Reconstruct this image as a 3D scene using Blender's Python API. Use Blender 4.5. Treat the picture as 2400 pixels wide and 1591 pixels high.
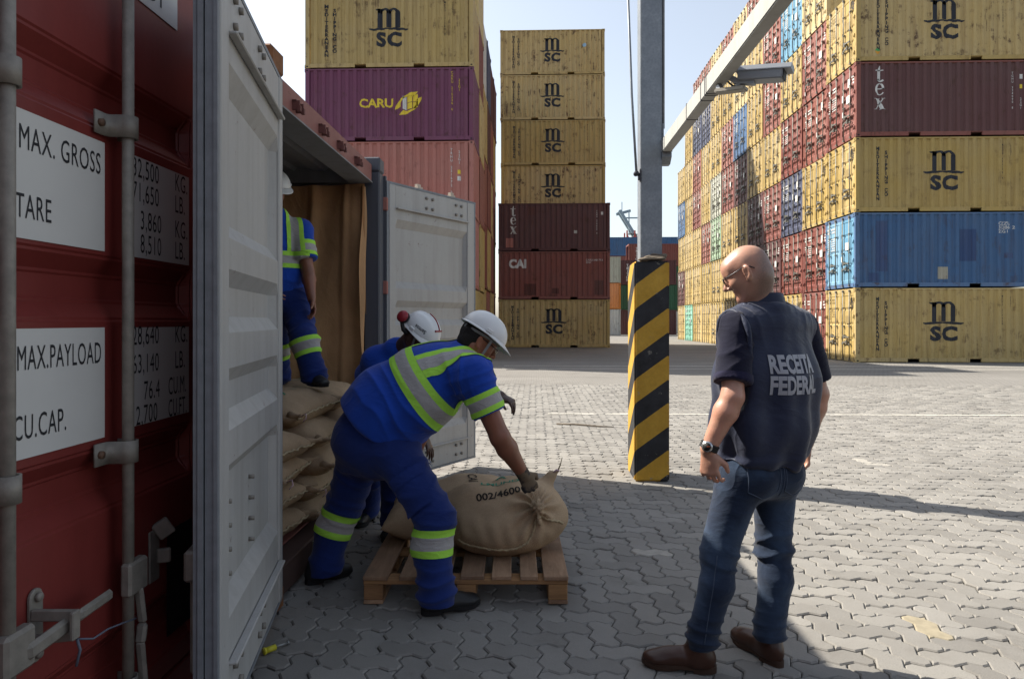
import bpy, bmesh, math, random
import numpy as np
from mathutils import Vector, Matrix, Quaternion
from mathutils.bvhtree import BVHTree
from mathutils import noise as mnoise
random.seed(7)
PI = math.pi
S = bpy.context.scene
C = S.collection
for o in list(bpy.data.objects):
    bpy.data.objects.remove(o)

# ---------------------------------------------------------------- camera, sky, sun, exposure
cam = bpy.data.cameras.new('camera')
cam.lens = 24.0; cam.sensor_width = 36.0; cam.sensor_fit = 'HORIZONTAL'
cam.shift_y = -0.0181
cam.clip_start = 0.05; cam.clip_end = 4000
camo = bpy.data.objects.new('camera', cam); C.objects.link(camo)
camo.location = (0, 0, 1.44)
camo.rotation_euler = (PI / 2, 0, math.atan(54 / 1600))
S.camera = camo

SUN_EL = math.radians(43.7)
SUN_AZ = math.radians(64.5)          # from +Y towards -X
w = bpy.data.worlds.new('World'); S.world = w; w.use_nodes = True
nt = w.node_tree; nt.nodes.clear()
sky = nt.nodes.new('ShaderNodeTexSky'); sky.sky_type = 'NISHITA'; sky.sun_disc = False
sky.sun_elevation = SUN_EL; sky.sun_rotation = 2 * PI - SUN_AZ
sky.air_density = 1.2; sky.dust_density = 1.6; sky.ozone_density = 1.0; sky.altitude = 0
bg = nt.nodes.new('ShaderNodeBackground'); bg.inputs['Strength'].default_value = 0.105
wo = nt.nodes.new('ShaderNodeOutputWorld')
hz = nt.nodes.new('ShaderNodeHueSaturation'); hz.inputs['Saturation'].default_value = 0.56
nt.links.new(sky.outputs[0], hz.inputs['Color']); nt.links.new(hz.outputs[0], bg.inputs[0]); nt.links.new(bg.outputs[0], wo.inputs[0])
sl = bpy.data.lights.new('sun', 'SUN'); sl.energy = 5.0; sl.angle = math.radians(0.55); sl.color = (1.0, 0.93, 0.82)
slo = bpy.data.objects.new('sun', sl); C.objects.link(slo)
sd = Vector((-math.sin(SUN_AZ) * math.cos(SUN_EL), math.cos(SUN_AZ) * math.cos(SUN_EL), math.sin(SUN_EL)))
slo.rotation_euler = sd.to_track_quat('Z', 'Y').to_euler(); slo.location = sd * 60
S.view_settings.view_transform = 'Standard'; S.view_settings.look = 'None'
S.view_settings.gamma = 1.0; S.view_settings.use_curve_mapping = False
S.view_settings.exposure = 1.03
S.cycles.max_bounces = 8; S.cycles.diffuse_bounces = 4; S.cycles.glossy_bounces = 3
S.cycles.transparent_max_bounces = 6

# ---------------------------------------------------------------- materials
def srgb(h):
    h = h.lstrip('#'); v = [int(h[i:i + 2], 16) / 255 for i in (0, 2, 4)]
    return tuple(((c / 12.92) if c <= 0.04045 else ((c + 0.055) / 1.055) ** 2.4) for c in v) + (1,)

class NT:
    def __init__(s, name):
        s.m = bpy.data.materials.new(name); s.m.use_nodes = True
        s.t = s.m.node_tree; s.b = s.t.nodes['Principled BSDF']
    def n(s, typ, **kw):
        x = s.t.nodes.new('ShaderNode' + typ)
        for k, v in kw.items():
            if k in x.inputs.keys() if hasattr(x.inputs, 'keys') else False: x.inputs[k].default_value = v
            else: setattr(x, k, v)
        return x
    def l(s, a, b): s.t.links.new(a, b)
    def coords(s, kind='Object', scale=(1, 1, 1), jitter=True):
        tc = s.n('TexCoord'); mp = s.n('Mapping'); mp.inputs['Scale'].default_value = scale
        src = tc.outputs[kind]
        if jitter:
            oi = s.n('ObjectInfo'); mu = s.n('Math', operation='MULTIPLY'); mu.inputs[1].default_value = 91.7
            s.l(oi.outputs['Random'], mu.inputs[0])
            ad = s.n('VectorMath', operation='ADD'); s.l(src, ad.inputs[0]); s.l(mu.outputs[0], ad.inputs[1]); src = ad.outputs[0]
        s.l(src, mp.inputs[0]); return mp.outputs[0]
    def noise(s, vec, scale, detail=4, rough=0.55, dist=0.0):
        x = s.n('TexNoise'); x.inputs['Scale'].default_value = scale; x.inputs['Detail'].default_value = detail
        x.inputs['Roughness'].default_value = rough; x.inputs['Distortion'].default_value = dist
        s.l(vec, x.inputs['Vector']); return x.outputs['Fac']
    def ramp(s, fac, a, b, lo=0.0, hi=1.0):
        x = s.n('MapRange'); x.inputs[1].default_value = a; x.inputs[2].default_value = b
        x.inputs[3].default_value = lo; x.inputs[4].default_value = hi; s.l(fac, x.inputs[0]); return x.outputs[0]
    def mix(s, fac, a, b, blend='MIX'):
        x = s.n('Mix', data_type='RGBA', blend_type=blend)
        for i, v in ((0, fac), (6, a), (7, b)):
            if hasattr(v, 'links'): s.l(v, x.inputs[i])
            else: x.inputs[i].default_value = v
        return x.outputs[2]
    def math(s, op, a, b=0.0):
        x = s.n('Math', operation=op)
        for i, v in ((0, a), (1, b)):
            if hasattr(v, 'links'): s.l(v, x.inputs[i])
            else: x.inputs[i].default_value = v
        return x.outputs[0]
    def bump(s, h, strength=0.3, dist=0.01, normal=None):
        x = s.n('Bump'); x.inputs['Strength'].default_value = strength; x.inputs['Distance'].default_value = dist
        s.l(h, x.inputs['Height'])
        if normal is not None: s.l(normal, x.inputs['Normal'])
        s.l(x.outputs[0], s.b.inputs['Normal']); return x.outputs[0]
    def col(s, c):
        if hasattr(c, 'links'): s.l(c, s.b.inputs['Base Color'])
        else: s.b.inputs['Base Color'].default_value = c
    def set(s, rough=0.6, metal=0.0, spec=0.4):
        s.b.inputs['Roughness'].default_value = rough; s.b.inputs['Metallic'].default_value = metal
        s.b.inputs['Specular IOR Level'].default_value = spec; return s

def scale_c(c, k): return (c[0] * k, c[1] * k, c[2] * k, 1)

def simple(name, c, rough=0.6, metal=0.0, var=0.12, scale=12, bump=0.0, spec=0.35):
    t = NT(name); v = t.coords(); nz = t.noise(v, scale, 5)
    t.col(t.mix(t.ramp(nz, 0.25, 0.75), scale_c(c, 1 - var), scale_c(c, 1 + var)))
    t.set(rough, metal, spec)
    if bump: t.bump(t.noise(v, scale * 6, 3), bump, 0.004)
    return t.m

RUST = srgb('#5a3a26'); RUSTD = srgb('#33231b')
def paint(name, c, rust=0.5, fade=0.25, rough=0.55):
    """weathered container paint: faded patches, rust blooms, vertical rust runs"""
    t = NT(name)
    v = t.coords(); vs = t.coords(scale=(6.0, 6.0, 0.45))
    oi = t.n('ObjectInfo')
    big = t.noise(v, 0.7, 4); fine = t.noise(v, 9, 6, 0.6)
    g = (c[0] + c[1] + c[2]) / 3
    faded = (c[0] * 0.72 + g * 0.30 + 0.015, c[1] * 0.72 + g * 0.30 + 0.015, c[2] * 0.72 + g * 0.28 + 0.013, 1)
    base = t.mix(t.ramp(big, 0.35, 0.7, 0, fade * 2), c, faded)
    base = t.mix(t.ramp(fine, 0.3, 0.8, 0, 0.22), base, scale_c(c, 0.6))
    streak = t.noise(vs, 1.0, 5, 0.6)
    base = t.mix(t.ramp(streak, 0.52, 0.78, 0, 0.35), base, scale_c(RUST, 0.9))
    r1 = t.noise(v, 2.3, 8, 0.72); r2 = t.noise(vs, 1.6, 6, 0.7)
    rm = t.math('MULTIPLY', t.ramp(r1, 0.60 - rust * 0.09, 0.66 - rust * 0.05, 0, 1), t.ramp(r2, 0.44, 0.54, 0, 1))
    speck = t.ramp(t.noise(v, 24, 4, 0.7), 0.70 - rust * 0.03, 0.76, 0, 0.8)
    rm = t.math('MAXIMUM', rm, t.math('MULTIPLY', speck, t.ramp(big, 0.4, 0.6)))
    age = t.ramp(oi.outputs['Random'], 0, 1, 0.30, 1.0); rm = t.math('MULTIPLY', rm, age); base = t.mix(t.math('MULTIPLY', rm, min(1, 0.5 + rust * 0.6)), base, t.mix(fine, RUST, RUSTD))
    drip = t.math('MULTIPLY', t.ramp(t.noise(t.coords(scale=(9.0, 9.0, 0.55)), 1.7, 4, 0.6), 0.60, 0.68, 0, 1), t.ramp(t.noise(v, 1.1, 4, 0.6), 0.50, 0.62, 0, 1))
    base = t.mix(t.math('MULTIPLY', t.math('MULTIPLY', drip, age), 0.35 + 0.45 * rust), base, RUSTD)
    hs = t.n('HueSaturation'); t.l(base, hs.inputs['Color'])
    t.l(t.ramp(oi.outputs['Random'], 0, 1, 0.86, 1.1), hs.inputs['Value'])
    t.l(t.ramp(oi.outputs['Random'], 0, 1, 1.06, 0.9), hs.inputs['Saturation'])
    t.col(hs.outputs[0]); t.set(rough, 0, 0.25)
    t.bump(t.math('ADD', t.math('MULTIPLY', fine, 0.4), rm), 0.25, 0.004)
    return t.m

YEL = paint('container_yellow', srgb('#b39a60'), 0.8)
YELP = paint('container_pale_yellow', srgb('#c2ad7b'), 0.45)
RED = paint('container_red', srgb('#8c564b'), 0.45)
REDB = paint('container_brick_red', srgb('#804a42'), 0.6)
MAR = paint('container_maroon', srgb('#5c3a3a'), 0.5)
PUR = paint('container_purple', srgb('#6e3856'), 0.35)
PINK = paint('container_pink', srgb('#ad7066'), 0.35)
BLU = paint('container_blue', srgb('#48688f'), 0.7)
LBLU = paint('container_light_blue', srgb('#6d9dba'), 0.3)
NAVY = paint('container_navy', srgb('#494f66'), 0.3)
GRN = paint('container_green', srgb('#8ba287'), 0.3)
TEAL = paint('container_teal', srgb('#6fae98'), 0.3)
GRY = paint('container_grey', srgb('#a7a99c'), 0.3)
WHT = paint('container_white', srgb('#b9b9b4'), 0.5)
ORG = paint('container_orange', srgb('#c2762e'), 0.3)
DGRN = paint('container_dark_green', srgb('#2f5a41'), 0.3)
RUSTY = paint('rusty_frame_steel', srgb('#6a5040'), 1.0)
GALV = simple('galvanised_steel', srgb('#8d8f8f'), 0.5, 0.55, 0.15, 20)
GALVD = simple('dull_galvanised_rod', srgb('#858078'), 0.6, 0.25, 0.2, 30, 0.15)
INK = simple('dark_lettering', srgb('#23262f'), 0.6, 0, 0.15, 8)
WINK = simple('white_lettering', srgb('#c9c9c6'), 0.6, 0, 0.12, 8)
YINK = simple('yellow_lettering', srgb('#d9c03c'), 0.6, 0, 0.1, 8)
BLACK = simple('black_rubber', srgb('#1b1b1c'), 0.65, 0, 0.15, 20)
DARK = simple('dark_steel', srgb('#3a3c42'), 0.55, 0.2, 0.15, 12)

# ---------------------------------------------------------------- mesh helpers
class MB:
    """collects geometry; build() links it as ONE mesh object"""
    def __init__(s): s.v = []; s.f = []; s.mi = []; s.cur = 0; s.sm = []
    def add(s, vs, fs, smooth=False):
        o = len(s.v); s.v += [tuple(p) for p in vs]
        for f in fs: s.f.append([i + o for i in f]); s.mi.append(s.cur); s.sm.append(smooth)
        return s
    def box(s, a, b):
        x0, y0, z0 = a; x1, y1, z1 = b
        vs = [(x0, y0, z0), (x1, y0, z0), (x1, y1, z0), (x0, y1, z0), (x0, y0, z1), (x1, y0, z1), (x1, y1, z1), (x0, y1, z1)]
        return s.add(vs, [(0, 3, 2, 1), (4, 5, 6, 7), (0, 1, 5, 4), (1, 2, 6, 5), (2, 3, 7, 6), (3, 0, 4, 7)])
    def obox(s, c, ax, ay, az, hx, hy, hz):
        c = Vector(c); ax = Vector(ax).normalized() * hx; ay = Vector(ay).normalized() * hy; az = Vector(az).normalized() * hz
        vs = [c - ax - ay - az, c + ax - ay - az, c + ax + ay - az, c - ax + ay - az, c - ax - ay + az, c + ax - ay + az, c + ax + ay + az, c - ax + ay + az]
        return s.add(vs, [(0, 3, 2, 1), (4, 5, 6, 7), (0, 1, 5, 4), (1, 2, 6, 5), (2, 3, 7, 6), (3, 0, 4, 7)])
    def bar(s, a, b, w, h=None, up=(0, 0, 1)):
        a = Vector(a); b = Vector(b); d = b - a; h = h or w
        u = Vector(up)
        if abs(d.normalized().dot(u)) > 0.98: u = Vector((0, 1, 0))
        sx = d.cross(u).normalized(); sy = sx.cross(d).normalized()
        return s.obox((a + b) / 2, d, sx, sy, d.length / 2, w / 2, h / 2)
    def tube(s, pts, r, n=8, cap=True, smooth=True, closed=False):
        pts = [Vector(p) for p in pts]; m = len(pts)
        rr = r if isinstance(r, (list, tuple)) else [r] * m
        ref = None; vs = []
        for i, p in enumerate(pts):
            if closed: d = pts[(i + 1) % m] - pts[i - 1]
            else: d = pts[min(i + 1, m - 1)] - pts[max(i - 1, 0)]
            d.normalize()
            if ref is None: ref = Vector((0, 0, 1)) if abs(d.z) < 0.9 else Vector((1, 0, 0))
            u = (ref - d * ref.dot(d)).normalized(); ref = u; v2 = d.cross(u)
            for k in range(n):
                a = 2 * PI * k / n; vs.append(p + (u * math.cos(a) + v2 * math.sin(a)) * rr[i])
        fs = []
        for i in range(m if closed else m - 1):
            j = (i + 1) % m
            for k in range(n): fs.append((i * n + k, i * n + (k + 1) % n, j * n + (k + 1) % n, j * n + k))
        if cap and not closed: fs += [tuple(range(n))[::-1], tuple((m - 1) * n + k for k in range(n))]
        return s.add(vs, fs, smooth)
    def cyl(s, a, b, r, n=10, r2=None): return s.tube([a, b], [r, r if r2 is None else r2], n)
    def prism(s, poly, a, b, M=None):
        """2-D polygon extruded from depth a to b along local z, then mapped by M"""
        n = len(poly); vs = [Vector((x, y, a)) for x, y in poly] + [Vector((x, y, b)) for x, y in poly]
        if M is not None: vs = [M @ p for p in vs]
        fs = [tuple(range(n))[::-1], tuple(range(n, 2 * n))] + [(i, (i + 1) % n, n + (i + 1) % n, n + i) for i in range(n)]
        return s.add(vs, fs)
    def grid(s, nu, nv, fn, smooth=True, closed_u=False):
        vs = [fn(i / (nu if closed_u else nu - 1), j / (nv - 1)) for j in range(nv) for i in range(nu)]
        fs = []
        for j in range(nv - 1):
            for i in range(nu if closed_u else nu - 1):
                k = (i + 1) % nu; fs.append((j * nu + i, j * nu + k, (j + 1) * nu + k, (j + 1) * nu + i))
        return s.add(vs, fs, smooth)
    def sphere(s, c, r, nu=14, nv=9):
        c = Vector(c); r = r if hasattr(r, '__len__') else (r, r, r)
        return s.grid(nu, nv, lambda u, v: c + Vector((r[0] * math.cos(2 * PI * u) * math.sin(PI * v), r[1] * math.sin(2 * PI * u) * math.sin(PI * v), -r[2] * math.cos(PI * v))), closed_u=True)
    def mesh(s, name):
        me = bpy.data.meshes.new(name); me.from_pydata(s.v, [], s.f)
        me.polygons.foreach_set('material_index', s.mi); me.polygons.foreach_set('use_smooth', s.sm)
        me.update(); return me
    def build(s, name, mats, parent=None, loc=(0, 0, 0), recalc=False):
        me = s.mesh(name)
        if recalc: fixn(me)
        return obj(name, me, mats, parent, loc)

def fixn(me):
    bm = bmesh.new(); bm.from_mesh(me); bmesh.ops.recalc_face_normals(bm, faces=bm.faces); bm.to_mesh(me); bm.free()

def obj(name, me, mats=None, parent=None, loc=(0, 0, 0), rot=(0, 0, 0), own=False):
    """one mesh object; own=True keeps the material on the object so that the mesh can be shared"""
    o = bpy.data.objects.new(name, me); C.objects.link(o); o.location = loc; o.rotation_euler = rot
    if parent is not None: o.parent = parent
    if mats is not None:
        mats = mats if isinstance(mats, (list, tuple)) else [mats]
        if own:
            while len(me.materials) < len(mats): me.materials.append(None)
            for i, m in enumerate(mats): o.material_slots[i].link = 'OBJECT'; o.material_slots[i].material = m
        else:
            if len(me.materials) == 0:
                for m in mats: me.materials.append(m)
    return o

def tag(o, label=None, cat=None, group=None, kind=None):
    if label: o['label'] = label
    if cat: o['category'] = cat
    if group: o['group'] = group
    if kind: o['kind'] = kind
    return o
def empty(name, loc=(0, 0, 0), rz=0):
    o = bpy.data.objects.new(name, None); C.objects.link(o); o.location = loc; o.rotation_euler = (0, 0, rz); o.empty_display_size = 0.2
    return o

def bevel(me, w, seg=1, ang=0.6):
    bm = bmesh.new(); bm.from_mesh(me); bmesh.ops.remove_doubles(bm, verts=bm.verts, dist=1e-5)
    es = [e for e in bm.edges if len(e.link_faces) == 2 and e.calc_face_angle(0) > ang]
    bmesh.ops.bevel(bm, geom=es, offset=w, segments=seg, affect='EDGES', clamp_overlap=True)
    bm.to_mesh(me); bm.free(); return me

# ---------------------------------------------------------------- lettering
_tc = {}
def text_mesh(s, size=1.0, bold=0.0, xs=1.0, spacing=1.0, line=1.0, align='LEFT'):
    key = (s, size, bold, xs, spacing, line, align)
    if key in _tc: return _tc[key]
    cu = bpy.data.curves.new('lettering', 'FONT'); cu.body = s; cu.size = size; cu.offset = bold; cu.fill_mode = 'FRONT'
    cu.space_character = spacing; cu.space_line = line; cu.align_x = align; cu.align_y = 'CENTER'; cu.resolution_u = 3
    o = bpy.data.objects.new('lettering', cu); C.objects.link(o)
    dg = bpy.context.evaluated_depsgraph_get()
    me = bpy.data.meshes.new_from_object(o.evaluated_get(dg)); me.name = 'lettering'
    bpy.data.objects.remove(o); bpy.data.curves.remove(cu)
    me.materials.clear()
    if xs != 1.0:
        for v in me.vertices: v.co.x *= xs
    _tc[key] = me; return me

def mesh_bounds(me):
    a = np.empty(len(me.vertices) * 3); me.vertices.foreach_get('co', a); a = a.reshape(-1, 3); return a.min(0), a.max(0)

def bisected(bm, axis, cuts):
    no = [0, 0, 0]; no[axis] = 1
    for c in cuts:
        co = [0, 0, 0]; co[axis] = c
        bmesh.ops.bisect_plane(bm, geom=bm.verts[:] + bm.edges[:] + bm.faces[:], plane_co=co, plane_no=no, dist=1e-5)

def flat_marks(parts):
    """joins text meshes / polygons given as (mesh-or-polygon, dx, dy, scale) in one flat xy mesh"""
    mb = MB()
    for p, dx, dy, k in parts:
        if isinstance(p, list):
            mb.add([(x * k + dx, y * k + dy, 0) for x, y in p], [tuple(range(len(p)))])
        else:
            mb.add([(v.co.x * k + dx, v.co.y * k + dy, 0) for v in p.vertices], [tuple(f.vertices) for f in p.polygons])
    return mb.mesh('lettering')
# ---------------------------------------------------------------- shipping containers (20 ft), local x = length, y = width, z = height
CL, CW, CH = 6.058, 2.438, 2.591
PITCH = 2.612
X0 = 0.19; NCOR = 20; CP = (CL - 2 * X0) / NCOR
def corr_breaks(L=CL):
    n = round((L - 2 * X0) / CP); xs = []
    for i in range(n):
        b = X0 + i * CP
        xs += [(b, 0.058), (b + CP * 0.36, 0.058), (b + CP * 0.5, 0.012), (b + CP * 0.86, 0.012)]
    xs.append((X0 + n * CP, 0.058)); return xs
def corr(x, br=corr_breaks()):
    if x <= br[0][0] or x >= br[-1][0]: return 0.058
    t = ((x - X0) / CP) % 1.0
    if t < 0.36: return 0.058
    if t < 0.5: return 0.058 - 0.046 * (t - 0.36) / 0.14
    if t < 0.86: return 0.012
    return 0.012 + 0.046 * (t - 0.86) / 0.14

_cm = {}
def cmeshes(L=CL, H=CH):
    key = (L, H)
    if key in _cm: return _cm[key]
    br = corr_breaks(L)
    d = {}
    # corrugated walls + roof + floor pan
    def wall(yf):
        b = MB(); vs = []
        for x, y in br: vs += [(x, yf(y), 0.15), (x, yf(y), H - 0.06)]
        b.add(vs, [(2 * i, 2 * i + 2, 2 * i + 3, 2 * i + 1) for i in range(len(br) - 1)]); return b
    d['side'] = wall(lambda y: y).mesh('side_wall')
    b = wall(lambda y: CW - y)
    b.f = [f[::-1] for f in b.f]
    rw = MB()
    for i in range(15):
        y = 0.14 + i * 0.144; rw_y = [(y, CL * 0 + L - 0.05), (y + 0.036, L - 0.05), (y + 0.072, L - 0.016), (y + 0.108, L - 0.016)]
        for j, (yy, xx) in enumerate(rw_y):
            y2, x2 = rw_y[j + 1] if j < 3 else (y + 0.144, L - 0.05)
            rw.add([(xx, yy, 0.15), (x2, y2, 0.15), (x2, y2, H - 0.06), (xx, yy, H - 0.06)], [(0, 1, 2, 3)])
    b.add(rw.v, rw.f)
    b.box((0.06, 0.03, H - 0.05), (L - 0.06, CW - 0.03, H - 0.025)); b.box((0.06, 0.05, 0.12), (L - 0.06, CW - 0.05, 0.15))
    d['body'] = b.mesh('body')
    # frame: posts, rails, castings
    f = MB()
    for y0, y1 in ((0.0, 0.13), (CW - 0.13, CW)):
        f.box((0.02, y0 + 0.004, 0.118), (0.17, y1 - 0.004, H - 0.118)); f.box((L - 0.17, y0 + 0.004, 0.118), (L - 0.02, y1 - 0.004, H - 0.118))
        f.box((0.178, y0 + 0.008, H - 0.062), (L - 0.178, y0 + 0.068 if y0 < 1 else y1 - 0.008, H - 0.012))
        ya, yb = (0.008, 0.06) if y0 < 1 else (CW - 0.06, CW - 0.008)
        segs = [0.178, L * 0.297, L * 0.364, L * 0.645, L * 0.71, L - 0.178]
        for k in range(5):
            if k % 2 == 0: f.box((segs[k], ya, 0.02), (segs[k + 1], yb, 0.158))
            else: f.box((segs[k], ya + 0.003, 0.135), (segs[k + 1], yb - 0.003, 0.155))
    f.box((0.025, 0.162, H - 0.15), (0.12, CW - 0.162, H - 0.016)); f.box((0.02, 0.162, 0.02), (0.14, CW - 0.162, 0.145))
    f.box((L - 0.12, 0.162, H - 0.14), (L - 0.02, CW - 0.162, H - 0.016)); f.box((L - 0.12, 0.162, 0.02), (L - 0.02, CW - 0.162, 0.155))
    for x0, x1 in ((0.0, 0.178), (L - 0.178, L)):
        for y0, y1 in ((0.0, 0.162), (CW - 0.162, CW)):
            for z0, z1 in ((0.0, 0.118), (H - 0.118, H)): f.box((x0, y0, z0), (x1, y1, z1))
    # dark oval apertures of the castings
    f.cur = 1
    for x in (0.089, L - 0.089):
        for z in (0.06, H - 0.06):
            f.box((x - 0.032, -0.003, z - 0.022), (x + 0.032, 0.004, z + 0.022))
    for y in (0.081, CW - 0.081):
        for z in (0.06, H - 0.06): f.box((-0.003, y - 0.022, z - 0.034), (0.004, y + 0.022, z + 0.034))
    # twist locks under the castings
    for x in (0.089, L - 0.089):
        for y in (0.081, CW - 0.081): f.box((x - 0.05, y - 0.05, -0.021), (x + 0.05, y + 0.05, -0.0005))
    d['frame'] = f.mesh('frame')
    # doors, two kinds of pressing
    def door(y0, y1, kind):
        m = MB(); zs = [(0.152, 0.03), (0.25, 0.03)]
        n, dep = (4, 0.038) if kind == 'A' else (6, 0.05)
        a0, a1 = 0.25, H - 0.25
        step = (a1 - a0) / n
        for i in range(n):
            z = a0 + i * step
            if kind == 'A':
                zs += [(z + 0.02, 0.03 + dep), (z + 0.05, 0.03 + dep), (z + 0.11, 0.045)] if i else [(z + 0.04, 0.045)]
                zs += [(z + step - 0.02, 0.045)]
            else:
                zs += [(z + step * 0.2, 0.03 + dep), (z + step * 0.5, 0.03 + dep), (z + step * 0.7, 0.03)]
        zs += [(a1, 0.03), (H - 0.155, 0.03)]
        ya, yb = y0 + 0.07, y1 - 0.07
        vs = []
        for z, x in zs:
            vs += [(0.03, y0, z), (0.03, ya, z), (x, ya + 0.012, z), (x, yb - 0.012, z), (0.03, yb, z), (0.03, y1, z)]
        m.add(vs, [(6 * i + k, 6 * i + 6 + k, 6 * i + 7 + k, 6 * i + 1 + k) for i in range(len(zs) - 1) for k in range(5)])
        m.box((0.034, y0, 0.152), (0.085, y0 + 0.02, H - 0.155)); m.box((0.034, y1 - 0.02, 0.152), (0.085, y1, H - 0.155))
        return m.mesh('door')
    for kind in 'AB':
        d['doorL' + kind] = door(0.135, CW / 2 - 0.006, kind); d['doorR' + kind] = door(CW / 2 + 0.006, CW - 0.135, kind)
    for i, y in enumerate((0.42, 0.93, 1.508, 2.018)):
        r = MB(); r.cyl((-0.012, y, 0.05), (-0.012, y, H - 0.045), 0.02, 6)
        for z in (0.07, H - 0.09): r.box((-0.04, y - 0.035, z - 0.03), (0.022, y + 0.035, z + 0.03))
        for z in (0.62, 1.25, 1.9): r.box((-0.035, y - 0.045, z - 0.022), (0.028, y + 0.045, z + 0.022))
        d['rod%d' % i] = r.mesh('lock_rod')
    for i, (ya, yb, z) in enumerate(((0.42, 0.80, 0.86), (0.93, 0.6, 0.66), (1.508, 1.82, 0.86), (2.018, 1.7, 0.66))):
        r = MB(); r.bar((-0.03, ya, z), (-0.045, yb, z + 0.03), 0.03, 0.045); r.box((-0.05, yb - 0.03, z - 0.05), (0.02, yb + 0.04, z + 0.09))
        d['handle%d' % i] = r.mesh('lock_handle')
    for i, y in enumerate((0.125, CW - 0.125)):
        for j, z in enumerate((0.35, 0.95, 1.6, 2.2)):
            r = MB(); r.box((-0.012, y - 0.03, z - 0.05), (0.035, y + 0.03, z + 0.05)); r.cyl((-0.012, y, z - 0.07), (-0.012, y, z + 0.07), 0.018, 6)
            d['hinge%d%d' % (i, j)] = r.mesh('hinge')
    _cm[key] = d; return d

# --- marks on the side walls, draped over the corrugation
_sm = {}
def drape(key, flat):
    if key in _sm: return _sm[key]
    bm = bmesh.new(); bm.from_mesh(flat)
    xs = [v.co.x for v in bm.verts]; a, b = min(xs), max(xs)
    return bm, a, b
def side_mark(key, flat, x, z):
    """flat lettering laid on the side wall at (x, z); the mesh is cut at the folds so it follows the steel"""
    kk = (key, round(x, 3), round(z, 3))
    if kk in _sm: return _sm[kk]
    bm = bmesh.new(); bm.from_mesh(flat)
    for v in bm.verts: v.co = Vector((v.co.x + x, 0, v.co.y + z))
    xs = [v.co.x for v in bm.verts]; a, b = min(xs), max(xs)
    bisected(bm, 0, [bx for bx, _ in corr_breaks(12.2) if a < bx < b])
    for v in bm.verts: v.co.y = corr(v.co.x) - 0.005
    bmesh.ops.recalc_face_normals(bm, faces=bm.faces)
    me = bpy.data.meshes.new('lettering'); bm.to_mesh(me); bm.free(); _sm[kk] = me; return me

def vtext(s, size, bold=0.02, xs=1.0, line=0.86): return text_mesh('\n'.join(s), size, bold, xs, 1.0, line, 'CENTER')

def arc(cx, cy, r, a0, a1, n, ry=None): return [(cx + r * math.cos(math.radians(a0 + (a1 - a0) * i / n)), cy + (ry or r) * math.sin(math.radians(a0 + (a1 - a0) * i / n))) for i in range(n + 1)]
def ring_poly(cx, cy, ro, ri, a0, a1, n=14, ryo=None, ryi=None):
    return arc(cx, cy, ro, a0, a1, n, ryo) + arc(cx, cy, ri, a1, a0, n, ryi)

def logo_m():
    """the tall m on its wavy foot line above the two smaller capitals (unit = 1 m tall m)"""
    P = []
    for x in (0.0, 0.44, 0.88): P.append([(x, 0.0), (x + 0.24, 0.0), (x + 0.24, 0.72 if x else 0.92), (x, 0.72 if x else 0.92)])
    P.append([(-0.12, 0.92), (0.24, 0.92), (0.24, 0.80), (-0.04, 0.83)])
    for cx in (0.44, 0.88):
        P.append(ring_poly(cx - 0.10, 0.70, 0.34, 0.12, 0, 180, 12, 0.26, 0.16) if cx < 0.5 else ring_poly(cx - 0.10, 0.70, 0.34, 0.12, 0, 180, 12, 0.26, 0.16))
    low = [(-0.42, -0.10), (-0.30, -0.15), (0.1, -0.13), (0.5, -0.08), (0.9, -0.13), (1.4, -0.15), (1.52, -0.10)]
    up = [(1.52, -0.05), (1.40, -0.05), (0.95, 0.0), (0.5, -0.02), (0.1, 0.0), (-0.28, -0.05), (-0.42, -0.05)]
    P.append(low + up)
    return [(p, 0, 0, 1.0) for p in P] + [(text_mesh('SC', 0.92, 0.045, 1.12, 1.12), -0.06, -0.62, 1.0)]
LOGO_M = None
def logo_tex():
    P = []
    def t(oy):
        P.append([(0.16, oy + 0.12), (0.34, oy + 0.05), (0.34, oy + 0.98), (0.30, oy + 0.98), (0.16, oy + 0.70)])
        P.append([(0.02, oy + 0.66), (0.50, oy + 0.66), (0.50, oy + 0.72), (0.02, oy + 0.72)])
        P.append(ring_poly(0.36, oy + 0.17, 0.20, 0.09, 180, 330, 10))
    def e(oy):
        P.append(ring_poly(0.3, oy + 0.36, 0.30, 0.13, 100, 262, 14, 0.37, 0.32)); P.append(ring_poly(0.3, oy + 0.36, 0.26, 0.12, 0, 101, 8, 0.37, 0.33))
        P.append([(0.16, oy + 0.36), (0.56, oy + 0.36), (0.56, oy + 0.42), (0.16, oy + 0.42)])
        P.append(ring_poly(0.3, oy + 0.36, 0.28, 0.20, 261, 322, 8, 0.37, 0.31))
    def x(oy):
        P.append([(0.02, oy + 0.70), (0.24, oy + 0.70), (0.58, oy + 0.0), (0.36, oy + 0.0)])
        P.append([(0.02, oy + 0.0), (0.09, oy + 0.0), (0.54, oy + 0.70), (0.47, oy + 0.70)])
        for a, b, y in ((-0.04, 0.16, 0.0), (0.30, 0.64, 0.0), (-0.04, 0.30, 0.67), (0.40, 0.62, 0.67)): P.append([(a, oy + y), (b, oy + y), (b, oy + y + 0.03), (a, oy + y + 0.03)])
    t(1.75); e(0.92); x(0.02)
    return [(p, 0, 0, 1.0) for p in P]

def text_at(s, size, **k): return [(text_mesh(s, size, **k), 0, 0, 1.0)]

_fl = {}
def flat(key, fn):
    if key not in _fl: _fl[key] = flat_marks(fn())
    return _fl[key]

def mark(parent, key, fn, x, z, mat, name='lettering', label=None):
    o = obj(name, side_mark(key, flat(key, fn), x, z), [mat], parent, own=True)
    if label: o['label'] = label
    return o

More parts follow.
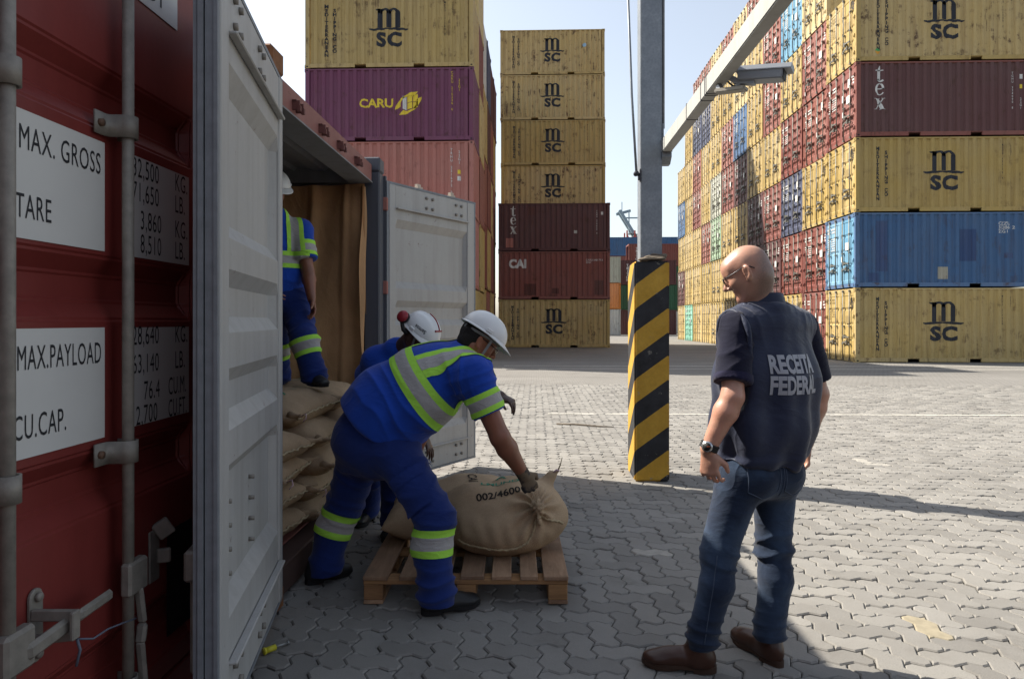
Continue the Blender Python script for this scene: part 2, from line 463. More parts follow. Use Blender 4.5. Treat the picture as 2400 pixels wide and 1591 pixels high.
def msc_marks(p, ink, code='MEDU 131789 0'):
    mark(p, 'medit', lambda: [(vtext('MEDITERRANEAN', 0.168, 0.008, 1.05), 0, 0, 1)], 0.78, 1.33, ink, 'lettering', 'upright dark company lettering')
    mark(p, 'shipco', lambda: [(vtext('SHIPPING CO', 0.168, 0.008, 1.05), 0, 0, 1)], 1.07, 1.33, ink, 'lettering', 'upright dark company lettering')
    mark(p, 'logo', lambda: [(a, b * 0.72, c * 0.72, 0.72 * d) for a, b, c, d in logo_m()], 2.62, 1.42, ink, 'logo', 'dark company emblem')
    mark(p, code, lambda: [(vtext(code, 0.10, 0.001, 0.9, 0.95), 0, 0, 1)], 5.02, 1.72, ink, 'container_number')
    mark(p, '22g1', lambda: [(vtext('22G1', 0.10, 0.001, 0.9, 0.95), 0, 0, 1)], 5.30, 2.1, ink, 'size_code')

# --- door end marks: flat white or dark stencil blocks, too small to read
def door_marks(kind, seed):
    key = ('dm', kind, seed)
    if key in _sm: return _sm[key]
    rnd = random.Random(seed); mb = MB()
    def q(y0, z0, y1, z1, x=0.026): mb.add([(x, y0, z0), (x, y0, z1), (x, y1, z1), (x, y1, z0)], [(0, 1, 2, 3)])
    def rows(y0, y1, z, n, h, gap):
        for i in range(n):
            zz = z - i * (h + gap); y = y0
            while y < y1 - 0.05:
                wd = rnd.uniform(0.05, 0.13); q(y, zz, min(y + wd, y1), zz + h); y += wd + 0.03
    rows(1.60, 1.95, 2.20, 2, 0.06, 0.05)
    rows(2.06, 2.28, 2.20, 2, 0.07, 0.04)
    rows(1.62, 1.95, 1.85, rnd.randint(3, 6), 0.035, 0.05); rows(2.07, 2.27, 1.85, rnd.randint(3, 7), 0.035, 0.05)
    if rnd.random() < 0.7: q(0.50, 1.35, 0.80, 1.62)
    if rnd.random() < 0.7: q(0.5, 1.9, 0.68, 2.2)
    if rnd.random() < 0.5: q(0.98, 1.5, 1.14, 1.75)
    if rnd.random() < 0.5: q(2.1, 0.35, 2.22, 0.5)
    if rnd.random() < 0.5: q(1.0, 0.95, 1.12, 1.15)
    if rnd.random() < 0.4: rows(0.2, 0.38, 2.15, 3, 0.06, 0.05)
    me = mb.mesh('door_marking'); _sm[key] = me; return me
def door_logo():
    """small company emblem on the upper left of a door"""
    if 'dl' in _sm: return _sm['dl']
    fm = flat('dlogo', lambda: [(a, b * 0.19, c * 0.19, 0.19 * d) for a, b, c, d in logo_m()])
    me = fm.copy()
    for v in me.vertices: v.co = Vector((0.024, 0.2 + v.co.x, 2.08 + v.co.y))
    me.flip_normals(); _sm['dl'] = me; return me

def container(loc, mat, label, group=None, doors=True, kind='A', fine=1, L=CL, H=CH, far_end=True, name='shipping_container', seed=0, light_marks=True, rz=0):
    d = cmeshes(L, H); p = empty(name, loc, rz)
    tag(p, label, 'container', group)
    obj('side_wall', d['side'], [mat], p, own=True); obj('body', d['body'], [mat], p, own=True)
    obj('frame', d['frame'], [mat, BLACK], p, own=True)
    if doors:
        for k in 'LR':
            dr = obj('door', d['door' + k + kind], [mat], p, own=True)
            ids = (0, 1) if k == 'L' else (2, 3)
            for i in ids:
                obj('lock_rod', d['rod%d' % i], [ROD], dr, own=True)
                if fine: obj('lock_handle', d['handle%d' % i], [ROD], dr, own=True)
            if fine > 1:
                for j in range(4): obj('hinge', d['hinge%d%d' % (0 if k == 'L' else 1, j)], [mat], dr, own=True)
        obj('door_marking', door_marks(kind, seed), [WINK if light_marks else INKP], p, own=True)['kind'] = 'stuff'
    return p
ROD = simple('weathered_lock_rod', srgb('#77756e'), 0.5, 0.35, 0.2, 10)
INKP = simple('faded_stencil', srgb('#8d7a50'), 0.7, 0, 0.1, 8)

ORD = ['', 'first', 'second', 'third', 'fourth', 'fifth', 'sixth', 'seventh', 'eighth', 'ninth', 'tenth', 'eleventh', 'twelfth']
TIER = ['', 'ground tier', 'second tier', 'third tier', 'fourth tier', 'fifth tier', 'sixth tier', 'seventh tier']
PAL = dict(y=('yellow', YEL), p=('pale yellow', YELP), r=('red', RED), k=('brick red', REDB), m=('maroon', MAR), b=('blue', BLU), l=('light blue', LBLU), n=('navy', NAVY),
           g=('pale green', GRN), t=('teal', TEAL), w=('grey white', GRY), u=('purple', PUR), i=('pink', PINK), W=('white', WHT), o=('orange', ORG), d=('dark green', DGRN))
WX, WY = 11.13, 24.1
# ---------------------------------------------------------------- the long wall of containers on the right (door ends to the left, sides to the camera)
WALL = ['yl yky'.replace(' ', ''), 'kkyrrpp', 'yknkylr', 'rmkyrrr', 'ymmyyyr', 'yyymbpp', 'yyykryr', 'yygwyyp', 'yyryynr', 'yyykrnr', 'tyyyyy', 'ymyby']
WALL[0] = 'ylyky'
G_WALL = 'containers stacked in the long wall on the right'
for ci, col in enumerate(WALL):
    for ti, ch in enumerate(col):
        nm, mt = PAL[ch]
        y = WY + ci * 2.5 + (0.06 if ci else 0) + random.uniform(-0.02, 0.02)
        x = WX + (0.0 if ci == 0 else 0.10) + random.uniform(-0.03, 0.03)
        lab = '%s container in right-hand wall, %s, %s column from the near corner' % (nm, TIER[ti + 1], ORD[ci + 1])
        kind = 'A' if ch in 'yplb' else 'B'
        if ch == 'k' and ci == 1 and ti == 0: kind = 'A'
        p = container((x, y, ti * PITCH), mt, lab, G_WALL, True, kind, 2 if ci < 3 else (1 if ci < 8 else 0), seed=(ci * 7 + ti) % 11, light_marks=ch not in 'yp')
        if ch in 'yp' and ci < 9: obj('logo', door_logo(), [INK], p, own=True)
        if ci == 0:
            if ch == 'y': msc_marks(p, INK, ['MEDU 217364 1', '', 'MSCU 305178 4', '', 'MEDU 131788 2'][ti])
            elif ti == 3:
                for c in p.children:
                    if c.name.startswith(('side_wall', 'body')): c.material_slots[0].material = MAR
                mark(p, 'tex', lambda: [(a, b * 0.56, c * 0.56, 0.56 * k) for a, b, c, k in logo_tex()], 0.66, 0.92, WINK, 'lettering', 'white upright serif lettering')
                mark(p, 'tghu', lambda: [(vtext('TGHU 334090 8', 0.105, 0.001, 0.9, 0.95), 0, 0, 1)], 5.34, 1.55, WINK, 'container_number')
                mark(p, 'b22g1', lambda: [(vtext('22G1', 0.11, 0.001, 0.9, 0.95), 0, 0, 1)], 5.62, 1.1, WINK, 'size_code')
                mark(p, 'sqa', lambda: [([(0, 0), (0.12, 0), (0.12, 0.16), (0, 0.16)], 0, 0, 1)], 5.56, 1.95, WINK, 'sticker')
                mark(p, 'sqb', lambda: [([(0, 0), (0.1, 0), (0.1, 0.14), (0, 0.14)], 0, 0, 1)], 5.57, 1.62, YINK, 'sticker')
            elif ch == 'l':
                for c in p.children:
                    if c.name.startswith(('side_wall', 'body', 'frame')): c.material_slots[0].material = BLU
                mark(p, 'czzu', lambda: [(text_mesh('CZZU\n352861 2\n22G1', 0.15, 0.002, 1.0, 1.0, 0.9), 0, 0, 1)], 4.88, 2.05, WINK, 'container_number')
                p['label'] = 'blue container with light blue doors in right-hand wall, second tier at near corner'
        if ch == 'y' and ci == 1 and ti >= 5: msc_marks(p, INK)
    # the wall's second column is taller than the first, so its side shows above it

# ---------------------------------------------------------------- left stack, sides to the camera, ends to the right
LX = -8.22
G_L = 'containers of the left stack'
LEFT = [('y', 'yellow'), ('i', 'pink'), ('i', 'pink'), ('u', 'purple'), ('y', 'yellow')]
lab_l = ['yellow container at the foot of the left stack, behind the open door', 'pink container second from the ground in left stack, behind the open container',
         'faded pink container with white upright number under the purple one', 'purple container with yellow lettering and oval emblem in left stack',
         'rust streaked yellow container with cracked dark emblem topping the left stack']
for ti, (ch, nm) in enumerate(LEFT):
    p = container((LX, WY, ti * PITCH), PAL[ch][1], lab_l[ti], G_L, False)
    if ch == 'y': msc_marks(p, INK, 'MEDU 131789 0')
    if ch == 'i':
        mark(p, 'trhu', lambda: [(vtext('TRHU 231672 2', 0.13, 0.002, 0.9, 0.97), 0, 0, 1)], 5.26, 1.52, WINK, 'container_number')
        mark(p, 'c22g1', lambda: [(vtext('22G1', 0.13, 0.002, 0.9, 0.97), 0, 0, 1)], 5.54, 2.0, WINK, 'size_code')
        mark(p, 'sqb', lambda: [([(0, 0), (0.1, 0), (0.1, 0.14), (0, 0.14)], 0, 0, 1)], 5.48, 1.42, YINK, 'sticker')
        mark(p, 'sqa', lambda: [([(0, 0), (0.12, 0), (0.12, 0.16), (0, 0.16)], 0, 0, 1)], 5.47, 1.18, WINK, 'sticker')
    if ch == 'u':
        mark(p, 'caru', lambda: [(text_mesh('CARU', 0.42, 0.014, 1.10, 1.0), 0, 0, 1)], 1.95, 1.33, YINK, 'lettering', 'yellow company lettering')
        def oval():
            P = []
            for a0, a1 in ((20, 160), (200, 340)):
                q = ring_poly(0, 0, 0.55, 0.30, a0, a1, 16, 0.30, 0.24)
                P.append(q)
            P2 = []
            for q in P:
                an = math.radians(38); P2.append([(x * math.cos(an) - y * math.sin(an), x * math.sin(an) + y * math.cos(an)) for x, y in q])
            for i in range(2):
                for j in range(2): P2.append([(-0.04 + i * 0.2, -0.22 + j * 0.24 + i * 0.04), (0.14 + i * 0.2, -0.18 + j * 0.24 + i * 0.04), (0.14 + i * 0.2, 0.04 + j * 0.24 + i * 0.04), (-0.04 + i * 0.2, 0.0 + j * 0.24 + i * 0.04)])
            return [(q, 0, 0, 1.0) for q in P2]
        mark(p, 'oval', oval, 3.72, 1.33, YINK, 'emblem', 'yellow oval emblem with a window grid')
        mark(p, 'wbars', lambda: [([(-0.2, -0.2), (-0.07, -0.24), (-0.07, 0.22), (-0.2, 0.26)], 0, 0, 1)], 3.72, 1.33, WINK, 'emblem')
        mark(p, 'carun', lambda: [(vtext('CARU 216336 6', 0.12, 0.001, 0.9, 0.9), 0, 0, 1)], 5.28, 1.75, YINK, 'container_number')
        mark(p, 'd22g1', lambda: [(vtext('22G1', 0.12, 0.001, 0.9, 0.95), 0, 0, 1)], 5.54, 1.95, YINK, 'size_code')
LBACK = ['yyrykp', 'ykryW', 'rykmn', 'ykyrm', 'kyrym']
for ci, col in enumerate(LBACK):
    for ti, ch in enumerate(col):
        nm, mt = PAL[ch]; H = CH if ci == 0 else 2.87
        container((LX - 0.05 * (ci > 0) + random.uniform(-0.04, 0.04), WY + 2.5 * (ci + 1), ti * (PITCH if ci == 0 else 2.89)), mt,
                  '%s container of left stack, %s, %s row behind its front' % (nm, TIER[ti + 1], ORD[ci + 1]), G_L, False, H=H)

# ---------------------------------------------------------------- middle stack: three in front, seven behind
G_M = 'containers of the middle stack'
MX = -2.0
MID = [('y', 'yellow container on the ground at the front of the middle stack'), ('k', 'brick red container second from ground at front of middle stack'), ('m', 'maroon container with white upright lettering topping front row of middle stack')]
for ti, (ch, lab) in enumerate(MID):
    p = container((MX, 37.0, ti * PITCH), PAL[ch][1], lab, G_M, False)
    if ti == 0: msc_marks(p, INK, 'MSCU 286103 5')
    if ti == 1:
        mark(p, 'cai', lambda: [(text_mesh('CAI', 0.62, 0.035, 0.95, 1.0), 0, 0, 1)], 0.58, 1.9, WINK, 'lettering', 'white company initials')
        mark(p, 'caxu', lambda: [(text_mesh('CAXU 648175 0\n22G1', 0.14, 0.001, 0.95, 1.0, 0.9), 0, 0, 1)], 4.75, 2.05, WINK, 'container_number')
    if ti == 2:
        mark(p, 'tex', lambda: [(a, b * 0.56, c * 0.56, 0.56 * k) for a, b, c, k in logo_tex()], 0.66, 0.92, WINK, 'lettering', 'white upright serif lettering')
        mark(p, 'tghu', lambda: [(vtext('TGHU 334090 8', 0.105, 0.001, 0.9, 0.95), 0, 0, 1)], 5.34, 1.55, WINK, 'container_number')
        mark(p, 'sqa', lambda: [([(0, 0), (0.12, 0), (0.12, 0.16), (0, 0.16)], 0, 0, 1)], 5.56, 1.95, WINK, 'sticker')
MIDB = 'rkyyyyy'
for ti, ch in enumerate(MIDB):
    nm, mt = PAL[ch]
    p = container((MX - 0.02 + random.uniform(-0.02, 0.03), 39.5, ti * PITCH), mt, '%s container in the tall back row of the middle stack, %s' % (nm, TIER[ti + 1]), G_M, False)
    if ti >= 3: msc_marks(p, INK, 'MSCU 41%d207 %d' % (ti, ti))
for ti, ch in enumerate('kmyr'):
    container((MX, 42.0, ti * PITCH), PAL[ch][1], '%s container hidden behind the middle stack, %s' % (PAL[ch][0], TIER[ti + 1]), G_M, False)

# repainted patches and stickers
PATR = paint('repaint_patch_maroon', srgb('#5f3833'), 0.3); PATB = paint('repaint_patch_dark_blue', srgb('#3b5078'), 0.3); PATW = paint('scraped_pale_patch', srgb('#a9a596'), 0.3)
def quad(w_, h_): return lambda: [([(0, 0), (w_, 0), (w_, h_), (0, h_)], 0, 0, 1)]
byl = {o['label']: o for o in bpy.data.objects if o.get('label')}
def patch(lab, w_, h_, x, z, mat, name='paint_patch'):
    p_ = byl[lab]; mark(p_, ('q', w_, h_), quad(w_, h_), x, z, mat, name)
patch(MID[1][1], 0.62, 0.62, 1.42, 0.22, PATR); patch(MID[1][1], 0.5, 0.78, 5.2, 0.24, PATR); patch(MID[1][1], 0.4, 0.3, 2.9, 0.3, PATR)
patch(MID[2][1], 0.4, 0.5, 0.42, 0.2, PINK); patch(MID[2][1], 0.18, 0.16, 4.1, 0.95, WHT); patch(MID[2][1], 0.4, 0.45, 1.6, 1.95, PATR)
LB_ = 'blue container with light blue doors in right-hand wall, second tier at near corner'
patch(LB_, 0.42, 1.75, 0.72, 0.55, PATB); patch(LB_, 0.34, 0.3, 0.5, 0.2, PATB); patch(LB_, 0.32, 0.42, 2.85, 0.28, PATW); patch(LB_, 0.3, 0.18, 5.1, 1.0, PATB); patch(LB_, 0.55, 1.1, 3.6, 0.9, PATB)
TOPB = 'yellow container in the tall back row of the middle stack, seventh tier'
mark(byl[TOPB], 'dot', lambda: [(arc(0, 0, 0.11, 0, 345, 23), 0, 0, 1)], 4.88, 1.68, simple('pale_blue_sticker', srgb('#8fb4cc'), 0.5), 'sticker')
RT_ = 'yellow container in right-hand wall, fifth tier, first column from the near corner'
mark(byl[RT_], 'hg', lambda: [(arc(0, 0, 0.09, 0, 180, 12), 0, 0, 1)], 0.76, 0.36, simple('green_sticker', srgb('#4da35c'), 0.5), 'sticker'); mark(byl[RT_], 'ho', lambda: [(arc(0, 0, 0.09, 180, 360, 12), 0, 0, 1)], 0.76, 0.345, simple('orange_sticker', srgb('#d49a3a'), 0.5), 'sticker')
# ---------------------------------------------------------------- far rows seen between the stacks
G_F = 'containers of the far rows'
def far(x, y, z, ch, lab, L=CL, name='shipping_container', lett=None, rz=0):
    p = container((x, y, z), PAL[ch][1], lab, G_F, False, L=L, rz=rz)
    if lett: mark(p, 'triton', lambda: [(vtext('TRITON', 0.36, 0.012, 1.0), 0, 0, 1)], 0.95, 1.25, WINK, 'lettering', 'white upright lettering')
    return p
for ti, ch in enumerate(['W', 'o', 'w']):
    far(2.45, 68, ti * PITCH, ch, '%s container, %s of the far stack beside the middle stack' % (PAL[ch][0], TIER[ti + 1]))
for ti, ch in enumerate('mdm'):
    far(8.75, 72, ti * PITCH, ch, '%s container behind the orange and white ones, %s' % (PAL[ch][0], TIER[ti + 1]), lett=(ti == 2))
for ti, ch in enumerate('WddkB'.replace('B', '')):
    far(10.9, 80, ti * PITCH, ch, '%s container right of the striped bollard in the far rows, %s' % (PAL[ch][0], TIER[ti + 1]), L=12.192, lett=(ti == 3))
for ti, ch in enumerate('rkrkb'):
    far(9.0, 95, ti * PITCH, ch, '%s long container in the farthest row, %s' % (PAL[ch][0], TIER[ti + 1]), L=12.192, lett=(ti == 3))
    far(21.6, 95, ti * PITCH, ch, '%s long container at right end of farthest row, %s' % (PAL[ch][0], TIER[ti + 1]), L=12.192)

# ---------------------------------------------------------------- quay cranes beyond the rows
CRB = simple('crane_blue_grey_paint', srgb('#7d909c'), 0.6); CRR = simple('crane_red_paint', srgb('#9a4a44'), 0.6); CRY = simple('crane_yellow_paint', srgb('#b59a5a'), 0.6)
cr = empty('quay_crane', (21.5, 140, -3.2)); tag(cr, 'blue grey and red quay crane rising behind the far containers', 'crane')
m = MB()
for x in (-3.2, 3.2):
    for y in (0, 9): m.bar((x, y, 0), (x, y, 19), 0.9)
for z in (12, 19):
    m.bar((-3.2, 0, z), (3.2, 0, z), 0.7); m.bar((-3.2, 9, z), (3.2, 9, z), 0.7)
m.build('gantry_leg', CRR, cr)
m = MB(); m.bar((-4.0, 2, 27.5), (0.6, 2, 20.0), 0.6); m.bar((-4.0, 4, 27.5), (0.6, 4, 20.0), 0.6)
m.bar((-4.6, 3, 26.8), (-1.6, 3, 27.6), 0.5); m.bar((-3.4, 3, 27.5), (-3.4, 3, 29.4), 0.15)
for i in range(6):
    t = i / 5; a = Vector((-4.0, 2, 27.5)).lerp(Vector((0.6, 2, 20.0)), t); m.bar(a, a + Vector((0, 2, 0)), 0.2)
m.bar((-3.3, 2.5, 26), (-0.2, 2.5, 26), 0.25); m.bar((-2, 2.5, 27.4), (-2, 2.5, 22.5), 0.2)
m.build('boom', CRB, cr)
m = MB()
for x in (-2.6, -1.0, 0.8, 2.4):
    for y in (1, 5): m.bar((x, y, 18.5), (x, y, 23.2), 0.28)
for i in range(4):
    for z in (19.2, 20.8, 22.4): m.bar((-2.6, 1, z), (2.4, 1, z), 0.18)
for i in range(3):
    x0 = (-2.6, -1.0, 0.8)[i]; x1 = (-1.0, 0.8, 2.4)[i]
    m.bar((x0, 1, 19.2), (x0, 5, 19.2), 0.16); m.bar((x0, 1, 19.2), (x1, 1, 22.4), 0.16); m.bar((x0, 1, 22.4), (x1, 1, 19.2), 0.16)
m.build('lattice', CRR, cr)
m = MB(); m.box((-3.4, 0.4, 17.6), (3.4, 6, 18.4)); m.box((1.3, 2, 20.5), (3.2, 4, 23.8))
for z in (18.9, 19.4): m.bar((-3.4, 0.4, z), (3.4, 0.4, z), 0.09)
for k in range(10): m.bar((-3.4 + k * 0.75, 0.4, 18.4), (-3.4 + k * 0.75, 0.4, 19.4), 0.08)
m.build('platform', CRY, cr)
cr = empty('quay_crane', (35.0, 140, 0)); tag(cr, 'quay crane platform showing just left of the long container wall', 'crane')
m = MB(); m.bar((2, 0, 0), (2, 0, 22), 0.8); m.bar((2, 6, 0), (2, 6, 22), 0.8); m.bar((2, 0, 20), (2, 6, 20), 0.7); m.build('gantry_leg', CRY, cr)
m = MB(); m.box((-2.4, 0, 20.6), (2.4, 3, 21.0)); m.bar((-2.2, 1, 21), (2.2, 1, 26), 0.22); m.bar((-2.2, 2, 21), (2.2, 2, 26), 0.22)
for k in range(8): m.bar((-2.2 + k * 0.6, 0, 21), (-2.2 + k * 0.6, 0, 22.6), 0.1)
for z in (21.8, 22.6): m.bar((-2.3, 0, z), (2.3, 0, z), 0.1)
m.build('platform', CRB, cr)
# ---------------------------------------------------------------- ground: joint bed, interlocking concrete pavers, paving beyond
def paver_mat(name, c, far=False):
    t = NT(name); tc = t.n('TexCoord'); ge = t.n('NewGeometry'); oi = t.n('ObjectInfo')
    v = t.n('Mapping'); t.l(ge.outputs['Position'], v.inputs[0]); v = v.outputs[0]
    big = t.noise(v, 0.55, 5, 0.6); mid = t.noise(v, 4.5, 6, 0.65); fine = t.noise(v, 160, 4, 0.7)
    rnd = t.math('FRACT', t.math('ADD', t.math('MULTIPLY', ge.outputs['Random Per Island'], 1.0), t.math('MULTIPLY', oi.outputs['Random'], 7.31)))
    base = t.mix(t.ramp(big, 0.3, 0.7), scale_c(c, 0.86), scale_c(c, 1.12))
    base = t.mix(t.ramp(mid, 0.40, 0.75, 0, 0.45), base, (c[0] * 0.72, c[1] * 0.70, c[2] * 0.66, 1))
    if not far:
        base = t.mix(t.ramp(rnd, 0, 1, 0, 1), t.mix(0.16, base, (0.03, 0.03, 0.03, 1)), t.mix(0.09, base, (0.7, 0.68, 0.62, 1)))
    base = t.mix(t.ramp(fine, 0.3, 0.7, 0, 0.3), base, scale_c(c, 0.55))
    oil = t.math('MULTIPLY', t.ramp(t.noise(v, 1.5, 6, 0.65, 0.5), 0.56, 0.70), t.ramp(t.noise(v, 9, 5, 0.7), 0.38, 0.62))
    base = t.mix(t.math('MULTIPLY', oil, 0.55), base, (c[0] * 0.36, c[1] * 0.34, c[2] * 0.32, 1))
    chip = t.ramp(t.noise(v, 55, 5, 0.75), 0.64, 0.70, 0, 0.6); base = t.mix(chip, base, scale_c(c, 0.45))
    if far:
        # block joints too far away to pick apart
        br = t.n('TexBrick'); br.inputs['Scale'].default_value = 4.1; br.inputs['Mortar Size'].default_value = 0.03
        br.inputs['Brick Width'].default_value = 0.5; br.inputs['Row Height'].default_value = 0.5
        wv = t.n('VectorMath', operation='ADD'); t.l(v, wv.inputs[0]); nn = t.n('TexNoise'); nn.inputs['Scale'].default_value = 9; t.l(v, nn.inputs['Vector'])
        sc = t.n('VectorMath', operation='SCALE'); sc.inputs['Scale'].default_value = 0.06; t.l(nn.outputs['Color'], sc.inputs[0]); t.l(sc.outputs[0], wv.inputs[1])
        t.l(wv.outputs[0], br.inputs['Vector'])
        base = t.mix(t.math('MULTIPLY', br.outputs['Fac'], 0.55), base, scale_c(c, 0.35))
        tyre = t.noise(t.coords('Object', (0.05, 0.7, 1), False), 1.0, 5, 0.6)
        base = t.mix(t.ramp(tyre, 0.52, 0.72, 0, 0.45), base, scale_c(c, 0.4))
    t.col(base); t.set(0.85, 0, 0.25)
    t.bump(t.math('ADD', mid, t.math('MULTIPLY', fine, 0.6)), 0.5, 0.006)
    return t.m
PAVE_C = srgb('#84817c')
PAVER = paver_mat('concrete_paver', PAVE_C)
PAVEF = paver_mat('distant_block_paving', PAVE_C, True)
JOINT = simple('sandy_joint', srgb('#4a453e'), 0.95, 0, 0.3, 30, 0.4)
YPAV = simple('yellow_painted_paver', srgb('#8f8672'), 0.85, 0, 0.2, 20, 0.2)
WPAV = simple('white_painted_paver', srgb('#97938b'), 0.85, 0, 0.15, 20, 0.2)
g = MB(); g.add([(-1800, -300, -0.02), (1800, -300, -0.02), (1800, 3000, -0.02), (-1800, 3000, -0.02)], [(0, 1, 2, 3)])
ground = g.build('ground', JOINT); tag(ground, kind='structure')
PW = 0.118; AMP = 0.0135; GAP = 0.0035
YN = 15.6
def lattice_poly(horizontal):
    """outline of a 2x1 (or 1x2) paver on the unit lattice; each unit edge carries the same S curve so neighbours interlock"""
    a, b = (2, 1) if horizontal else (1, 2); pts = []
    cur = ((0.0, 0.0), (0.3, 1.0), (0.7, -1.0)); A = AMP / PW
    for i in range(a):
        for t, d in cur: pts.append((i + t, d * A))
    for j in range(b):
        for t, d in cur: pts.append((a + d * A, j + t))
    cr = cur[1:][::-1] + cur[:1]
    top = [(i + t, b + d * A) for i in range(a) for t, d in cur]; top.append((a, b)); left = [(d * A, j + t) for j in range(b) for t, d in cur]; left.append((0, b))
    return pts + top[::-1][:-1] + left[::-1][:-1]
def inset(poly, d):
    n = len(poly); out = []
    for i in range(n):
        p0, p1, p2 = Vector(poly[i - 1]), Vector(poly[i]), Vector(poly[(i + 1) % n])
        n1 = Vector((-(p1 - p0).y, (p1 - p0).x)).normalized(); n2 = Vector((-(p2 - p1).y, (p2 - p1).x)).normalized()
        m_ = (n1 + n2).normalized(); k = d / max(0.4, m_.dot(n1)); out.append((p1.x + m_.x * k, p1.y + m_.y * k))
    return out
def paver_geo(h):
    po = [(x * PW, y * PW) for x, y in lattice_poly(h)]
    # drop doubled points
    q = []
    for p_ in po:
        if not q or (Vector(p_) - Vector(q[-1])).length > 1e-6: q.append(p_)
    if (Vector(q[0]) - Vector(q[-1])).length < 1e-6: q.pop()
    o = inset(q, GAP * 0.5); i2 = inset(q, GAP * 0.5 + 0.006); n = len(o)
    vs = [(x, y, -0.022) for x, y in o] + [(x, y, -0.006) for x, y in o] + [(x, y, 0) for x, y in i2]
    fs = [tuple(range(2 * n, 3 * n))]
    for r in (0, 1): fs += [(r * n + k, r * n + (k + 1) % n, (r + 1) * n + (k + 1) % n, (r + 1) * n + k) for k in range(n)]
    return vs, fs
GEO = [paver_geo(True), paver_geo(False)]
pm = []
for vs, fs in GEO:
    b_ = MB(); b_.add(vs, fs); me = b_.mesh('paver'); pm.append(me)
cells = []
OX, OY = 0.02, 1.75
for j in range(0, int((YN - OY) / PW)):
    for i in range(-24, 120):
        r = (i - j) % 4
        if r == 0: hz = True
        elif r == 3: hz = False
        else: continue
        # herringbone: horizontal pieces start at (i-j)%4==0, vertical ones at (i-j)%4==3
        x, y = OX + i * PW, OY + j * PW
        if hz is False: pass
        xl = -1.62 if y < 6.0 else (-1.0 - 0.25 * y)
        if x < xl or x > 0.86 * y + 0.6: continue
        cells.append((y * 1.0 + abs(x - 0.45) * 0.25, hz, x, y))
cells.sort()
def paver_at(h, x, y, rnd):
    return (x, y, rnd.uniform(-0.006, 0.002)), (rnd.uniform(-0.018, 0.018), rnd.uniform(-0.018, 0.018), rnd.uniform(-0.006, 0.006))
rp = random.Random(3)
yellow_spots = [(1.80, 3.18), (5.2, 8.6)]
white_spots = [(0.66, 4.15), (3.3, 7.0), (-0.62, 2.35), (-0.75, 2.7), (0.1, 2.25), (3.1, 4.6)]
def pmat(x, y):
    for a, b in yellow_spots:
        if abs(x - a) < PW * 0.55 and abs(y - b) < PW * 0.55 : return YPAV
    for a, b in white_spots:
        if abs(x - a) < PW * 0.75 and abs(y - b) < PW * 0.75: return WPAV
    return PAVER
pav = tag(empty('paving', (0, 0, 0)), kind='structure')
bulk = MB()
for k, (_, h, x, y) in enumerate(cells):
    loc, rot = paver_at(h, x, y, rp); mt = pmat(x, y)
    if k < 300:
        o = bpy.data.objects.new('paver', pm[0 if h else 1]); C.objects.link(o); o.location = loc; o.rotation_euler = rot; o.parent = pav
        if len(o.data.materials) == 0: o.data.materials.append(PAVER)
        if mt is not PAVER: o.material_slots[0].link = 'OBJECT'; o.material_slots[0].material = mt
    else:
        M = Matrix.Translation(loc) @ Matrix.Rotation(rot[2], 4, 'Z') @ Matrix.Rotation(rot[1], 4, 'Y') @ Matrix.Rotation(rot[0], 4, 'X')
        bulk.cur = 0 if mt is PAVER else (1 if mt is YPAV else 2)
        vs, fs = GEO[0 if h else 1]; bulk.add([M @ Vector(p_) for p_ in vs], fs)
b_ = bulk.build('paver', [PAVER, YPAV, WPAV], pav); tag(b_, kind='stuff')
# paving beyond the pavers one can pick apart: a sheet around the near patch
f_ = MB()
yE = OY + int((YN - OY) / PW) * PW
f_.add([(-120, yE, -0.002), (160, yE, -0.002), (160, 260, -0.002), (-120, 260, -0.002)], [(0, 1, 2, 3)])
f_.add([(0.86 * yE + 0.8, -4, -0.002), (160, -4, -0.002), (160, yE, -0.002), (0.86 * yE + 0.8, yE, -0.002)], [(0, 1, 2, 3)])
tag(f_.build('pavement', PAVEF), kind='structure')
# faint painted lane lines and an iron cover far off
LINE = simple('worn_white_line', srgb('#d8d4c8'), 0.85, 0, 0.2, 6)
for y, x0, x1, wd in ((21.9, -1, 24, 0.10), (20.6, -1, 24, 0.07), (10.6, 0.2, 9.6, 0.05)):
    l_ = MB(); l_.add([(x0, y, 0.003), (x1, y + 0.05, 0.003), (x1, y + 0.05 + wd, 0.003), (x0, y + wd, 0.003)], [(0, 1, 2, 3)])
    tag(l_.build('lane_line', LINE), kind='structure')
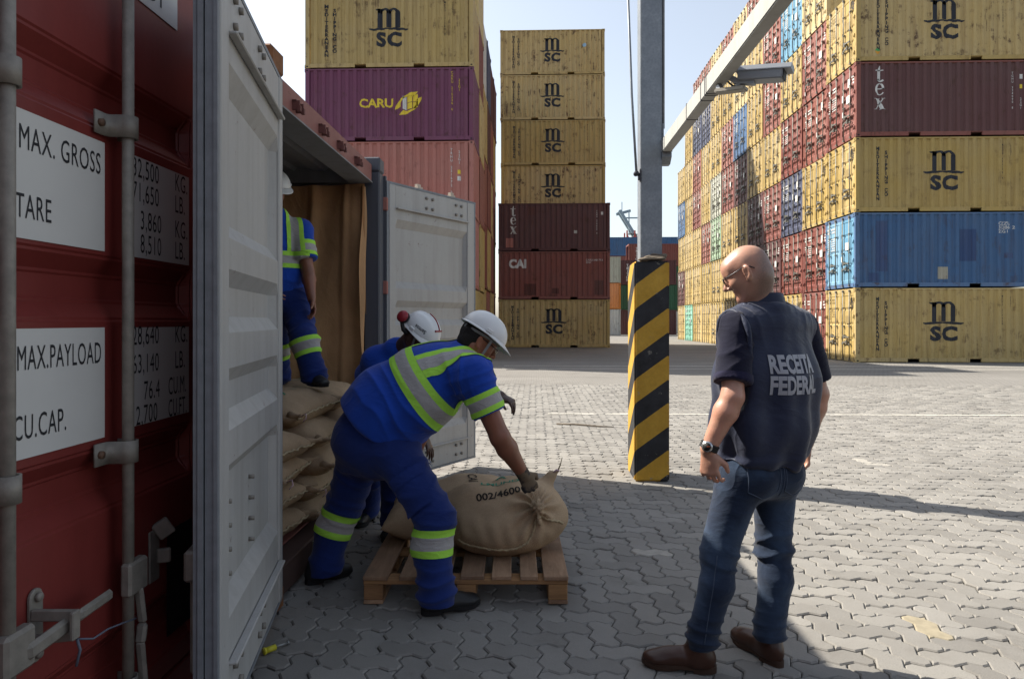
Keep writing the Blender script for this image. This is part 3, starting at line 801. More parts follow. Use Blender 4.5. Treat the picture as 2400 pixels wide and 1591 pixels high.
# ---------------------------------------------------------------- the open container on the left
def wb(mb, name, mats, parent, recalc=True, bev=0):
    """build from world coordinates under a parent chain"""
    off = Vector(); q = parent
    while q is not None: off += Vector(q.location); q = q.parent
    mb.v = [tuple(Vector(p_) - off) for p_ in mb.v]
    o = mb.build(name, mats, parent, recalc=recalc)
    if bev: bevel(o.data, bev)
    return o
def near_paint(name, c, dirt=0.35, rough=0.5, rust=0.1):
    t = NT(name); v = t.coords(jitter=False); vs = t.coords(scale=(7, 7, 0.5), jitter=False)
    big = t.noise(v, 1.3, 5, 0.6); fine = t.noise(v, 45, 5, 0.65); st = t.noise(vs, 1.5, 5, 0.65)
    b = t.mix(t.ramp(big, 0.3, 0.7), scale_c(c, 0.9), scale_c(c, 1.06))
    b = t.mix(t.ramp(st, 0.45, 0.8, 0, dirt), b, (c[0] * 0.5, c[1] * 0.45, c[2] * 0.4, 1))
    b = t.mix(t.ramp(fine, 0.35, 0.8, 0, 0.25), b, scale_c(c, 0.7))
    sc = t.ramp(t.noise(v, 14, 8, 0.75, 0.4), 0.63, 0.68, 0, rust); b = t.mix(sc, b, RUST)
    t.col(b); t.set(rough, 0, 0.3); t.bump(t.math('ADD', t.math('MULTIPLY', fine, 0.5), big), 0.18, 0.004); return t.m
WHITEP = near_paint('white_door_paint', srgb('#a9a8a5'), 0.42, 0.45, 0.6)
REDP = near_paint('dark_red_door_paint', srgb('#7c3430'), 0.3, 0.42, 0.35)
HEADP = near_paint('faded_red_header_paint', srgb('#8d5f58'), 0.5, 0.6, 0.9)
GREYP = near_paint('grey_primer_paint', srgb('#7f8184'), 0.4, 0.6, 0.6)
SILLP = near_paint('dark_brown_sill_paint', srgb('#4b3a35'), 0.5, 0.65, 0.6)
POSTP = near_paint('blue_grey_post_paint', srgb('#4d5058'), 0.3, 0.5, 0.5)
PINKP = near_paint('hinge_red_paint', srgb('#a06a60'), 0.4, 0.6, 0.4)
GASK = simple('grey_gasket_rubber', srgb('#777b80'), 0.5, 0, 0.15, 25)
EXX, EY0, EY1, EH = -1.27, 3.25, 5.69, 2.78
oc = empty('open_container', (-1.4, 4.47, 0)); tag(oc, 'open red container with white inner doors being unloaded by workers', 'container')
m = MB(); m.box((-13.4, EY0 + 0.03, 0.10), (EXX - 0.12, EY1 - 0.03, 0.165)); wb(m, 'floor', simple('worn_plywood_floor', srgb('#7d5f4a'), 0.8, 0, 0.25, 9, 0.2), oc)
m = MB(); m.box((EXX - 0.16, EY0 + 0.02, 0.02), (EXX - 0.03, EY1 - 0.02, 0.172)); wb(m, 'door_sill', SILLP, oc, bev=0.006)
m = MB(); m.box((EXX - 0.40, EY0 + 0.17, 0.166), (EXX - 0.161, EY1 - 0.17, 0.176)); wb(m, 'threshold_plate', PINKP, oc)
m = MB(); m.box((-13.4, EY0, 0.02), (EXX - 0.16, EY0 + 0.045, EH - 0.06)); wb(m, 'side_wall', GREYP, oc)
m = MB()
br = [];  x = -13.3
while x < -1.6:
    br += [(x, 0.0), (x + 0.07, 0.0), (x + 0.14, 0.036), (x + 0.21, 0.036)]; x += 0.28
m.add(sum([[(a, EY1 - 0.05 + b, 0.16), (a, EY1 - 0.05 + b, EH - 0.06)] for a, b in br], []), [(2 * i, 2 * i + 1, 2 * i + 3, 2 * i + 2) for i in range(len(br) - 1)])
m.box((-13.4, EY1 - 0.008, 0.02), (EXX - 0.16, EY1, EH - 0.02)); wb(m, 'side_wall', GREYP, oc, recalc=False)
m = MB(); m.box((-13.45, EY0, 0.02), (-13.4, EY1, EH - 0.02)); wb(m, 'end_wall', GREYP, oc)
# roof sheet pressed into shallow ribs that run across
m = MB(); br = []; x = -13.4
while x < EXX - 0.35:
    br += [(x, 2.70), (x + 0.10, 2.70), (x + 0.13, 2.675), (x + 0.23, 2.675)]; x += 0.26
br.append((EXX - 0.13, 2.70))
m.add(sum([[(a, EY0 + 0.05, b), (a, EY1 - 0.055, b)] for a, b in br], []), [(2 * i, 2 * i + 2, 2 * i + 3, 2 * i + 1) for i in range(len(br) - 1)])
m.box((-13.4, EY0, 2.712), (EXX - 0.12, EY1, 2.72)); wb(m, 'roof', GREYP, oc, recalc=False)
m = MB(); m.box((-13.4, EY0 + 0.046, 2.58), (EXX - 0.2, EY0 + 0.10, 2.70)); m.box((-13.4, EY1 - 0.11, 2.58), (EXX - 0.2, EY1 - 0.056, 2.70)); wb(m, 'top_rail', GREYP, oc)
m = MB(); m.box((EXX - 0.10, EY0 + 0.17, 2.575), (EXX - 0.06, EY1 - 0.17, 2.715)); wb(m, 'header', HEADP, oc, bev=0.004)
m = MB(); m.box((EXX - 0.24, EY0 + 0.17, 2.562), (EXX - 0.052, EY1 - 0.17, 2.572)); m.box((EXX - 0.24, EY0 + 0.17, 2.572), (EXX - 0.23, EY1 - 0.17, 2.66)); wb(m, 'header_flange', GREYP, oc)
CAMK = near_paint('rusty_keeper_paint', srgb('#6b4540'), 0.5, 0.7, 0.9)
for y in (3.73, 4.19, 4.58, 5.02):
    m = MB()
    for s_ in (-1, 1): m.box((EXX - 0.06, y + s_ * 0.030 - 0.006, 2.595), (EXX - 0.018, y + s_ * 0.030 + 0.006, 2.645)); m.box((EXX - 0.030, y + s_ * 0.030 - 0.010, 2.588), (EXX - 0.012, y + s_ * 0.030 + 0.010, 2.618))
    m.box((EXX - 0.06, y - 0.036, 2.640), (EXX - 0.036, y + 0.036, 2.652)); wb(m, 'cam_keeper', CAMK, oc)
for y0, y1, mm in ((EY0, EY0 + 0.15, HEADP), (EY1 - 0.15, EY1, POSTP)):
    m = MB(); m.box((EXX - 0.13, y0, 0.12), (EXX, y1, EH - 0.12)); wb(m, 'corner_post', mm, oc, bev=0.01)
    for z0 in (0.0, EH - 0.118):
        m = MB(); m.box((EXX - 0.178, y0 - 0.004, z0), (EXX + 0.004, y1 + 0.006, z0 + 0.118)); wb(m, 'corner_casting', POSTP if y0 > 4 else simple('rusty_casting', srgb('#7d5434'), 0.8, 0, 0.3, 20), oc, bev=0.012)
m = MB(); m.box((EXX - 0.06, EY1 - 0.005, 0.125), (EXX + 0.018, EY1 + 0.036, 2.655)); wb(m, 'sun_gap_filler', POSTP, oc)  # filler added beside the far post, stops sun leaking past the hinge
for z in (0.35, 1.0, 1.72, 2.42):
    m = MB(); m.box((EXX - 0.01, EY1 - 0.02, z - 0.055), (EXX + 0.035, EY1 + 0.02, z + 0.055)); wb(m, 'hinge_lug', PINKP, oc, bev=0.006)
m = MB(); m.cyl((EXX + 0.01, 3.98, 0.12), (EXX + 0.07, 3.98, 0.12), 0.014, 8); m.box((EXX - 0.03, 3.94, 0.09), (EXX + 0.02, 4.03, 0.155)); m.box((EXX + 0.02, 3.93, 0.13), (EXX + 0.07, 3.95, 0.17)); wb(m, 'cam_keeper', GALVD, oc)

def make_door(parent, hinge, free, inner_n, rods=True):
    hinge = Vector((*hinge, 0)); free = Vector((*free, 0)); u = (free - hinge).normalized(); W = (free - hinge).length
    n = Vector((*inner_n, 0)).normalized(); Z0, Z1 = 0.10, 2.60
    def T(a, z, d): return hinge + u * a + n * d + Vector((0, 0, z))
    dr = empty('door', (0, 0, 0)); dr.parent = parent; dr.location = hinge - Vector(parent.location)
    def bx(m, a0, a1, z0, z1, d0, d1): m.add([T(a, z, d) for a, z, d in ((a0, z0, d0), (a1, z0, d0), (a1, z1, d0), (a0, z1, d0), (a0, z0, d1), (a1, z0, d1), (a1, z1, d1), (a0, z1, d1))],
                                            [(0, 3, 2, 1), (4, 5, 6, 7), (0, 1, 5, 4), (1, 2, 6, 5), (2, 3, 7, 6), (3, 0, 4, 7)])
    # pressed panel: wide troughs between ridges
    prof = [(0.30, -0.012), (0.33, -0.012), (0.44, -0.012), (0.50, -0.052), (0.90, -0.052), (0.955, -0.012), (1.07, -0.012), (1.125, -0.052), (1.225, -0.052), (1.28, -0.012), (1.40, -0.012), (1.455, -0.052), (1.56, -0.052),
            (1.615, -0.012), (1.72, -0.012), (1.78, -0.052), (2.24, -0.052), (2.31, -0.012), (2.40, -0.012)]
    m = MB(); vs = []
    for z, d in prof:
        for a, dd in ((0.075, -0.012), (0.105, d), (W - 0.135, d), (W - 0.105, -0.012)): vs.append(T(a, z, dd if a in (0.075, W - 0.105) else d))
    m.add(vs, [(4 * i + k, 4 * i + k + 1, 4 * i + 5 + k, 4 * i + 4 + k) for i in range(len(prof) - 1) for k in range(3)])
    bx(m, 0.05, W - 0.08, Z0 + 0.1, Z1 - 0.1, -0.062, -0.0585)
    wb(m, 'panel', WHITEP, dr, recalc=True)
    for a0, a1 in ((0.0, 0.08), (W - 0.11, W)):
        m = MB(); bx(m, a0, a1, Z0, Z1, -0.055, -0.004); wb(m, 'stile', WHITEP, dr, bev=0.006)
    for z0, z1 in ((Z0, Z0 + 0.20), (Z1 - 0.20, Z1)):
        m = MB(); bx(m, 0.08, W - 0.11, z0, z1, -0.055, -0.010)
        zf = z1 if z0 < 1 else z0
        bx(m, 0.08, W - 0.11, zf - 0.006, zf + 0.006, -0.010, 0.022); wb(m, 'rail', WHITEP, dr, bev=0.004)
    for a0, a1, z0, z1 in ((-0.028, 0.0, Z0, Z1), (W, W + 0.03, Z0, Z1), (-0.028, W + 0.03, Z1, Z1 + 0.018), (-0.028, W + 0.03, Z0 - 0.018, Z0)):
        m = MB(); bx(m, a0, a1, z0, z1, -0.066, -0.050); bx(m, a0, a1 - (0.006 if a1 - a0 < 0.1 else 0), z0, z1, -0.080, -0.069); bx(m, a0 + (a1 - a0) * 0.3 if a1 - a0 < 0.1 else a0, a1 - (a1 - a0) * 0.3 if a1 - a0 < 0.1 else a1, z0, z1, -0.046, -0.020); bx(m, a0, a1 if a1 - a0 > .1 else a1 - 0.004, z0, z1, -0.020, -0.008)
        wb(m, 'gasket', GASK, dr)
    rb = random.Random(5)
    for zc in (Z0 + 0.11, Z1 - 0.10):
        for a in (W * 0.40, W * 0.47, W * 0.76, W * 0.83):
            for dz in (-0.045, 0.045):
                m = MB(); m.cyl(T(a, zc + dz, -0.012), T(a, zc + dz, 0.004), 0.014, 8); wb(m, 'bolt', GALVD, dr)
    for k in range(8):
        a = W * 0.45 + (k % 2) * W * 0.33; z = 0.55 + 0.085 * (k // 2)
        m = MB(); m.cyl(T(a, z, -0.055), T(a, z, -0.03), 0.009, 6); wb(m, 'bolt', GALVD, dr)
    if rods:
        for a in (W * 0.40, W * 0.80):
            m = MB(); m.cyl(T(a, Z0 - 0.03, -0.105), T(a, Z1 + 0.05, -0.105), 0.017, 10)
            for z in (0.3, 1.03, 1.7, 2.3): bx(m, a - 0.05, a + 0.05, z - 0.025, z + 0.025, -0.13, -0.062)
            wb(m, 'lock_rod', GALVD, dr)
            m = MB(); bx(m, a - 0.035, a + 0.035, Z1 + 0.02, Z1 + 0.055, -0.13, -0.08); bx(m, a - 0.03, a + 0.02, Z1 + 0.055, Z1 + 0.08, -0.12, -0.09); wb(m, 'locking_cam', simple('pale_cam_paint', srgb('#b9aa98'), 0.6), dr)
        m = MB(); bx(m, W - 0.16, W - 0.05, 0.60, 0.70, -0.13, -0.08); bx(m, W - 0.14, W - 0.10, 0.28, 0.62, -0.125, -0.095); wb(m, 'lock_handle', GALVD, dr, bev=0.008)
    m = MB(); bx(m, 0.002, W - 0.002, Z0 + 0.002, Z1 - 0.002, -0.0585 - 0.006, -0.0585); wb(m, 'outer_skin', REDP, dr)
    m = MB(); bx(m, -0.04, 0.004, Z0, Z1, -0.05, -0.04); wb(m, 'sun_gap_strip', BLACK, dr)  # strip added over the hinge gap to keep a sliver of sun out
    for z in (0.35, 1.0, 1.72, 2.42):
        m = MB(); bx(m, -0.05, 0.02, z - 0.05, z + 0.05, -0.085, -0.0645); m.cyl(T(-0.03, z - 0.06, -0.075), T(-0.03, z + 0.06, -0.075), 0.022, 10); wb(m, 'hinge', GALVD, dr)
    return dr
d1 = make_door(oc, (-1.225, 3.285), (-0.99, 2.13), (0.97, 0.236)); d1['label'] = 'near white door leaf, edge on'
d2 = make_door(oc, (-1.222, 5.712), (-0.60, 6.76), (0.86, -0.513)); d2['label'] = 'far white door leaf, swung wide open'

# ---------------------------------------------------------------- kraft paper liner hung along the inside wall
KR = NT('kraft_paper'); v = KR.coords(jitter=False); n1 = KR.noise(v, 2.2, 5, 0.6, 0.6); n2 = KR.noise(v, 30, 5, 0.6)
kc = srgb('#b08a63'); KR.col(KR.mix(KR.ramp(n1, 0.3, 0.7), scale_c(kc, 0.82), scale_c(kc, 1.12))); KR.set(0.75, 0, 0.25)
KR.bump(KR.math('ADD', KR.noise(KR.coords(scale=(1, 1, 0.6), jitter=False), 6, 6, 0.6, 1.2), KR.math('MULTIPLY', n2, 0.15)), 0.5, 0.02)
def fbm(p, o=4): return mnoise.fractal(p, 0.9, 2.1, o)
def liner(u, vv):
    x = -4.6 + 3.22 * u; z = 0.16 + 2.39 * vv
    d = 0.05 * fbm(Vector((x * 1.6, z * 0.8, 3.1)), 3)
    d += 0.045 * (abs(math.sin((x + 0.09 * math.sin(z * 2.1)) * 9.0)) ** 3) * (0.4 + 0.6 * mnoise.noise(Vector((x * 2, z, 9))))
    d += 0.028 * max(0, 1 - abs(x + 1.86 + 0.05 * math.sin(z * 1.7)) / 0.05) + 0.02 * max(0, 1 - abs(x + 1.62 - 0.03 * z) / 0.04)
    # crumple near the foot and diagonal pulls from the top
    cz = max(0, 1 - vv * 2.2); d += cz * 0.035 * fbm(Vector((x * 6, z * 7, 1.0)), 4)
    d += 0.040 * max(0, math.sin(7.0 * (x * 0.8 - z * 0.6) + 1.2 * math.sin(3 * z))) ** 2 * vv
    if u > 0.96: d += (u - 0.96) * 1.2
    return Vector((x, 5.575 - d, z))
m = MB(); m.grid(230, 150, liner)
lo = m.build('paper_liner', KR.m); tag(lo, 'brown kraft paper liner hanging along the inside wall of the open container', 'liner')
m = MB()
m.grid(12, 120, lambda u, vv: Vector((-1.385 + 0.03 * math.sin(u * 5 + vv * 9) * 0.5 - 0.01 * u, 5.52 - 0.09 * u + 0.01 * math.sin(vv * 23), 0.17 + 2.36 * vv)))
eo = wb(m, 'folded_edge', KR.m, None); eo.parent = lo

# ---------------------------------------------------------------- closed dark red container beside the camera
RX = -1.33
rc_ = empty('red_container', (RX, 1.5, 0)); tag(rc_, 'closed dark red container with white data panels at the left edge', 'container')
m = MB(); m.box((-13.5, 0.22, 0.16), (RX - 0.09, 2.80, 2.94)); wb(m, 'body', REDP, rc_)
for y0, y1 in ((0.20, 0.34), (2.68, 2.86)):
    m = MB(); m.box((RX - 0.14, y0, 0.12), (RX + 0.01, y1, 2.94)); wb(m, 'corner_post', REDP, rc_, bev=0.01)
m = MB(); m.box((RX - 0.12, 0.345, 2.812), (RX, 2.675, 2.95)); wb(m, 'header', REDP, rc_)
m = MB(); m.box((RX - 0.12, 0.345, 0.02), (RX + 0.01, 2.675, 0.16)); wb(m, 'door_sill', REDP, rc_)
def red_door(y0, y1):
    m = MB(); zs = [(0.17, 0.0), (0.25, 0.0)]
    for k in range(4):
        b = 0.465 + k * 0.585
        if k == 0: zs += [(b - 0.13, -0.045), (b - 0.05, -0.045), (b, 0.0)]
        else: zs += [(b - 0.135, -0.045), (b - 0.055, -0.045), (b, 0.0)]
        zs += [(b + 0.395, 0.0)]
    zs[-1] = (2.72, 0.0); zs.append((2.80, 0.0)); vs = []
    for z, d in zs:
        for y, k in ((y0, 0), (y0 + 0.06, 0), (y0 + 0.085, 1), (y1 - 0.085, 1), (y1 - 0.06, 0), (y1, 0)): vs.append((RX + d * k, y, z))
    m.add(vs, [(6 * i + k, 6 * i + k + 1, 6 * i + 7 + k, 6 * i + 6 + k) for i in range(len(zs) - 1) for k in range(5)])
    m.box((RX - 0.055, y0, 0.172), (RX - 0.002, y0 + 0.02, 2.70)); m.box((RX - 0.055, y1 - 0.02, 0.172), (RX - 0.002, y1, 2.70))
    o = wb(m, 'door', REDP, rc_); bevel(o.data, 0.008, 2, 0.15); return o
RD = red_door(1.475, 2.66); RD2 = red_door(0.36, 1.465)
GASP = simple('door_gasket', srgb('#2a2a2c'), 0.6)
m = MB(); m.box((RX - 0.05, 2.661, 0.165), (RX - 0.004, 2.679, 2.805)); wb(m, 'gasket', GASP, RD)
for y in (1.600, 2.087):
    m = MB(); m.cyl((RX + 0.062, y, 0.10), (RX + 0.062, y, 2.90), 0.0172, 16); wb(m, 'lock_rod', GALVD, RD)
    for z in (0.30, 1.035, 2.04, 2.60):
        m = MB()
        # saddle bracket: strap over the rod with a flat ear on the left
        st = [Vector((RX + 0.062 + 0.026 * math.cos(a), y + 0.026 * math.sin(a), z)) for a in [PI / 2 - PI * k / 10 for k in range(11)]]
        pts = [Vector((RX + 0.012, y + 0.028, z))] + st + [Vector((RX + 0.02, y - 0.030, z)), Vector((RX + 0.014, y - 0.040, z)), Vector((RX + 0.012, y - 0.088, z))]
        vs = []
        for p_ in pts: vs += [p_ + Vector((0, 0, -0.034)), p_ + Vector((0, 0, 0.034))]
        m.add(vs, [(2 * i, 2 * i + 2, 2 * i + 3, 2 * i + 1) for i in range(len(pts) - 1)], True)
        o = wb(m, 'rod_bracket', GALVD, RD); so = o.modifiers.new('thickness', 'SOLIDIFY'); so.thickness = 0.006; so.offset = 0
        m = MB(); m.cyl((RX + 0.012, y - 0.066, z), (RX + 0.026, y - 0.066, z), 0.012, 8); wb(m, 'rivet', RUSTY, RD)
# lever of the first rod, hasp, tag wire; lever of the second rod hanging down, its hasp
m = MB(); m.box((RX + 0.05, 1.565, 0.585), (RX + 0.088, 1.665, 0.69)); m.bar((RX + 0.085, 1.63, 0.625), (RX + 0.10, 1.80, 0.645), 0.022, 0.042); m.bar((RX + 0.10, 1.80, 0.645), (RX + 0.085, 1.965, 0.640), 0.018, 0.034)
wb(m, 'lock_handle', GALVD, RD, bev=0.009)
def hasp(y, z, name='hasp'):
    m = MB(); m.prism([(0.028 * math.cos(a) * 0.9, 0.028 * math.sin(a) + (0.07 if math.sin(a) > 0 else -0.07)) for a in [2 * PI * k / 18 for k in range(18)]], 0.001, 0.012, Matrix(((0, 0, 1, RX), (1, 0, 0, y), (0, 1, 0, z), (0, 0, 0, 1))))
    for dz in (-0.075, 0.075): m.cyl((RX + 0.012, y, z + dz), (RX + 0.024, y, z + dz), 0.013, 8)
    m.bar((RX + 0.012, y - 0.02, z + 0.035), (RX + 0.125, y - 0.005, z + 0.03), 0.014, 0.03); m.bar((RX + 0.012, y - 0.02, z - 0.03), (RX + 0.12, y - 0.005, z - 0.022), 0.014, 0.026); m.bar((RX + 0.122, y - 0.012, z - 0.03), (RX + 0.122, y - 0.012, z + 0.045), 0.012, 0.03)
    return wb(m, name, GALVD, RD, bev=0.003)
hasp(1.765, 0.635)
m = MB(); m.tube([(RX + 0.12, 1.765, 0.60), (RX + 0.14, 1.80, 0.585), (RX + 0.13, 1.88, 0.575), (RX + 0.12, 1.96, 0.555), (RX + 0.115, 2.04, 0.535)], 0.0028, 6); m.tube([(RX + 0.12, 1.765, 0.60), (RX + 0.125, 1.77, 0.57), (RX + 0.12, 1.762, 0.53)], 0.004, 6)
wb(m, 'tie_wire', simple('blue_grey_tie', srgb('#5c6270'), 0.5), RD)
m = MB(); m.box((RX + 0.05, 2.06, 0.585), (RX + 0.086, 2.16, 0.69)); m.bar((RX + 0.075, 2.12, 0.60), (RX + 0.08, 2.135, 0.48), 0.03, 0.02, (0, 1, 0)); m.bar((RX + 0.08, 2.135, 0.48), (RX + 0.08, 2.12, 0.42), 0.034, 0.022, (0, 1, 0)); m.bar((RX + 0.08, 2.12, 0.43), (RX + 0.08, 2.15, 0.22), 0.03, 0.02, (0, 1, 0)); wb(m, 'lock_handle', GALVD, RD, bev=0.008)
m = MB(); m.prism([(0.032, -0.09), (0.032, 0.09), (-0.032, 0.09), (-0.032, -0.09)], 0.001, 0.010, Matrix(((0, 0, 1, RX), (1, 0, 0, 2.33), (0, 1, 0, 0.625), (0, 0, 0, 1)))); m.bar((RX + 0.01, 2.335, 0.70), (RX + 0.05, 2.36, 0.73), 0.03, 0.06); m.bar((RX + 0.01, 2.34, 0.62), (RX + 0.05, 2.36, 0.62), 0.02, 0.05); wb(m, 'hasp', GALVD, RD, bev=0.006)
m = MB(); m.box((RX + 0.0015, 2.42, 0.30), (RX + 0.003, 2.60, 0.68)); wb(m, 'black_patch', BLACK, RD)
# data panels
LABW = simple('white_label_film', srgb('#c9c8c4'), 0.55, 0, 0.05, 3); LABK = simple('black_label_print', srgb('#26272b'), 0.6, 0, 0.1, 12)
def panel_lab(y0, y1, z0, z1, lines):
    m = MB(); m.box((RX + 0.0015, y0, z0), (RX + 0.0035, y1, z1)); lb = wb(m, 'data_panel', LABW, RD)
    for s_, y, z, h, xs in lines:
        me = text_mesh(s_, h / 0.70, 0.0, xs, 1.08).copy()
        for v_ in me.vertices: v_.co = Vector((RX + 0.0045, y + v_.co.x, z + v_.co.y - h * 0.0))
        off = Vector(rc_.location)
        for v_ in me.vertices: v_.co -= off
        o = obj('lettering', me, LABK, RD)
    return lb
H_ = 0.064
panel_lab(1.50, 2.062, 1.654, 1.988, [('MAX. GROSS', 1.708, 1.914, H_, 0.60), ('TARE', 1.698, 1.735, H_, 0.58)])
panel_lab(2.16, 2.574, 1.652, 1.988, [('32,500', 2.205, 1.948, H_, 0.60), ('KG.', 2.470, 1.948, H_, 0.60), ('71,650', 2.205, 1.868, H_, 0.60), ('LB.', 2.470, 1.868, H_, 0.60), ('3,860', 2.250, 1.776, H_, 0.60), ('KG.', 2.470, 1.776, H_, 0.60), ('8,510', 2.250, 1.697, H_, 0.60), ('LB.', 2.470, 1.697, H_, 0.60)])
panel_lab(1.50, 2.062, 1.082, 1.420, [('MAX.PAYLOAD', 1.702, 1.340, H_, 0.515), ('CU.CAP.', 1.690, 1.160, H_, 0.55)])
panel_lab(2.16, 2.574, 1.091, 1.418, [('28,640', 2.205, 1.388, H_, 0.60), ('KG.', 2.470, 1.388, H_, 0.60), ('63,140', 2.205, 1.293, H_, 0.60), ('LB.', 2.470, 1.293, H_, 0.60), ('76.4', 2.27, 1.200, H_, 0.60), ('CU.M.', 2.425, 1.200, H_, 0.50), ('2,700', 2.225, 1.120, H_, 0.60), ('CU.FT.', 2.425, 1.120, H_, 0.46)])
panel_lab(2.13, 2.49, 2.515, 2.70, [('45G1', 2.16, 2.60, 0.12, 0.60)])
# ---------------------------------------------------------------- striped bollard, pole, arm, camera
def stripes():
    t = NT('black_and_yellow_paint'); tc = t.n('TexCoord'); sp = t.n('SeparateXYZ'); t.l(tc.outputs['Object'], sp.inputs[0])
    X_, Y_, Z_ = sp.outputs
    a = t.math('ADD', t.math('MULTIPLY', X_, -0.73), t.math('MULTIPLY', Y_, 0.80)); a = t.math('ADD', Z_, a)
    fr = t.math('FRACT', t.math('ADD', t.math('DIVIDE', a, 0.424), 0.36))
    v = t.coords(jitter=False); n1 = t.noise(v, 7, 7, 0.7); n2 = t.noise(v, 40, 5, 0.7)
    edge = t.math('ADD', fr, t.math('MULTIPLY', t.math('SUBTRACT', n2, 0.5), 0.012))
    k = t.math('GREATER_THAN', edge, 0.51)
    yel = t.mix(t.ramp(n1, 0.35, 0.7), srgb('#b48a2c'), srgb('#c79c3c')); blk = t.mix(t.ramp(n1, 0.35, 0.7), srgb('#1f2023'), srgb('#34353a'))
    b = t.mix(k, yel, blk)
    b = t.mix(t.ramp(t.noise(v, 11, 9, 0.8), 0.61, 0.64, 0, 0.9), b, srgb('#8f8a80'))
    b = t.mix(t.ramp(n2, 0.4, 0.8, 0, 0.25), b, srgb('#3a352c'))
    t.col(b); t.set(0.6, 0, 0.3); t.bump(t.math('ADD', n1, t.math('MULTIPLY', n2, 0.5)), 0.25, 0.004); return t.m
bo = empty('striped_bollard', (0.893, 6.165, 0)); tag(bo, 'black and yellow striped concrete bollard around the foot of the pole', 'bollard')
m = MB(); m.box((0, 0, 0), (0.312, 0.44, 1.975)); o = m.build('block', stripes(), bo); bevel(o.data, 0.014, 2)
wd = NT('weathered_timber'); v = wd.coords(scale=(1, 6, 6)); g1 = wd.noise(v, 5, 7, 0.7, 1.0); wd.col(wd.mix(wd.ramp(g1, 0.3, 0.7), srgb('#4a4036'), srgb('#7d7263'))); wd.set(0.9); wd.bump(g1, 0.6, 0.01)
tm = empty('timber_scraps', (1.06, 6.25, 1.976)); tag(tm, 'weathered timber scraps lying on top of the striped bollard', 'timber')
rt = random.Random(4)
for k in range(5):
    m = MB(); y = -0.06 + 0.02 * k; z = 0.008 + 0.011 * k
    L = 0.13 - 0.012 * k
    def plank(u, vv, y=y, z=z, L=L, k=k):
        a = 2 * PI * u; r1 = 0.022 + 0.006 * math.sin(7 * vv + k); x = (vv - 0.5) * 2 * L
        e = 1 - abs(vv * 2 - 1) ** 8
        return Vector((x + 0.015 * k, y + math.cos(a) * 0.045 * e + 0.012 * math.sin(5 * x * 6 + k), z + 0.012 + math.sin(a) * (0.013 + 0.005 * math.sin(9 * vv + 3 * k)) * e))
    m.grid(10, 12, plank, closed_u=True); o = m.build('plank', wd.m, tm); o.rotation_euler = (0, rt.uniform(-0.05, 0.05), rt.uniform(-0.15, 0.15))
POLE = NT('galvanised_pole'); v = POLE.coords(jitter=False); n1 = POLE.noise(v, 5, 6, 0.65); n2 = POLE.noise(POLE.coords(scale=(1, 1, 0.15), jitter=False), 30, 5)
vor = POLE.n('TexVoronoi'); vor.inputs['Scale'].default_value = 45; POLE.l(v, vor.inputs['Vector'])
POLE.col(POLE.mix(POLE.ramp(n1, 0.3, 0.7), POLE.mix(vor.outputs['Distance'], srgb('#7b8188'), srgb('#959a9e')), srgb('#6d737a'))); POLE.set(0.5, 0.35, 0.4); POLE.bump(n2, 0.1, 0.003)
pl = empty('steel_pole', (1.06, 6.36, 1.976)); tag(pl, 'grey galvanised steel pole with a pale arm, rising out of the striped bollard', 'pole')
m = MB(); m.box((-0.098, -0.10, 0.002), (0.098, 0.10, 6.5)); o = m.build('shaft', POLE.m, pl); bevel(o.data, 0.008, 2)
m = MB(); m.cyl((0.113, -0.075, 1.22), (0.113, -0.075, 6.5), 0.012, 10); m.build('conduit', POLE.m, pl)
m = MB(); m.box((0.1, -0.10, 2.46), (0.135, -0.05, 2.52)); m.build('conduit_clip', DARK, pl)
m = MB(); m.box((0.1, -0.105, 0.98), (0.112, 0.06, 1.26)); m.build('arm_plate', POLE.m, pl)
ARMM = near_paint('pale_arm_paint', srgb('#a9a8a2'), 0.4, 0.55, 0.3)
ar = empty('arm', (1.195 - 1.06, 6.34 - 6.36, 3.03 - 1.976)); ar.parent = pl
m = MB(); m.box((-0.043, -4.6, -0.06), (0.043, 0.05, 0.06)); o = m.build('beam', ARMM, ar); bevel(o.data, 0.006, 2)
m = MB(); m.prism([(-0.10, -0.061), (-0.10, -0.10), (-0.03, -0.155), (0.05, -0.155), (0.05, -0.061)], -0.040, 0.045, Matrix(((0, 0, 1, 0), (1, 0, 0, 0), (0, 1, 0, 0), (0, 0, 0, 1)))); m.build('bracket', POLE.m, ar, recalc=True)
for y in (-0.12, -1.10, -1.55, -1.66, -1.70):
    m = MB(); m.box((-0.0455, y - 0.005, -0.0625), (0.0455, y + 0.005, 0.0625)); m.build('cable_strap', DARK, ar)
CCW = simple('pale_camera_housing', srgb('#8e9297'), 0.45, 0.1, 0.06, 6); CCS = simple('camera_underside', srgb('#9a9488'), 0.5, 0.1, 0.06, 6)
cc = empty('surveillance_camera', (1.235, 4.40, 2.985)); tag(cc, 'grey surveillance camera housing hanging from the steel arm', 'camera')
dv = Vector((0.86, -0.46, -0.11)).normalized(); sv = dv.cross(Vector((0, 0, 1))).normalized(); uv = sv.cross(dv)
M3 = Matrix.Translation(Vector((0.06, -0.02, 0.0))) @ Matrix((( sv.x, uv.x, dv.x, 0), (sv.y, uv.y, dv.y, 0), (sv.z, uv.z, dv.z, 0), (0, 0, 0, 1)))
m = MB(); m.prism([(-0.055, -0.035), (0.055, -0.035), (0.06, 0.02), (0.045, 0.048), (-0.045, 0.048), (-0.06, 0.02)], 0.0, 0.27, M3); o = m.build('housing', CCW, cc, recalc=True); bevel(o.data, 0.006, 2)
m = MB(); m.prism([(-0.066, 0.02), (0.066, 0.02), (0.066, 0.026), (0.05, 0.056), (-0.05, 0.056), (-0.066, 0.026)], -0.015, 0.315, M3); m.build('sun_shield', CCW, cc, recalc=True)
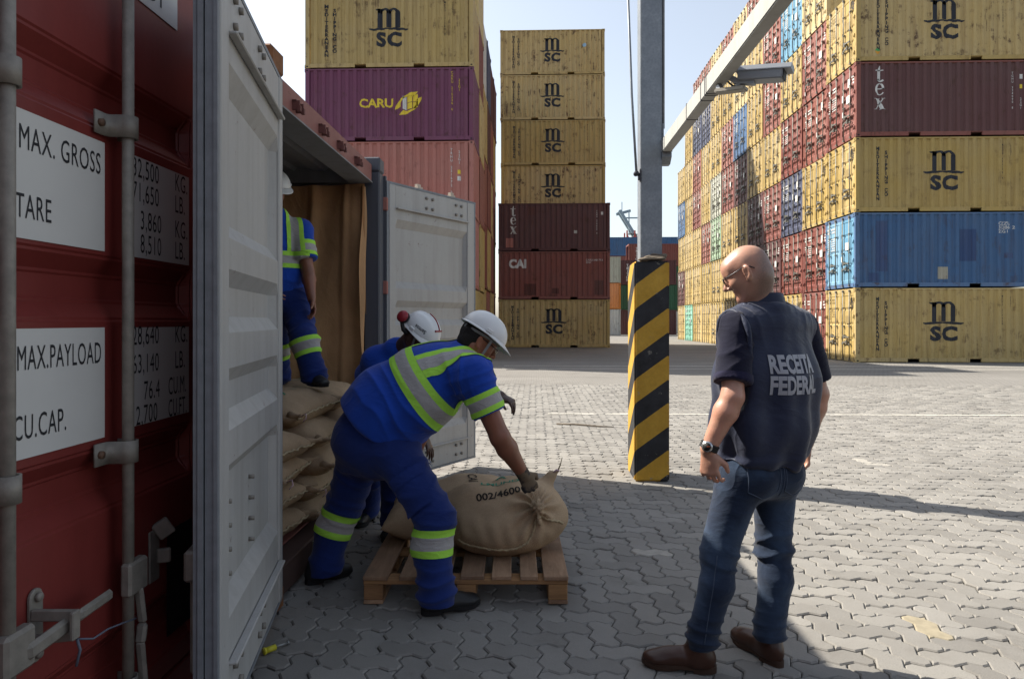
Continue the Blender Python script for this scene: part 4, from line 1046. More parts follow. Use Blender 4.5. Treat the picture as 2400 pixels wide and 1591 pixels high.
m = MB(); m.prism([(-0.05, -0.033), (0.05, -0.033), (0.05, 0.03), (-0.05, 0.03)], 0.2705, 0.276, M3); m.build('front_window', BLACK, cc, recalc=True)
m = MB(); m.bar((0.0, 0.0, 0.012), (0.07, -0.04, -0.05), 0.05, 0.03); m.sphere((0.06, -0.03, -0.045), 0.028); m.bar((0.03, -0.02, -0.03), (0.14, -0.08, -0.055), 0.05, 0.03); m.build('swivel_bracket', CCW, cc)
m = MB(); m.tube([(0.0, 0.06, 0.01), (0.03, 0.02, -0.04), (0.07, -0.02, -0.06), (0.10, -0.05, -0.05)], 0.006, 6); m.build('cable', BLACK, cc)
sn = empty('sensor_lamp', (1.20, 4.50, 2.955)); tag(sn, 'small flat lamp fixed under the steel arm beside the camera', 'lamp')
m = MB(); m.obox((0.05, -0.10, -0.045), (0.75, -0.6, -0.1), (0.6, 0.75, 0), (0.06, 0, 1), 0.10, 0.035, 0.014); o = m.build('head', CCS, sn); bevel(o.data, 0.006, 2)
m = MB(); m.bar((-0.01, -0.03, 0.012), (0.0, -0.06, -0.04), 0.03); m.build('bracket', CCW, sn)
hr = empty('hinged_rod', (0.965 - 1.06, 6.25 - 6.36, 2.78 - 1.976)); hr.parent = pl
m = MB(); m.tube([(-0.042, 0, 0.0), (-0.085, 0, 0.72), (-0.155, 0, 2.6)], 0.0115, 8); m.build('rod', POLE.m, hr)
m = MB(); m.cyl((-0.045, -0.02, 0), (-0.045, 0.02, 0), 0.024, 10); m.bar((-0.045, 0, 0), (0.0, 0.02, -0.015), 0.025); m.box((-0.012, -0.015, -0.07), (0.0, 0.03, 0.04)); m.cyl((-0.015, 0, -0.06), (-0.015, 0, -0.02), 0.014, 8); m.build('joint', DARK, hr)

# ---------------------------------------------------------------- pallet
WOOD = NT('raw_pallet_wood'); v = WOOD.coords(scale=(9, 1.0, 9)); g1 = WOOD.noise(v, 4, 7, 0.65, 0.8); g2 = WOOD.noise(WOOD.coords(), 3, 5)
oi = WOOD.n('ObjectInfo'); cw = WOOD.mix(oi.outputs['Random'], srgb('#7c6250'), srgb('#b8977a')); cw = WOOD.mix(WOOD.ramp(g1, 0.35, 0.75, 0, 0.55), cw, srgb('#5f452f'))
WOOD.col(WOOD.mix(WOOD.ramp(g2, 0.45, 0.7, 0, 0.6), cw, srgb('#54483e'))); WOOD.set(0.85, 0, 0.2); WOOD.bump(g1, 0.35, 0.004)
WOODX = NT('raw_pallet_wood_cross'); v = WOODX.coords(scale=(1.0, 9, 9)); g1 = WOODX.noise(v, 4, 7, 0.65, 0.8); oi = WOODX.n('ObjectInfo')
WOODX.col(WOODX.mix(WOODX.ramp(g1, 0.35, 0.75, 0, 0.6), WOODX.mix(oi.outputs['Random'], srgb('#8f6c4d'), srgb('#a98259')), srgb('#553d2a'))); WOODX.set(0.85, 0, 0.2); WOODX.bump(g1, 0.35, 0.004)
pt = empty('wooden_pallet', (-0.875, 3.44, 0), 0.033); tag(pt, 'raw wooden pallet on the paving under the coffee sack', 'pallet')
PX_, PY_ = 1.045, 0.93
tops = [(0.0, 0.125), (0.185, 0.10), (0.355, 0.09), (0.495, 0.12), (0.655, 0.10), (0.80, 0.09), (0.92, 0.125)]
rw = random.Random(8)
for k, (x0, wd_) in enumerate(tops):
    m = MB(); e0 = rw.uniform(-0.006, 0.006); m.box((x0, e0, 0.123), (x0 + wd_, PY_ + rw.uniform(-0.006, 0.006), 0.144)); o = m.build('top_board', WOOD.m, pt); bevel(o.data, 0.003)
for y0 in (0.005, 0.415, 0.825):
    m = MB(); m.box((0.002, y0, 0.100), (PX_ - 0.002, y0 + 0.10, 0.1225)); o = m.build('cross_board', WOODX.m, pt); bevel(o.data, 0.003)
    for x0 in (0.003, 0.475, 0.943):
        m = MB(); m.box((x0, y0 + 0.003, 0.0205), (x0 + 0.098, y0 + 0.095, 0.0995)); o = m.build('block', WOODX.m, pt); bevel(o.data, 0.004)
for x0 in (0.003, 0.475, 0.943):
    m = MB(); m.box((x0, 0.004, 0.0015), (x0 + 0.099, PY_ - 0.004, 0.020)); o = m.build('bottom_board', WOOD.m, pt); bevel(o.data, 0.002)

# ---------------------------------------------------------------- jute sacks
JU = NT('jute_sacking'); v = JU.coords('Object', jitter=True)
sxyz = JU.n('SeparateXYZ'); JU.l(v, sxyz.inputs[0]); cxyz = JU.n('CombineXYZ'); JU.l(JU.math('ADD', sxyz.outputs[0], JU.math('MULTIPLY', sxyz.outputs[1], 0.35)), cxyz.inputs[0]); JU.l(JU.math('ADD', sxyz.outputs[2], sxyz.outputs[1]), cxyz.inputs[1]); vw = cxyz.outputs[0]
wx = JU.n('TexWave', wave_type='BANDS', bands_direction='X'); wx.inputs['Scale'].default_value = 62; wx.inputs['Distortion'].default_value = 5.0; wx.inputs['Detail Scale'].default_value = 2.5; JU.l(vw, wx.inputs['Vector'])
wy = JU.n('TexWave', wave_type='BANDS', bands_direction='Y'); wy.inputs['Scale'].default_value = 62; wy.inputs['Distortion'].default_value = 5.0; wy.inputs['Detail Scale'].default_value = 2.5; JU.l(vw, wy.inputs['Vector'])
weave = JU.math('MULTIPLY', wx.outputs['Fac'], wy.outputs['Fac']); bigj = JU.noise(v, 3, 5); fj = JU.noise(v, 70, 4, 0.7)
cj = srgb('#bea587'); bj = JU.mix(JU.ramp(bigj, 0.3, 0.7), scale_c(cj, 0.85), scale_c(cj, 1.12)); bj = JU.mix(JU.ramp(fj, 0.3, 0.75, 0, 0.45), bj, scale_c(cj, 0.6))
JU.col(JU.mix(JU.ramp(weave, 0.0, 0.5, 0.5, 0), bj, scale_c(cj, 0.5))); JU.set(0.95, 0, 0.1); JU.bump(JU.math('ADD', weave, fj), 0.45, 0.003)
THR = simple('jute_seam_thread', srgb('#a8987a'), 0.9, 0, 0.2, 40); TIE = simple('pink_and_white_tie', srgb('#b59aa0'), 0.8)
GINK = simple('green_print_on_jute', srgb('#3f7d63'), 0.9, 0, 0.25, 40); KINK = simple('black_print_on_jute', srgb('#2b2722'), 0.9, 0, 0.25, 40)
def sack_fn(L, W, T, seed, bend=None):
    off = Vector((seed * 3.7, seed * 1.3, seed * 7.1))
    def prof(u, vv, sgn):
        # u, vv in -1..1, sgn +1 top, -1 bottom
        eu = max(0.0, 1 - abs(u) ** 4.0); ev = max(0.0, 1 - abs(vv) ** 3.4)
        h = T / 2 * (eu ** 0.55) * (ev ** 0.55)
        pinch_u = 1 - 0.05 * (1 - abs(vv) ** 2) ; pinch_v = 1 - 0.09 * (1 - abs(u) ** 2)
        x = u * L / 2 * (pinch_u if abs(u) > 0.5 else 1 - 0.05 * (1 - abs(vv) ** 2) * (abs(u) * 2)) ; y = vv * W / 2 * (1 - 0.06 * (1 - abs(u) ** 2))
        p_ = Vector((x, y, 0)); 
        wr = 0.010 * mnoise.noise(Vector((x * 5, y * 5, sgn)) + off) + 0.006 * mnoise.noise(Vector((x * 13, y * 11, sgn * 2)) + off)
        edge = (abs(u) ** 6 + abs(vv) ** 6)
        wr += 0.010 * min(1, edge) * math.sin((x if abs(vv) > abs(u) else y) * 46 + 3 * mnoise.noise(off + p_ * 4)) * (eu * ev) ** 0.3
        z = sgn * h * (1 if sgn > 0 else 0.9) + wr * (1 if h > 0.004 else 0.3)
        q = Vector((x, y, z))
        return bend(q, u, vv) if bend else q
    return prof
def make_sack(loc, rot, L=0.86, W=0.60, T=0.21, seed=1, label='', bend=None, prints=None, group=None, res=34, ear=True):
    sk = empty('coffee_sack', loc); sk.rotation_euler = rot; tag(sk, label, 'sack', group)
    fn = sack_fn(L, W, T, seed, bend); m = MB(); nu, nv = res, int(res * 0.75)
    def sp(t): t = t * 2 - 1; return math.copysign(1 - (1 - abs(t)) ** 1.35, t)
    for sg in (1, -1):
        vs = [fn(sp(i / (nu - 1)), sp(j / (nv - 1)), sg) for j in range(nv) for i in range(nu)]
        fs = [(j * nu + i, j * nu + i + 1, (j + 1) * nu + i + 1, (j + 1) * nu + i) if sg > 0 else (j * nu + i, (j + 1) * nu + i, (j + 1) * nu + i + 1, j * nu + i + 1) for j in range(nv - 1) for i in range(nu - 1)]
        m.add(vs, fs, True)
    me = m.mesh('body'); bm = bmesh.new(); bm.from_mesh(me); bmesh.ops.remove_doubles(bm, verts=bm.verts, dist=0.0035); bm.to_mesh(me); bm.free()
    for p_ in me.polygons: p_.use_smooth = True
    obj('body', me, JU.m, sk)
    # sewn end seam: a thick wavy lip with stitches
    pts = []
    for k in range(41):
        vv = -0.97 + 1.94 * k / 40; a = fn(0.995, vv, 1); b = fn(0.995, vv, -1); c_ = (a + b) / 2
        pts.append(c_ + Vector((0.006 + 0.004 * math.sin(k * 1.9), 0, 0.004 * math.sin(k * 1.3))))
    m = MB(); m.tube(pts, [0.0065 + 0.0025 * math.sin(k * 2.3) for k in range(41)], 6); m.build('seam', THR, sk)
    if ear:
        for s2 in (-1, 1):
            c_ = fn(0.97, 0.95 * s2, 1); m = MB(); e_ = c_ + Vector((0.055, 0.03 * s2, 0.012))
            m.tube([c_ - Vector((0.04, 0.02 * s2, 0)), c_, c_ * 0.5 + e_ * 0.5, e_], [0.03, 0.020, 0.010, 0.014], 8); m.build('ear', JU.m, sk)
        m = MB(); e_ = fn(0.97, -0.95, 1) + Vector((0.055, -0.03, 0.012)); m.tube([e_, e_ + Vector((0.03, -0.01, 0.012)), e_ + Vector((0.04, -0.03, -0.01)), e_ + Vector((0.02, -0.03, -0.03))], 0.0035, 5); m.build('tie', TIE, sk)
    for kind, args in (prints or []):
        if kind == 'text':
            s_, size, cx, cy, ang, ink = args; fm = text_mesh(s_, size, size * 0.012, 0.95, 1.05, 1.0, 'CENTER'); bm = bmesh.new(); bm.from_mesh(fm)
        else:
            poly, cx, cy, ang, ink = args; bm = bmesh.new(); bm.faces.new([bm.verts.new((x, y, 0)) for x, y in poly])
        lo_, hi_ = [min(v_.co[i] for v_ in bm.verts) for i in (0, 1)], [max(v_.co[i] for v_ in bm.verts) for i in (0, 1)]
        for ax in (0, 1): bisected(bm, ax, list(np.arange(lo_[ax] + 0.015, hi_[ax], 0.022)))
        ca, sa = math.cos(ang), math.sin(ang)
        for v_ in bm.verts:
            x, y = cx + v_.co.x * ca - v_.co.y * sa, cy + v_.co.x * sa + v_.co.y * ca
            v_.co = fn(max(-0.97, min(0.97, x / (L / 2))), max(-0.97, min(0.97, y / (W / 2) / (1 - 0.06))), 1) + Vector((0, 0, 0.004))
        bmesh.ops.recalc_face_normals(bm, faces=bm.faces); me = bpy.data.meshes.new('print'); bm.to_mesh(me); bm.free(); obj('print', me, ink, sk)
    return sk
def stripe_poly(x0, x1, wv=0.006, dy=0.0): return [(x0, dy - wv / 2), (x1, dy - wv / 2), (x1, dy + wv / 2), (x0, dy + wv / 2)]
G_S = 'coffee sacks stacked in the container doorway'
rs = random.Random(21)
LH = 0.150
cols = [(3.72, -1.80, 'near'), (4.36, -1.73, 'middle'), (5.02, -1.76, 'far')]
lay = ['bottom', 'second', 'third', 'fourth', 'top']
for ci, (yc, xc, cn) in enumerate(cols):
    for k in range(5):
        if ci == 0 and k == 4: continue
        top = (k == 4 or (ci == 0 and k == 3))
        pr = []
        if k >= 3: pr = [('poly', (stripe_poly(-0.40, 0.40, 0.006), 0, 0.12, 0.15, GINK)), ('text', ('BRASIL', 0.10, 0.1, -0.06, 0.1, GINK))] if False else [('poly', (stripe_poly(-0.38, 0.38, 0.006), 0, 0.13, 0.2, GINK)), ('poly', (stripe_poly(-0.2, 0.2, 0.012), 0.1, -0.05, 0.7, GINK)), ('poly', (stripe_poly(-0.2, 0.2, 0.012), 0.13, -0.02, -0.7, GINK))]
        else: pr = [('poly', (stripe_poly(-0.38, 0.38, 0.006), 0, 0.16, 0.1, GINK))]
        make_sack((xc + rs.uniform(-0.05, 0.04) - (0.06 if k == 4 else 0), yc + rs.uniform(-0.03, 0.03), 0.176 + LH * k + 0.10), (rs.uniform(-0.05, 0.05), rs.uniform(-0.04, 0.06), rs.uniform(-0.10, 0.10)),
                  L=rs.uniform(0.86, 0.94), W=rs.uniform(0.66, 0.72), T=0.24 if not top else 0.25, seed=ci * 5 + k + 1, prints=pr, group=G_S,
                  label='jute coffee sack, %s layer of the %s pile in the container doorway' % (lay[k], cn))
for ci, (yc, xc, cn) in enumerate(cols):
    make_sack((xc - 0.93, yc, 0.176 + LH * 4 + 0.10), (0.03, -0.03, 0.06 * (ci - 1)), L=0.9, W=0.68, T=0.25, seed=30 + ci, group=G_S, label='jute coffee sack deeper in the container behind the %s pile' % cn)
# sack lying at the back of the pallet, and the sack being gripped in front of it
def slump(q, u, vv):
    q.z += 0.06 * (1 - abs(u)) + 0.02 * math.sin(3 * u); return q
make_sack((-0.47, 4.16, 0.275), (0.05, -0.03, 0.05), L=0.86, W=0.52, T=0.30, seed=41, bend=slump, label='pale jute sack with green and black print lying at the back of the pallet',
          prints=[('text', ('CAFÉ', 0.085, 0.10, -0.06, -1.45, KINK))], ear=False)
# ---------------------------------------------------------------- small things on the ground
se = empty('bolt_seal', (-1.135, 2.95, 0.002)); tag(se, 'yellow plastic bolt seal dropped on the paving beside the near door', 'seal')
m = MB(); m.cyl((-0.03, -0.035, 0.013), (0.0, 0.0, 0.013), 0.013, 10); m.cyl((-0.036, -0.042, 0.013), (-0.03, -0.035, 0.013), 0.016, 10); m.build('plug', simple('yellow_plastic', srgb('#b9b233'), 0.4), se)
m = MB(); m.cyl((0.0, 0.0, 0.013), (0.035, 0.045, 0.010), 0.005, 8); m.cyl((0.035, 0.045, 0.010), (0.040, 0.051, 0.010), 0.009, 8); m.build('pin', GALV, se)
m = MB(); m.tube([(0.297, 9.5, 0.012), (0.55, 9.44, 0.016), (0.85, 9.30, 0.012), (1.06, 9.23, 0.014)], [0.010, 0.012, 0.011, 0.006], 6); tag(m.build('stick', wd.m), 'thin dry stick lying on the sunlit paving beyond the pallet', 'stick')
ip = MB(); ip.box((-0.85, 20.1, -0.001), (0.1, 20.25, 0.006)); ip.box((-0.8, 20.3, -0.001), (0.05, 20.34, 0.005)); tag(ip.build('drain_cover', DARK), 'dark iron drain cover in the shaded paving before the middle stack', 'drain')
# ---------------------------------------------------------------- people: smooth-blended volumes meshed as one continuous surface
def V3(p): return np.array(p, dtype=np.float64)
def nrm(v): v = V3(v); return v / np.linalg.norm(v)
class Body:
    def __init__(s): s.p = []
    def _add(s, fn, lo, hi, k, sub=False): s.p.append((fn, V3(lo), V3(hi), k, sub))
    def rc(s, a, b, ra, rb=None, k=0.02, flat_a=False, flat_b=False, sub=False):
        """tapered capsule"""
        a = V3(a); b = V3(b); rb = ra if rb is None else rb; ab = b - a; L2 = max(ab @ ab, 1e-9); L = math.sqrt(L2)
        def f(x, y, z):
            px, py, pz = x - a[0], y - a[1], z - a[2]; t = (px * ab[0] + py * ab[1] + pz * ab[2]) / L2; tc = np.clip(t, 0, 1)
            d = np.sqrt((px - ab[0] * tc) ** 2 + (py - ab[1] * tc) ** 2 + (pz - ab[2] * tc) ** 2) - (ra + (rb - ra) * tc)
            if flat_b: d = np.maximum(d, (t - 1) * L)
            if flat_a: d = np.maximum(d, -t * L)
            return d
        r = max(ra, rb); s._add(f, np.minimum(a, b) - r, np.maximum(a, b) + r, k, sub); return s
    def ec(s, a, b, side, wa, wb, k=0.03, flat_a=False, flat_b=False):
        """tapered capsule of elliptic section; wa, wb = (half width along side, half depth)"""
        a = V3(a); b = V3(b); ab = b - a; L2 = ab @ ab; L = math.sqrt(L2); ax = ab / L; u = V3(side) - ax * (V3(side) @ ax); u = u / np.linalg.norm(u); v = np.cross(ax, u)
        def f(x, y, z):
            px, py, pz = x - a[0], y - a[1], z - a[2]; t = (px * ab[0] + py * ab[1] + pz * ab[2]) / L2; tc = np.clip(t, 0, 1)
            W = wa[0] + (wb[0] - wa[0]) * tc; D = wa[1] + (wb[1] - wa[1]) * tc; E = np.minimum(W, D)
            qu = (px * u[0] + py * u[1] + pz * u[2]) / W; qv = (px * v[0] + py * v[1] + pz * v[2]) / D; qa = (t - tc) * L / E
            k0 = np.sqrt(qu * qu + qv * qv + qa * qa) + 1e-9; k1 = np.sqrt((qu / W) ** 2 + (qv / D) ** 2 + (qa / E) ** 2) + 1e-9
            d = k0 * (k0 - 1) / k1
            if flat_b: d = np.maximum(d, (t - 1) * L)
            if flat_a: d = np.maximum(d, -t * L)
            return d
        r = max(wa + wb); s._add(f, np.minimum(a, b) - r, np.maximum(a, b) + r, k); return s
    def el(s, c, r, R=None, k=0.02, sub=False):
        c = V3(c); R = np.eye(3) if R is None else np.array(R)
        def f(x, y, z):
            px, py, pz = x - c[0], y - c[1], z - c[2]
            q = [(px * R[i][0] + py * R[i][1] + pz * R[i][2]) for i in range(3)]
            k0 = np.sqrt(sum((q[i] / r[i]) ** 2 for i in range(3))) + 1e-9; k1 = np.sqrt(sum((q[i] / r[i] ** 2) ** 2 for i in range(3))) + 1e-9
            return k0 * (k0 - 1) / k1
        m_ = max(r); s._add(f, c - m_, c + m_, k, sub); return s
    def cut(s, co, no):
        """remove everything on the side the normal points to"""
        co = V3(co); no = nrm(no)
        s._add(lambda x, y, z: -((x - co[0]) * no[0] + (y - co[1]) * no[1] + (z - co[2]) * no[2]), (-99,) * 3, (99,) * 3, 0.0, True); return s
    def mesh(s, h, name='body', disp=None, smooth=1):
        lo = np.min([p[1] for p in s.p if p[1][0] > -50], 0) - 4 * h; hi = np.max([p[2] for p in s.p if p[2][0] < 50], 0) + 4 * h
        n = np.ceil((hi - lo) / h).astype(int) + 1; F = np.full(n, 0.25, dtype=np.float32)
        g = [lo[i] + h * np.arange(n[i]) for i in range(3)]
        for fn, a, b, k, sub in s.p:
            pad = k + 3 * h
            i0 = np.clip(np.floor((a - pad - lo) / h).astype(int), 0, n); i1 = np.clip(np.ceil((b + pad - lo) / h).astype(int) + 1, 0, n)
            if (i1 <= i0).any(): continue
            sl = tuple(slice(i0[i], i1[i]) for i in range(3))
            d = fn(g[0][sl[0]][:, None, None], g[1][sl[1]][None, :, None], g[2][sl[2]][None, None, :]).astype(np.float32); A = F[sl]
            if sub:
                d = -d
                if k > 0: t = np.clip(0.5 + 0.5 * (A - d) / -k * -1, 0, 1); F[sl] = d + (A - d) * t + k * t * (1 - t)
                else: F[sl] = np.maximum(A, d)
            elif k > 0:
                t = np.clip(0.5 + 0.5 * (A - d) / k, 0, 1); F[sl] = A + (d - A) * t - k * t * (1 - t)
            else: F[sl] = np.minimum(A, d)
        I = F < 0; c = [slice(0, -1), slice(1, None)]
        cnt = sum(I[c[a], c[b], c[d]].astype(np.int8) for a in (0, 1) for b in (0, 1) for d in (0, 1))
        act = np.argwhere((cnt > 0) & (cnt < 8)); idx = -np.ones(cnt.shape, dtype=np.int32); idx[tuple(act.T)] = np.arange(len(act))
        P = np.zeros((len(act), 3)); N = np.zeros(len(act))
        cor = [(a, b, d) for a in (0, 1) for b in (0, 1) for d in (0, 1)]
        val = {q: F[act[:, 0] + q[0], act[:, 1] + q[1], act[:, 2] + q[2]].astype(np.float64) for q in cor}
        for q in cor:
            for ax in range(3):
                if q[ax] == 0:
                    r = list(q); r[ax] = 1; r = tuple(r); va, vb = val[q], val[r]; m_ = (va < 0) != (vb < 0)
                    t = np.where(m_, va / np.where(m_, va - vb, 1), 0); pt = np.tile(np.array(q, float), (len(act), 1)); pt[:, ax] += t
                    P[m_] += pt[m_]; N[m_] += 1
        P = lo + (act + P / N[:, None]) * h; Q = []
        for ax in range(3):
            sl0 = [slice(1, -1)] * 3; sl0[ax] = slice(0, -1); sl1 = [slice(1, -1)] * 3; sl1[ax] = slice(1, None)
            A, B = I[tuple(sl0)], I[tuple(sl1)]; e = np.argwhere(A != B); off = np.ones(3, int); off[ax] = 0; e = e + off
            u, v = [(1, 2), (2, 0), (0, 1)][ax]; du = np.zeros(3, int); du[u] = 1; dv_ = np.zeros(3, int); dv_[v] = 1
            qs = [idx[tuple((e - a * du - b * dv_).T)] for a, b in ((1, 1), (0, 1), (0, 0), (1, 0))]
            q4 = np.stack(qs, 1); fl = ~I[tuple(e.T)]; q4[fl] = q4[fl][:, ::-1]; Q.append(q4)
        Q = np.concatenate(Q); Q = Q[(Q >= 0).all(1)]
        for _ in range(smooth):
            acc = np.zeros_like(P); cn = np.zeros(len(P))
            for i in range(4):
                j = (i + 1) % 4; np.add.at(acc, Q[:, i], P[Q[:, j]]); np.add.at(acc, Q[:, j], P[Q[:, i]]); np.add.at(cn, Q[:, i], 1); np.add.at(cn, Q[:, j], 1)
            P = P * 0.5 + 0.5 * acc / np.maximum(cn, 1)[:, None]
        if disp is not None:
            e1 = P[Q[:, 2]] - P[Q[:, 0]]; e2 = P[Q[:, 3]] - P[Q[:, 1]]; fn_ = np.cross(e1, e2); vn = np.zeros_like(P)
            for i in range(4): np.add.at(vn, Q[:, i], fn_)
            vn /= np.linalg.norm(vn, axis=1)[:, None] + 1e-12; P = P + vn * disp(P)[:, None]
        me = bpy.data.meshes.new(name); me.vertices.add(len(P)); me.vertices.foreach_set('co', P.astype(np.float32).ravel())
        me.loops.add(len(Q) * 4); me.loops.foreach_set('vertex_index', Q.astype(np.int32).ravel())
        me.polygons.add(len(Q)); me.polygons.foreach_set('loop_start', np.arange(0, len(Q) * 4, 4, dtype=np.int32)); me.polygons.foreach_set('loop_total', np.full(len(Q), 4, dtype=np.int32))
        me.polygons.foreach_set('use_smooth', np.ones(len(Q), dtype=bool)); me.update(calc_edges=True); me.validate(); return me

def swirl(P, f, s): # cheap smooth pseudo noise, -1..1
    x, y, z = P[:, 0] * f + s, P[:, 1] * f - s * 1.7, P[:, 2] * f + s * 0.6
    return (np.sin(x * 1.7 + 1.3 * np.sin(y * 1.1 + z * 0.7)) + np.sin(y * 1.9 + 1.1 * np.sin(z * 1.3 + x * 0.5)) + np.sin(z * 1.6 + 1.2 * np.sin(x * 0.9 - y * 1.2))) / 3
def folds(P, a, b, amp, lam, env=None, reach=0.22, seed=0.0, tilt=0.8):
    """soft folds that run round the axis a-b; env(t) shapes them along it"""
    a = V3(a); b = V3(b); ab = b - a; L = np.linalg.norm(ab); ax = ab / L; q = P - a; s_ = q @ ax; t = s_ / L; rad = q - np.outer(s_, ax); rl = np.linalg.norm(rad, axis=1)
    ph = s_ / lam * 2 * PI + tilt * 2.2 * np.sin(6 * swirl(P, 5, seed)) + 2.5 * swirl(P, 7, seed + 4); w = 1.7 * (1 - np.abs(np.sin(ph / 2))) ** 1.4 - 0.45
    e = (env(t) if env else 1.0) * np.clip(1 - (rl / reach) ** 4, 0, 1) * ((t > -0.15) & (t < 1.15)) * (0.45 + 0.55 * swirl(P, 9, seed + 2))
    return amp * w * e
bumpf = lambda c, w: (lambda t: np.exp(-((t - c) / w) ** 2))

def put(me, name, mat, parent, label=None):
    off = Vector(parent.location); q = parent.parent
    while q is not None: off += Vector(q.location); q = q.parent
    me.transform(Matrix.Translation(-off)); o = obj(name, me, mat, parent)
    if label: o['label'] = label
    return o
def world_mesh(o):
    """vertices (world) and faces of an unrotated part"""
    off = Vector(); q = o
    while q is not None: off += Vector(q.location); q = q.parent
    a = np.empty(len(o.data.vertices) * 3); o.data.vertices.foreach_get('co', a); return a.reshape(-1, 3) + V3(off), o.data.polygons
def strip(src, planes, name, mat, lift=0.004, parent=None, label=None, test=None):
    """a band of cloth sewn on a garment: the garment's own surface between planes, lifted a little"""
    P, polys = world_mesh(src); keep = np.ones(len(P), bool)
    for co, no in planes: keep &= ((P - V3(co)) @ nrm(no)) > -0.02
    if test is not None: keep &= test(P)
    fs = np.empty(len(polys) * 4, dtype=np.int32); polys.foreach_get('vertices', fs); fs = fs.reshape(-1, 4); fs = fs[keep[fs].all(1)]
    if len(fs) == 0: return None
    nn = np.empty(len(P) * 3); src.data.vertices.foreach_get('normal', nn); nn = nn.reshape(-1, 3)
    us, inv = np.unique(fs, return_inverse=True); me = bpy.data.meshes.new(name); me.from_pydata((P[us] + nn[us] * lift).tolist(), [], inv.reshape(-1, 4).tolist())
    bm = bmesh.new(); bm.from_mesh(me)
    for co, no in planes: bmesh.ops.bisect_plane(bm, geom=bm.verts[:] + bm.edges[:] + bm.faces[:], plane_co=co, plane_no=no, clear_inner=True, dist=1e-6)
    for f in bm.faces: f.smooth = True
    bm.to_mesh(me); bm.free(); return put(me, name, mat, parent or src, label)
def stuck(src, me, M, dirv, name, mat, parent, lift=0.003, step=0.02):
    """flat lettering laid in the frame M and pressed on a garment along dirv"""
    P, polys = world_mesh(src); bvh = BVHTree.FromPolygons([Vector(p_) for p_ in P], [tuple(f.vertices) for f in polys])
    bm = bmesh.new(); bm.from_mesh(me); xs = [v_.co.x for v_ in bm.verts]; ys = [v_.co.y for v_ in bm.verts]
    bisected(bm, 0, list(np.arange(min(xs) + step / 2, max(xs), step))); bisected(bm, 1, list(np.arange(min(ys) + step / 2, max(ys), step)))
    d = Vector(dirv).normalized(); bad = []
    for v_ in bm.verts:
        p_ = M @ v_.co; hit = bvh.ray_cast(p_, d, 1.0)
        if hit[0] is None: bad.append(v_)
        else: v_.co = hit[0] - d * lift
    if bad: bmesh.ops.delete(bm, geom=bad, context='VERTS')
    bmesh.ops.recalc_face_normals(bm, faces=bm.faces); m2 = bpy.data.meshes.new(name); bm.to_mesh(m2); bm.free(); return put(m2, name, mat, parent)
def frame_of(f, up=(0, 0, 1)):
    f = nrm(f); l = np.cross(V3(up), f); l = l / np.linalg.norm(l); u = np.cross(f, l); return f, l, u   # forward, left, up

def head(B0, c, fwd, neck, nr=0.056, up=(0, 0, 1), wide=1.0, nose=1.0, sc=1.0):
    class Sc:
        def rc(s, a, b, ra, rb=None, k=0.02, **kw): B0.rc(a, b, ra * sc, None if rb is None else rb * sc, k, **kw)
        def el(s, c_, r, R=None, k=0.02, sub=False): B0.el(c_, tuple(x * sc for x in r), R, k, sub)
    B = Sc()
    f, l, u = frame_of(fwd, up); c = V3(c); R = [f, l, u]
    T = lambda x, y, z: c + (f * x + l * y * wide + u * z) * sc
    B.el(T(-0.012, 0, 0.032), (0.098, 0.076 * wide, 0.086), R, 0.01)
    B.el(T(0.030, 0, -0.030), (0.062, 0.060 * wide, 0.080), R, 0.03)
    B.el(T(0.055, 0, 0.045), (0.042, 0.058 * wide, 0.045), R, 0.03)
    for s_ in (-1, 1):
        B.rc(T(0.066, 0.006 * s_, -0.098), T(-0.004, 0.050 * s_, -0.052), 0.020, 0.018, 0.025)
        B.rc(T(0.083, 0.010 * s_, 0.022), T(0.068, 0.046 * s_, 0.020), 0.010, 0.009, 0.014)
        B.el(T(0.058, 0.040 * s_, -0.022), (0.026, 0.020, 0.022), R, 0.02)
    B.el(T(0.076, 0, -0.098), (0.018, 0.024, 0.018), R, 0.018)
    for s_ in (-1, 1):
        B.el(T(0.098, 0.031 * s_, 0.001), (0.016, 0.017, 0.011), R, 0.012, True)
        B.el(T(0.076, 0.030 * s_, 0.001), (0.0125, 0.0135, 0.0115), R, 0.004)
    B.rc(T(0.088, 0, 0.014), T(0.114 * nose, 0, -0.026), 0.0085, 0.0130, 0.010)
    for s_ in (-1, 1): B.el(T(0.098, 0.012 * s_, -0.033), (0.011, 0.009, 0.009), R, 0.006)
    B.rc(T(0.083, -0.018, -0.058), T(0.083, 0.018, -0.058), 0.0075, 0.0075, 0.012); B.rc(T(0.081, -0.015, -0.070), T(0.081, 0.015, -0.070), 0.008, 0.008, 0.010)
    B.el(T(0.094, 0, -0.0640), (0.010, 0.024, 0.0022), R, 0.003, True)
    for s_ in (-1, 1):
        e = T(-0.008, 0.080 * s_, -0.008); Re = [nrm(f * 0.95 + u * 0.15 - l * s_ * 0.3), nrm(l * s_ + f * 0.3), u]
        B.el(e, (0.019, 0.0075, 0.033), Re, 0.006); B.el(e + l * s_ * 0.007 + f * 0.004, (0.010, 0.006, 0.019), Re, 0.006, True)
        B.el(T(0.000, 0.077 * s_, -0.036), (0.010, 0.007, 0.011), Re, 0.006)
    B.rc(T(-0.025, 0, -0.045), neck, nr, nr * 1.08, 0.03); return T, f, l, u

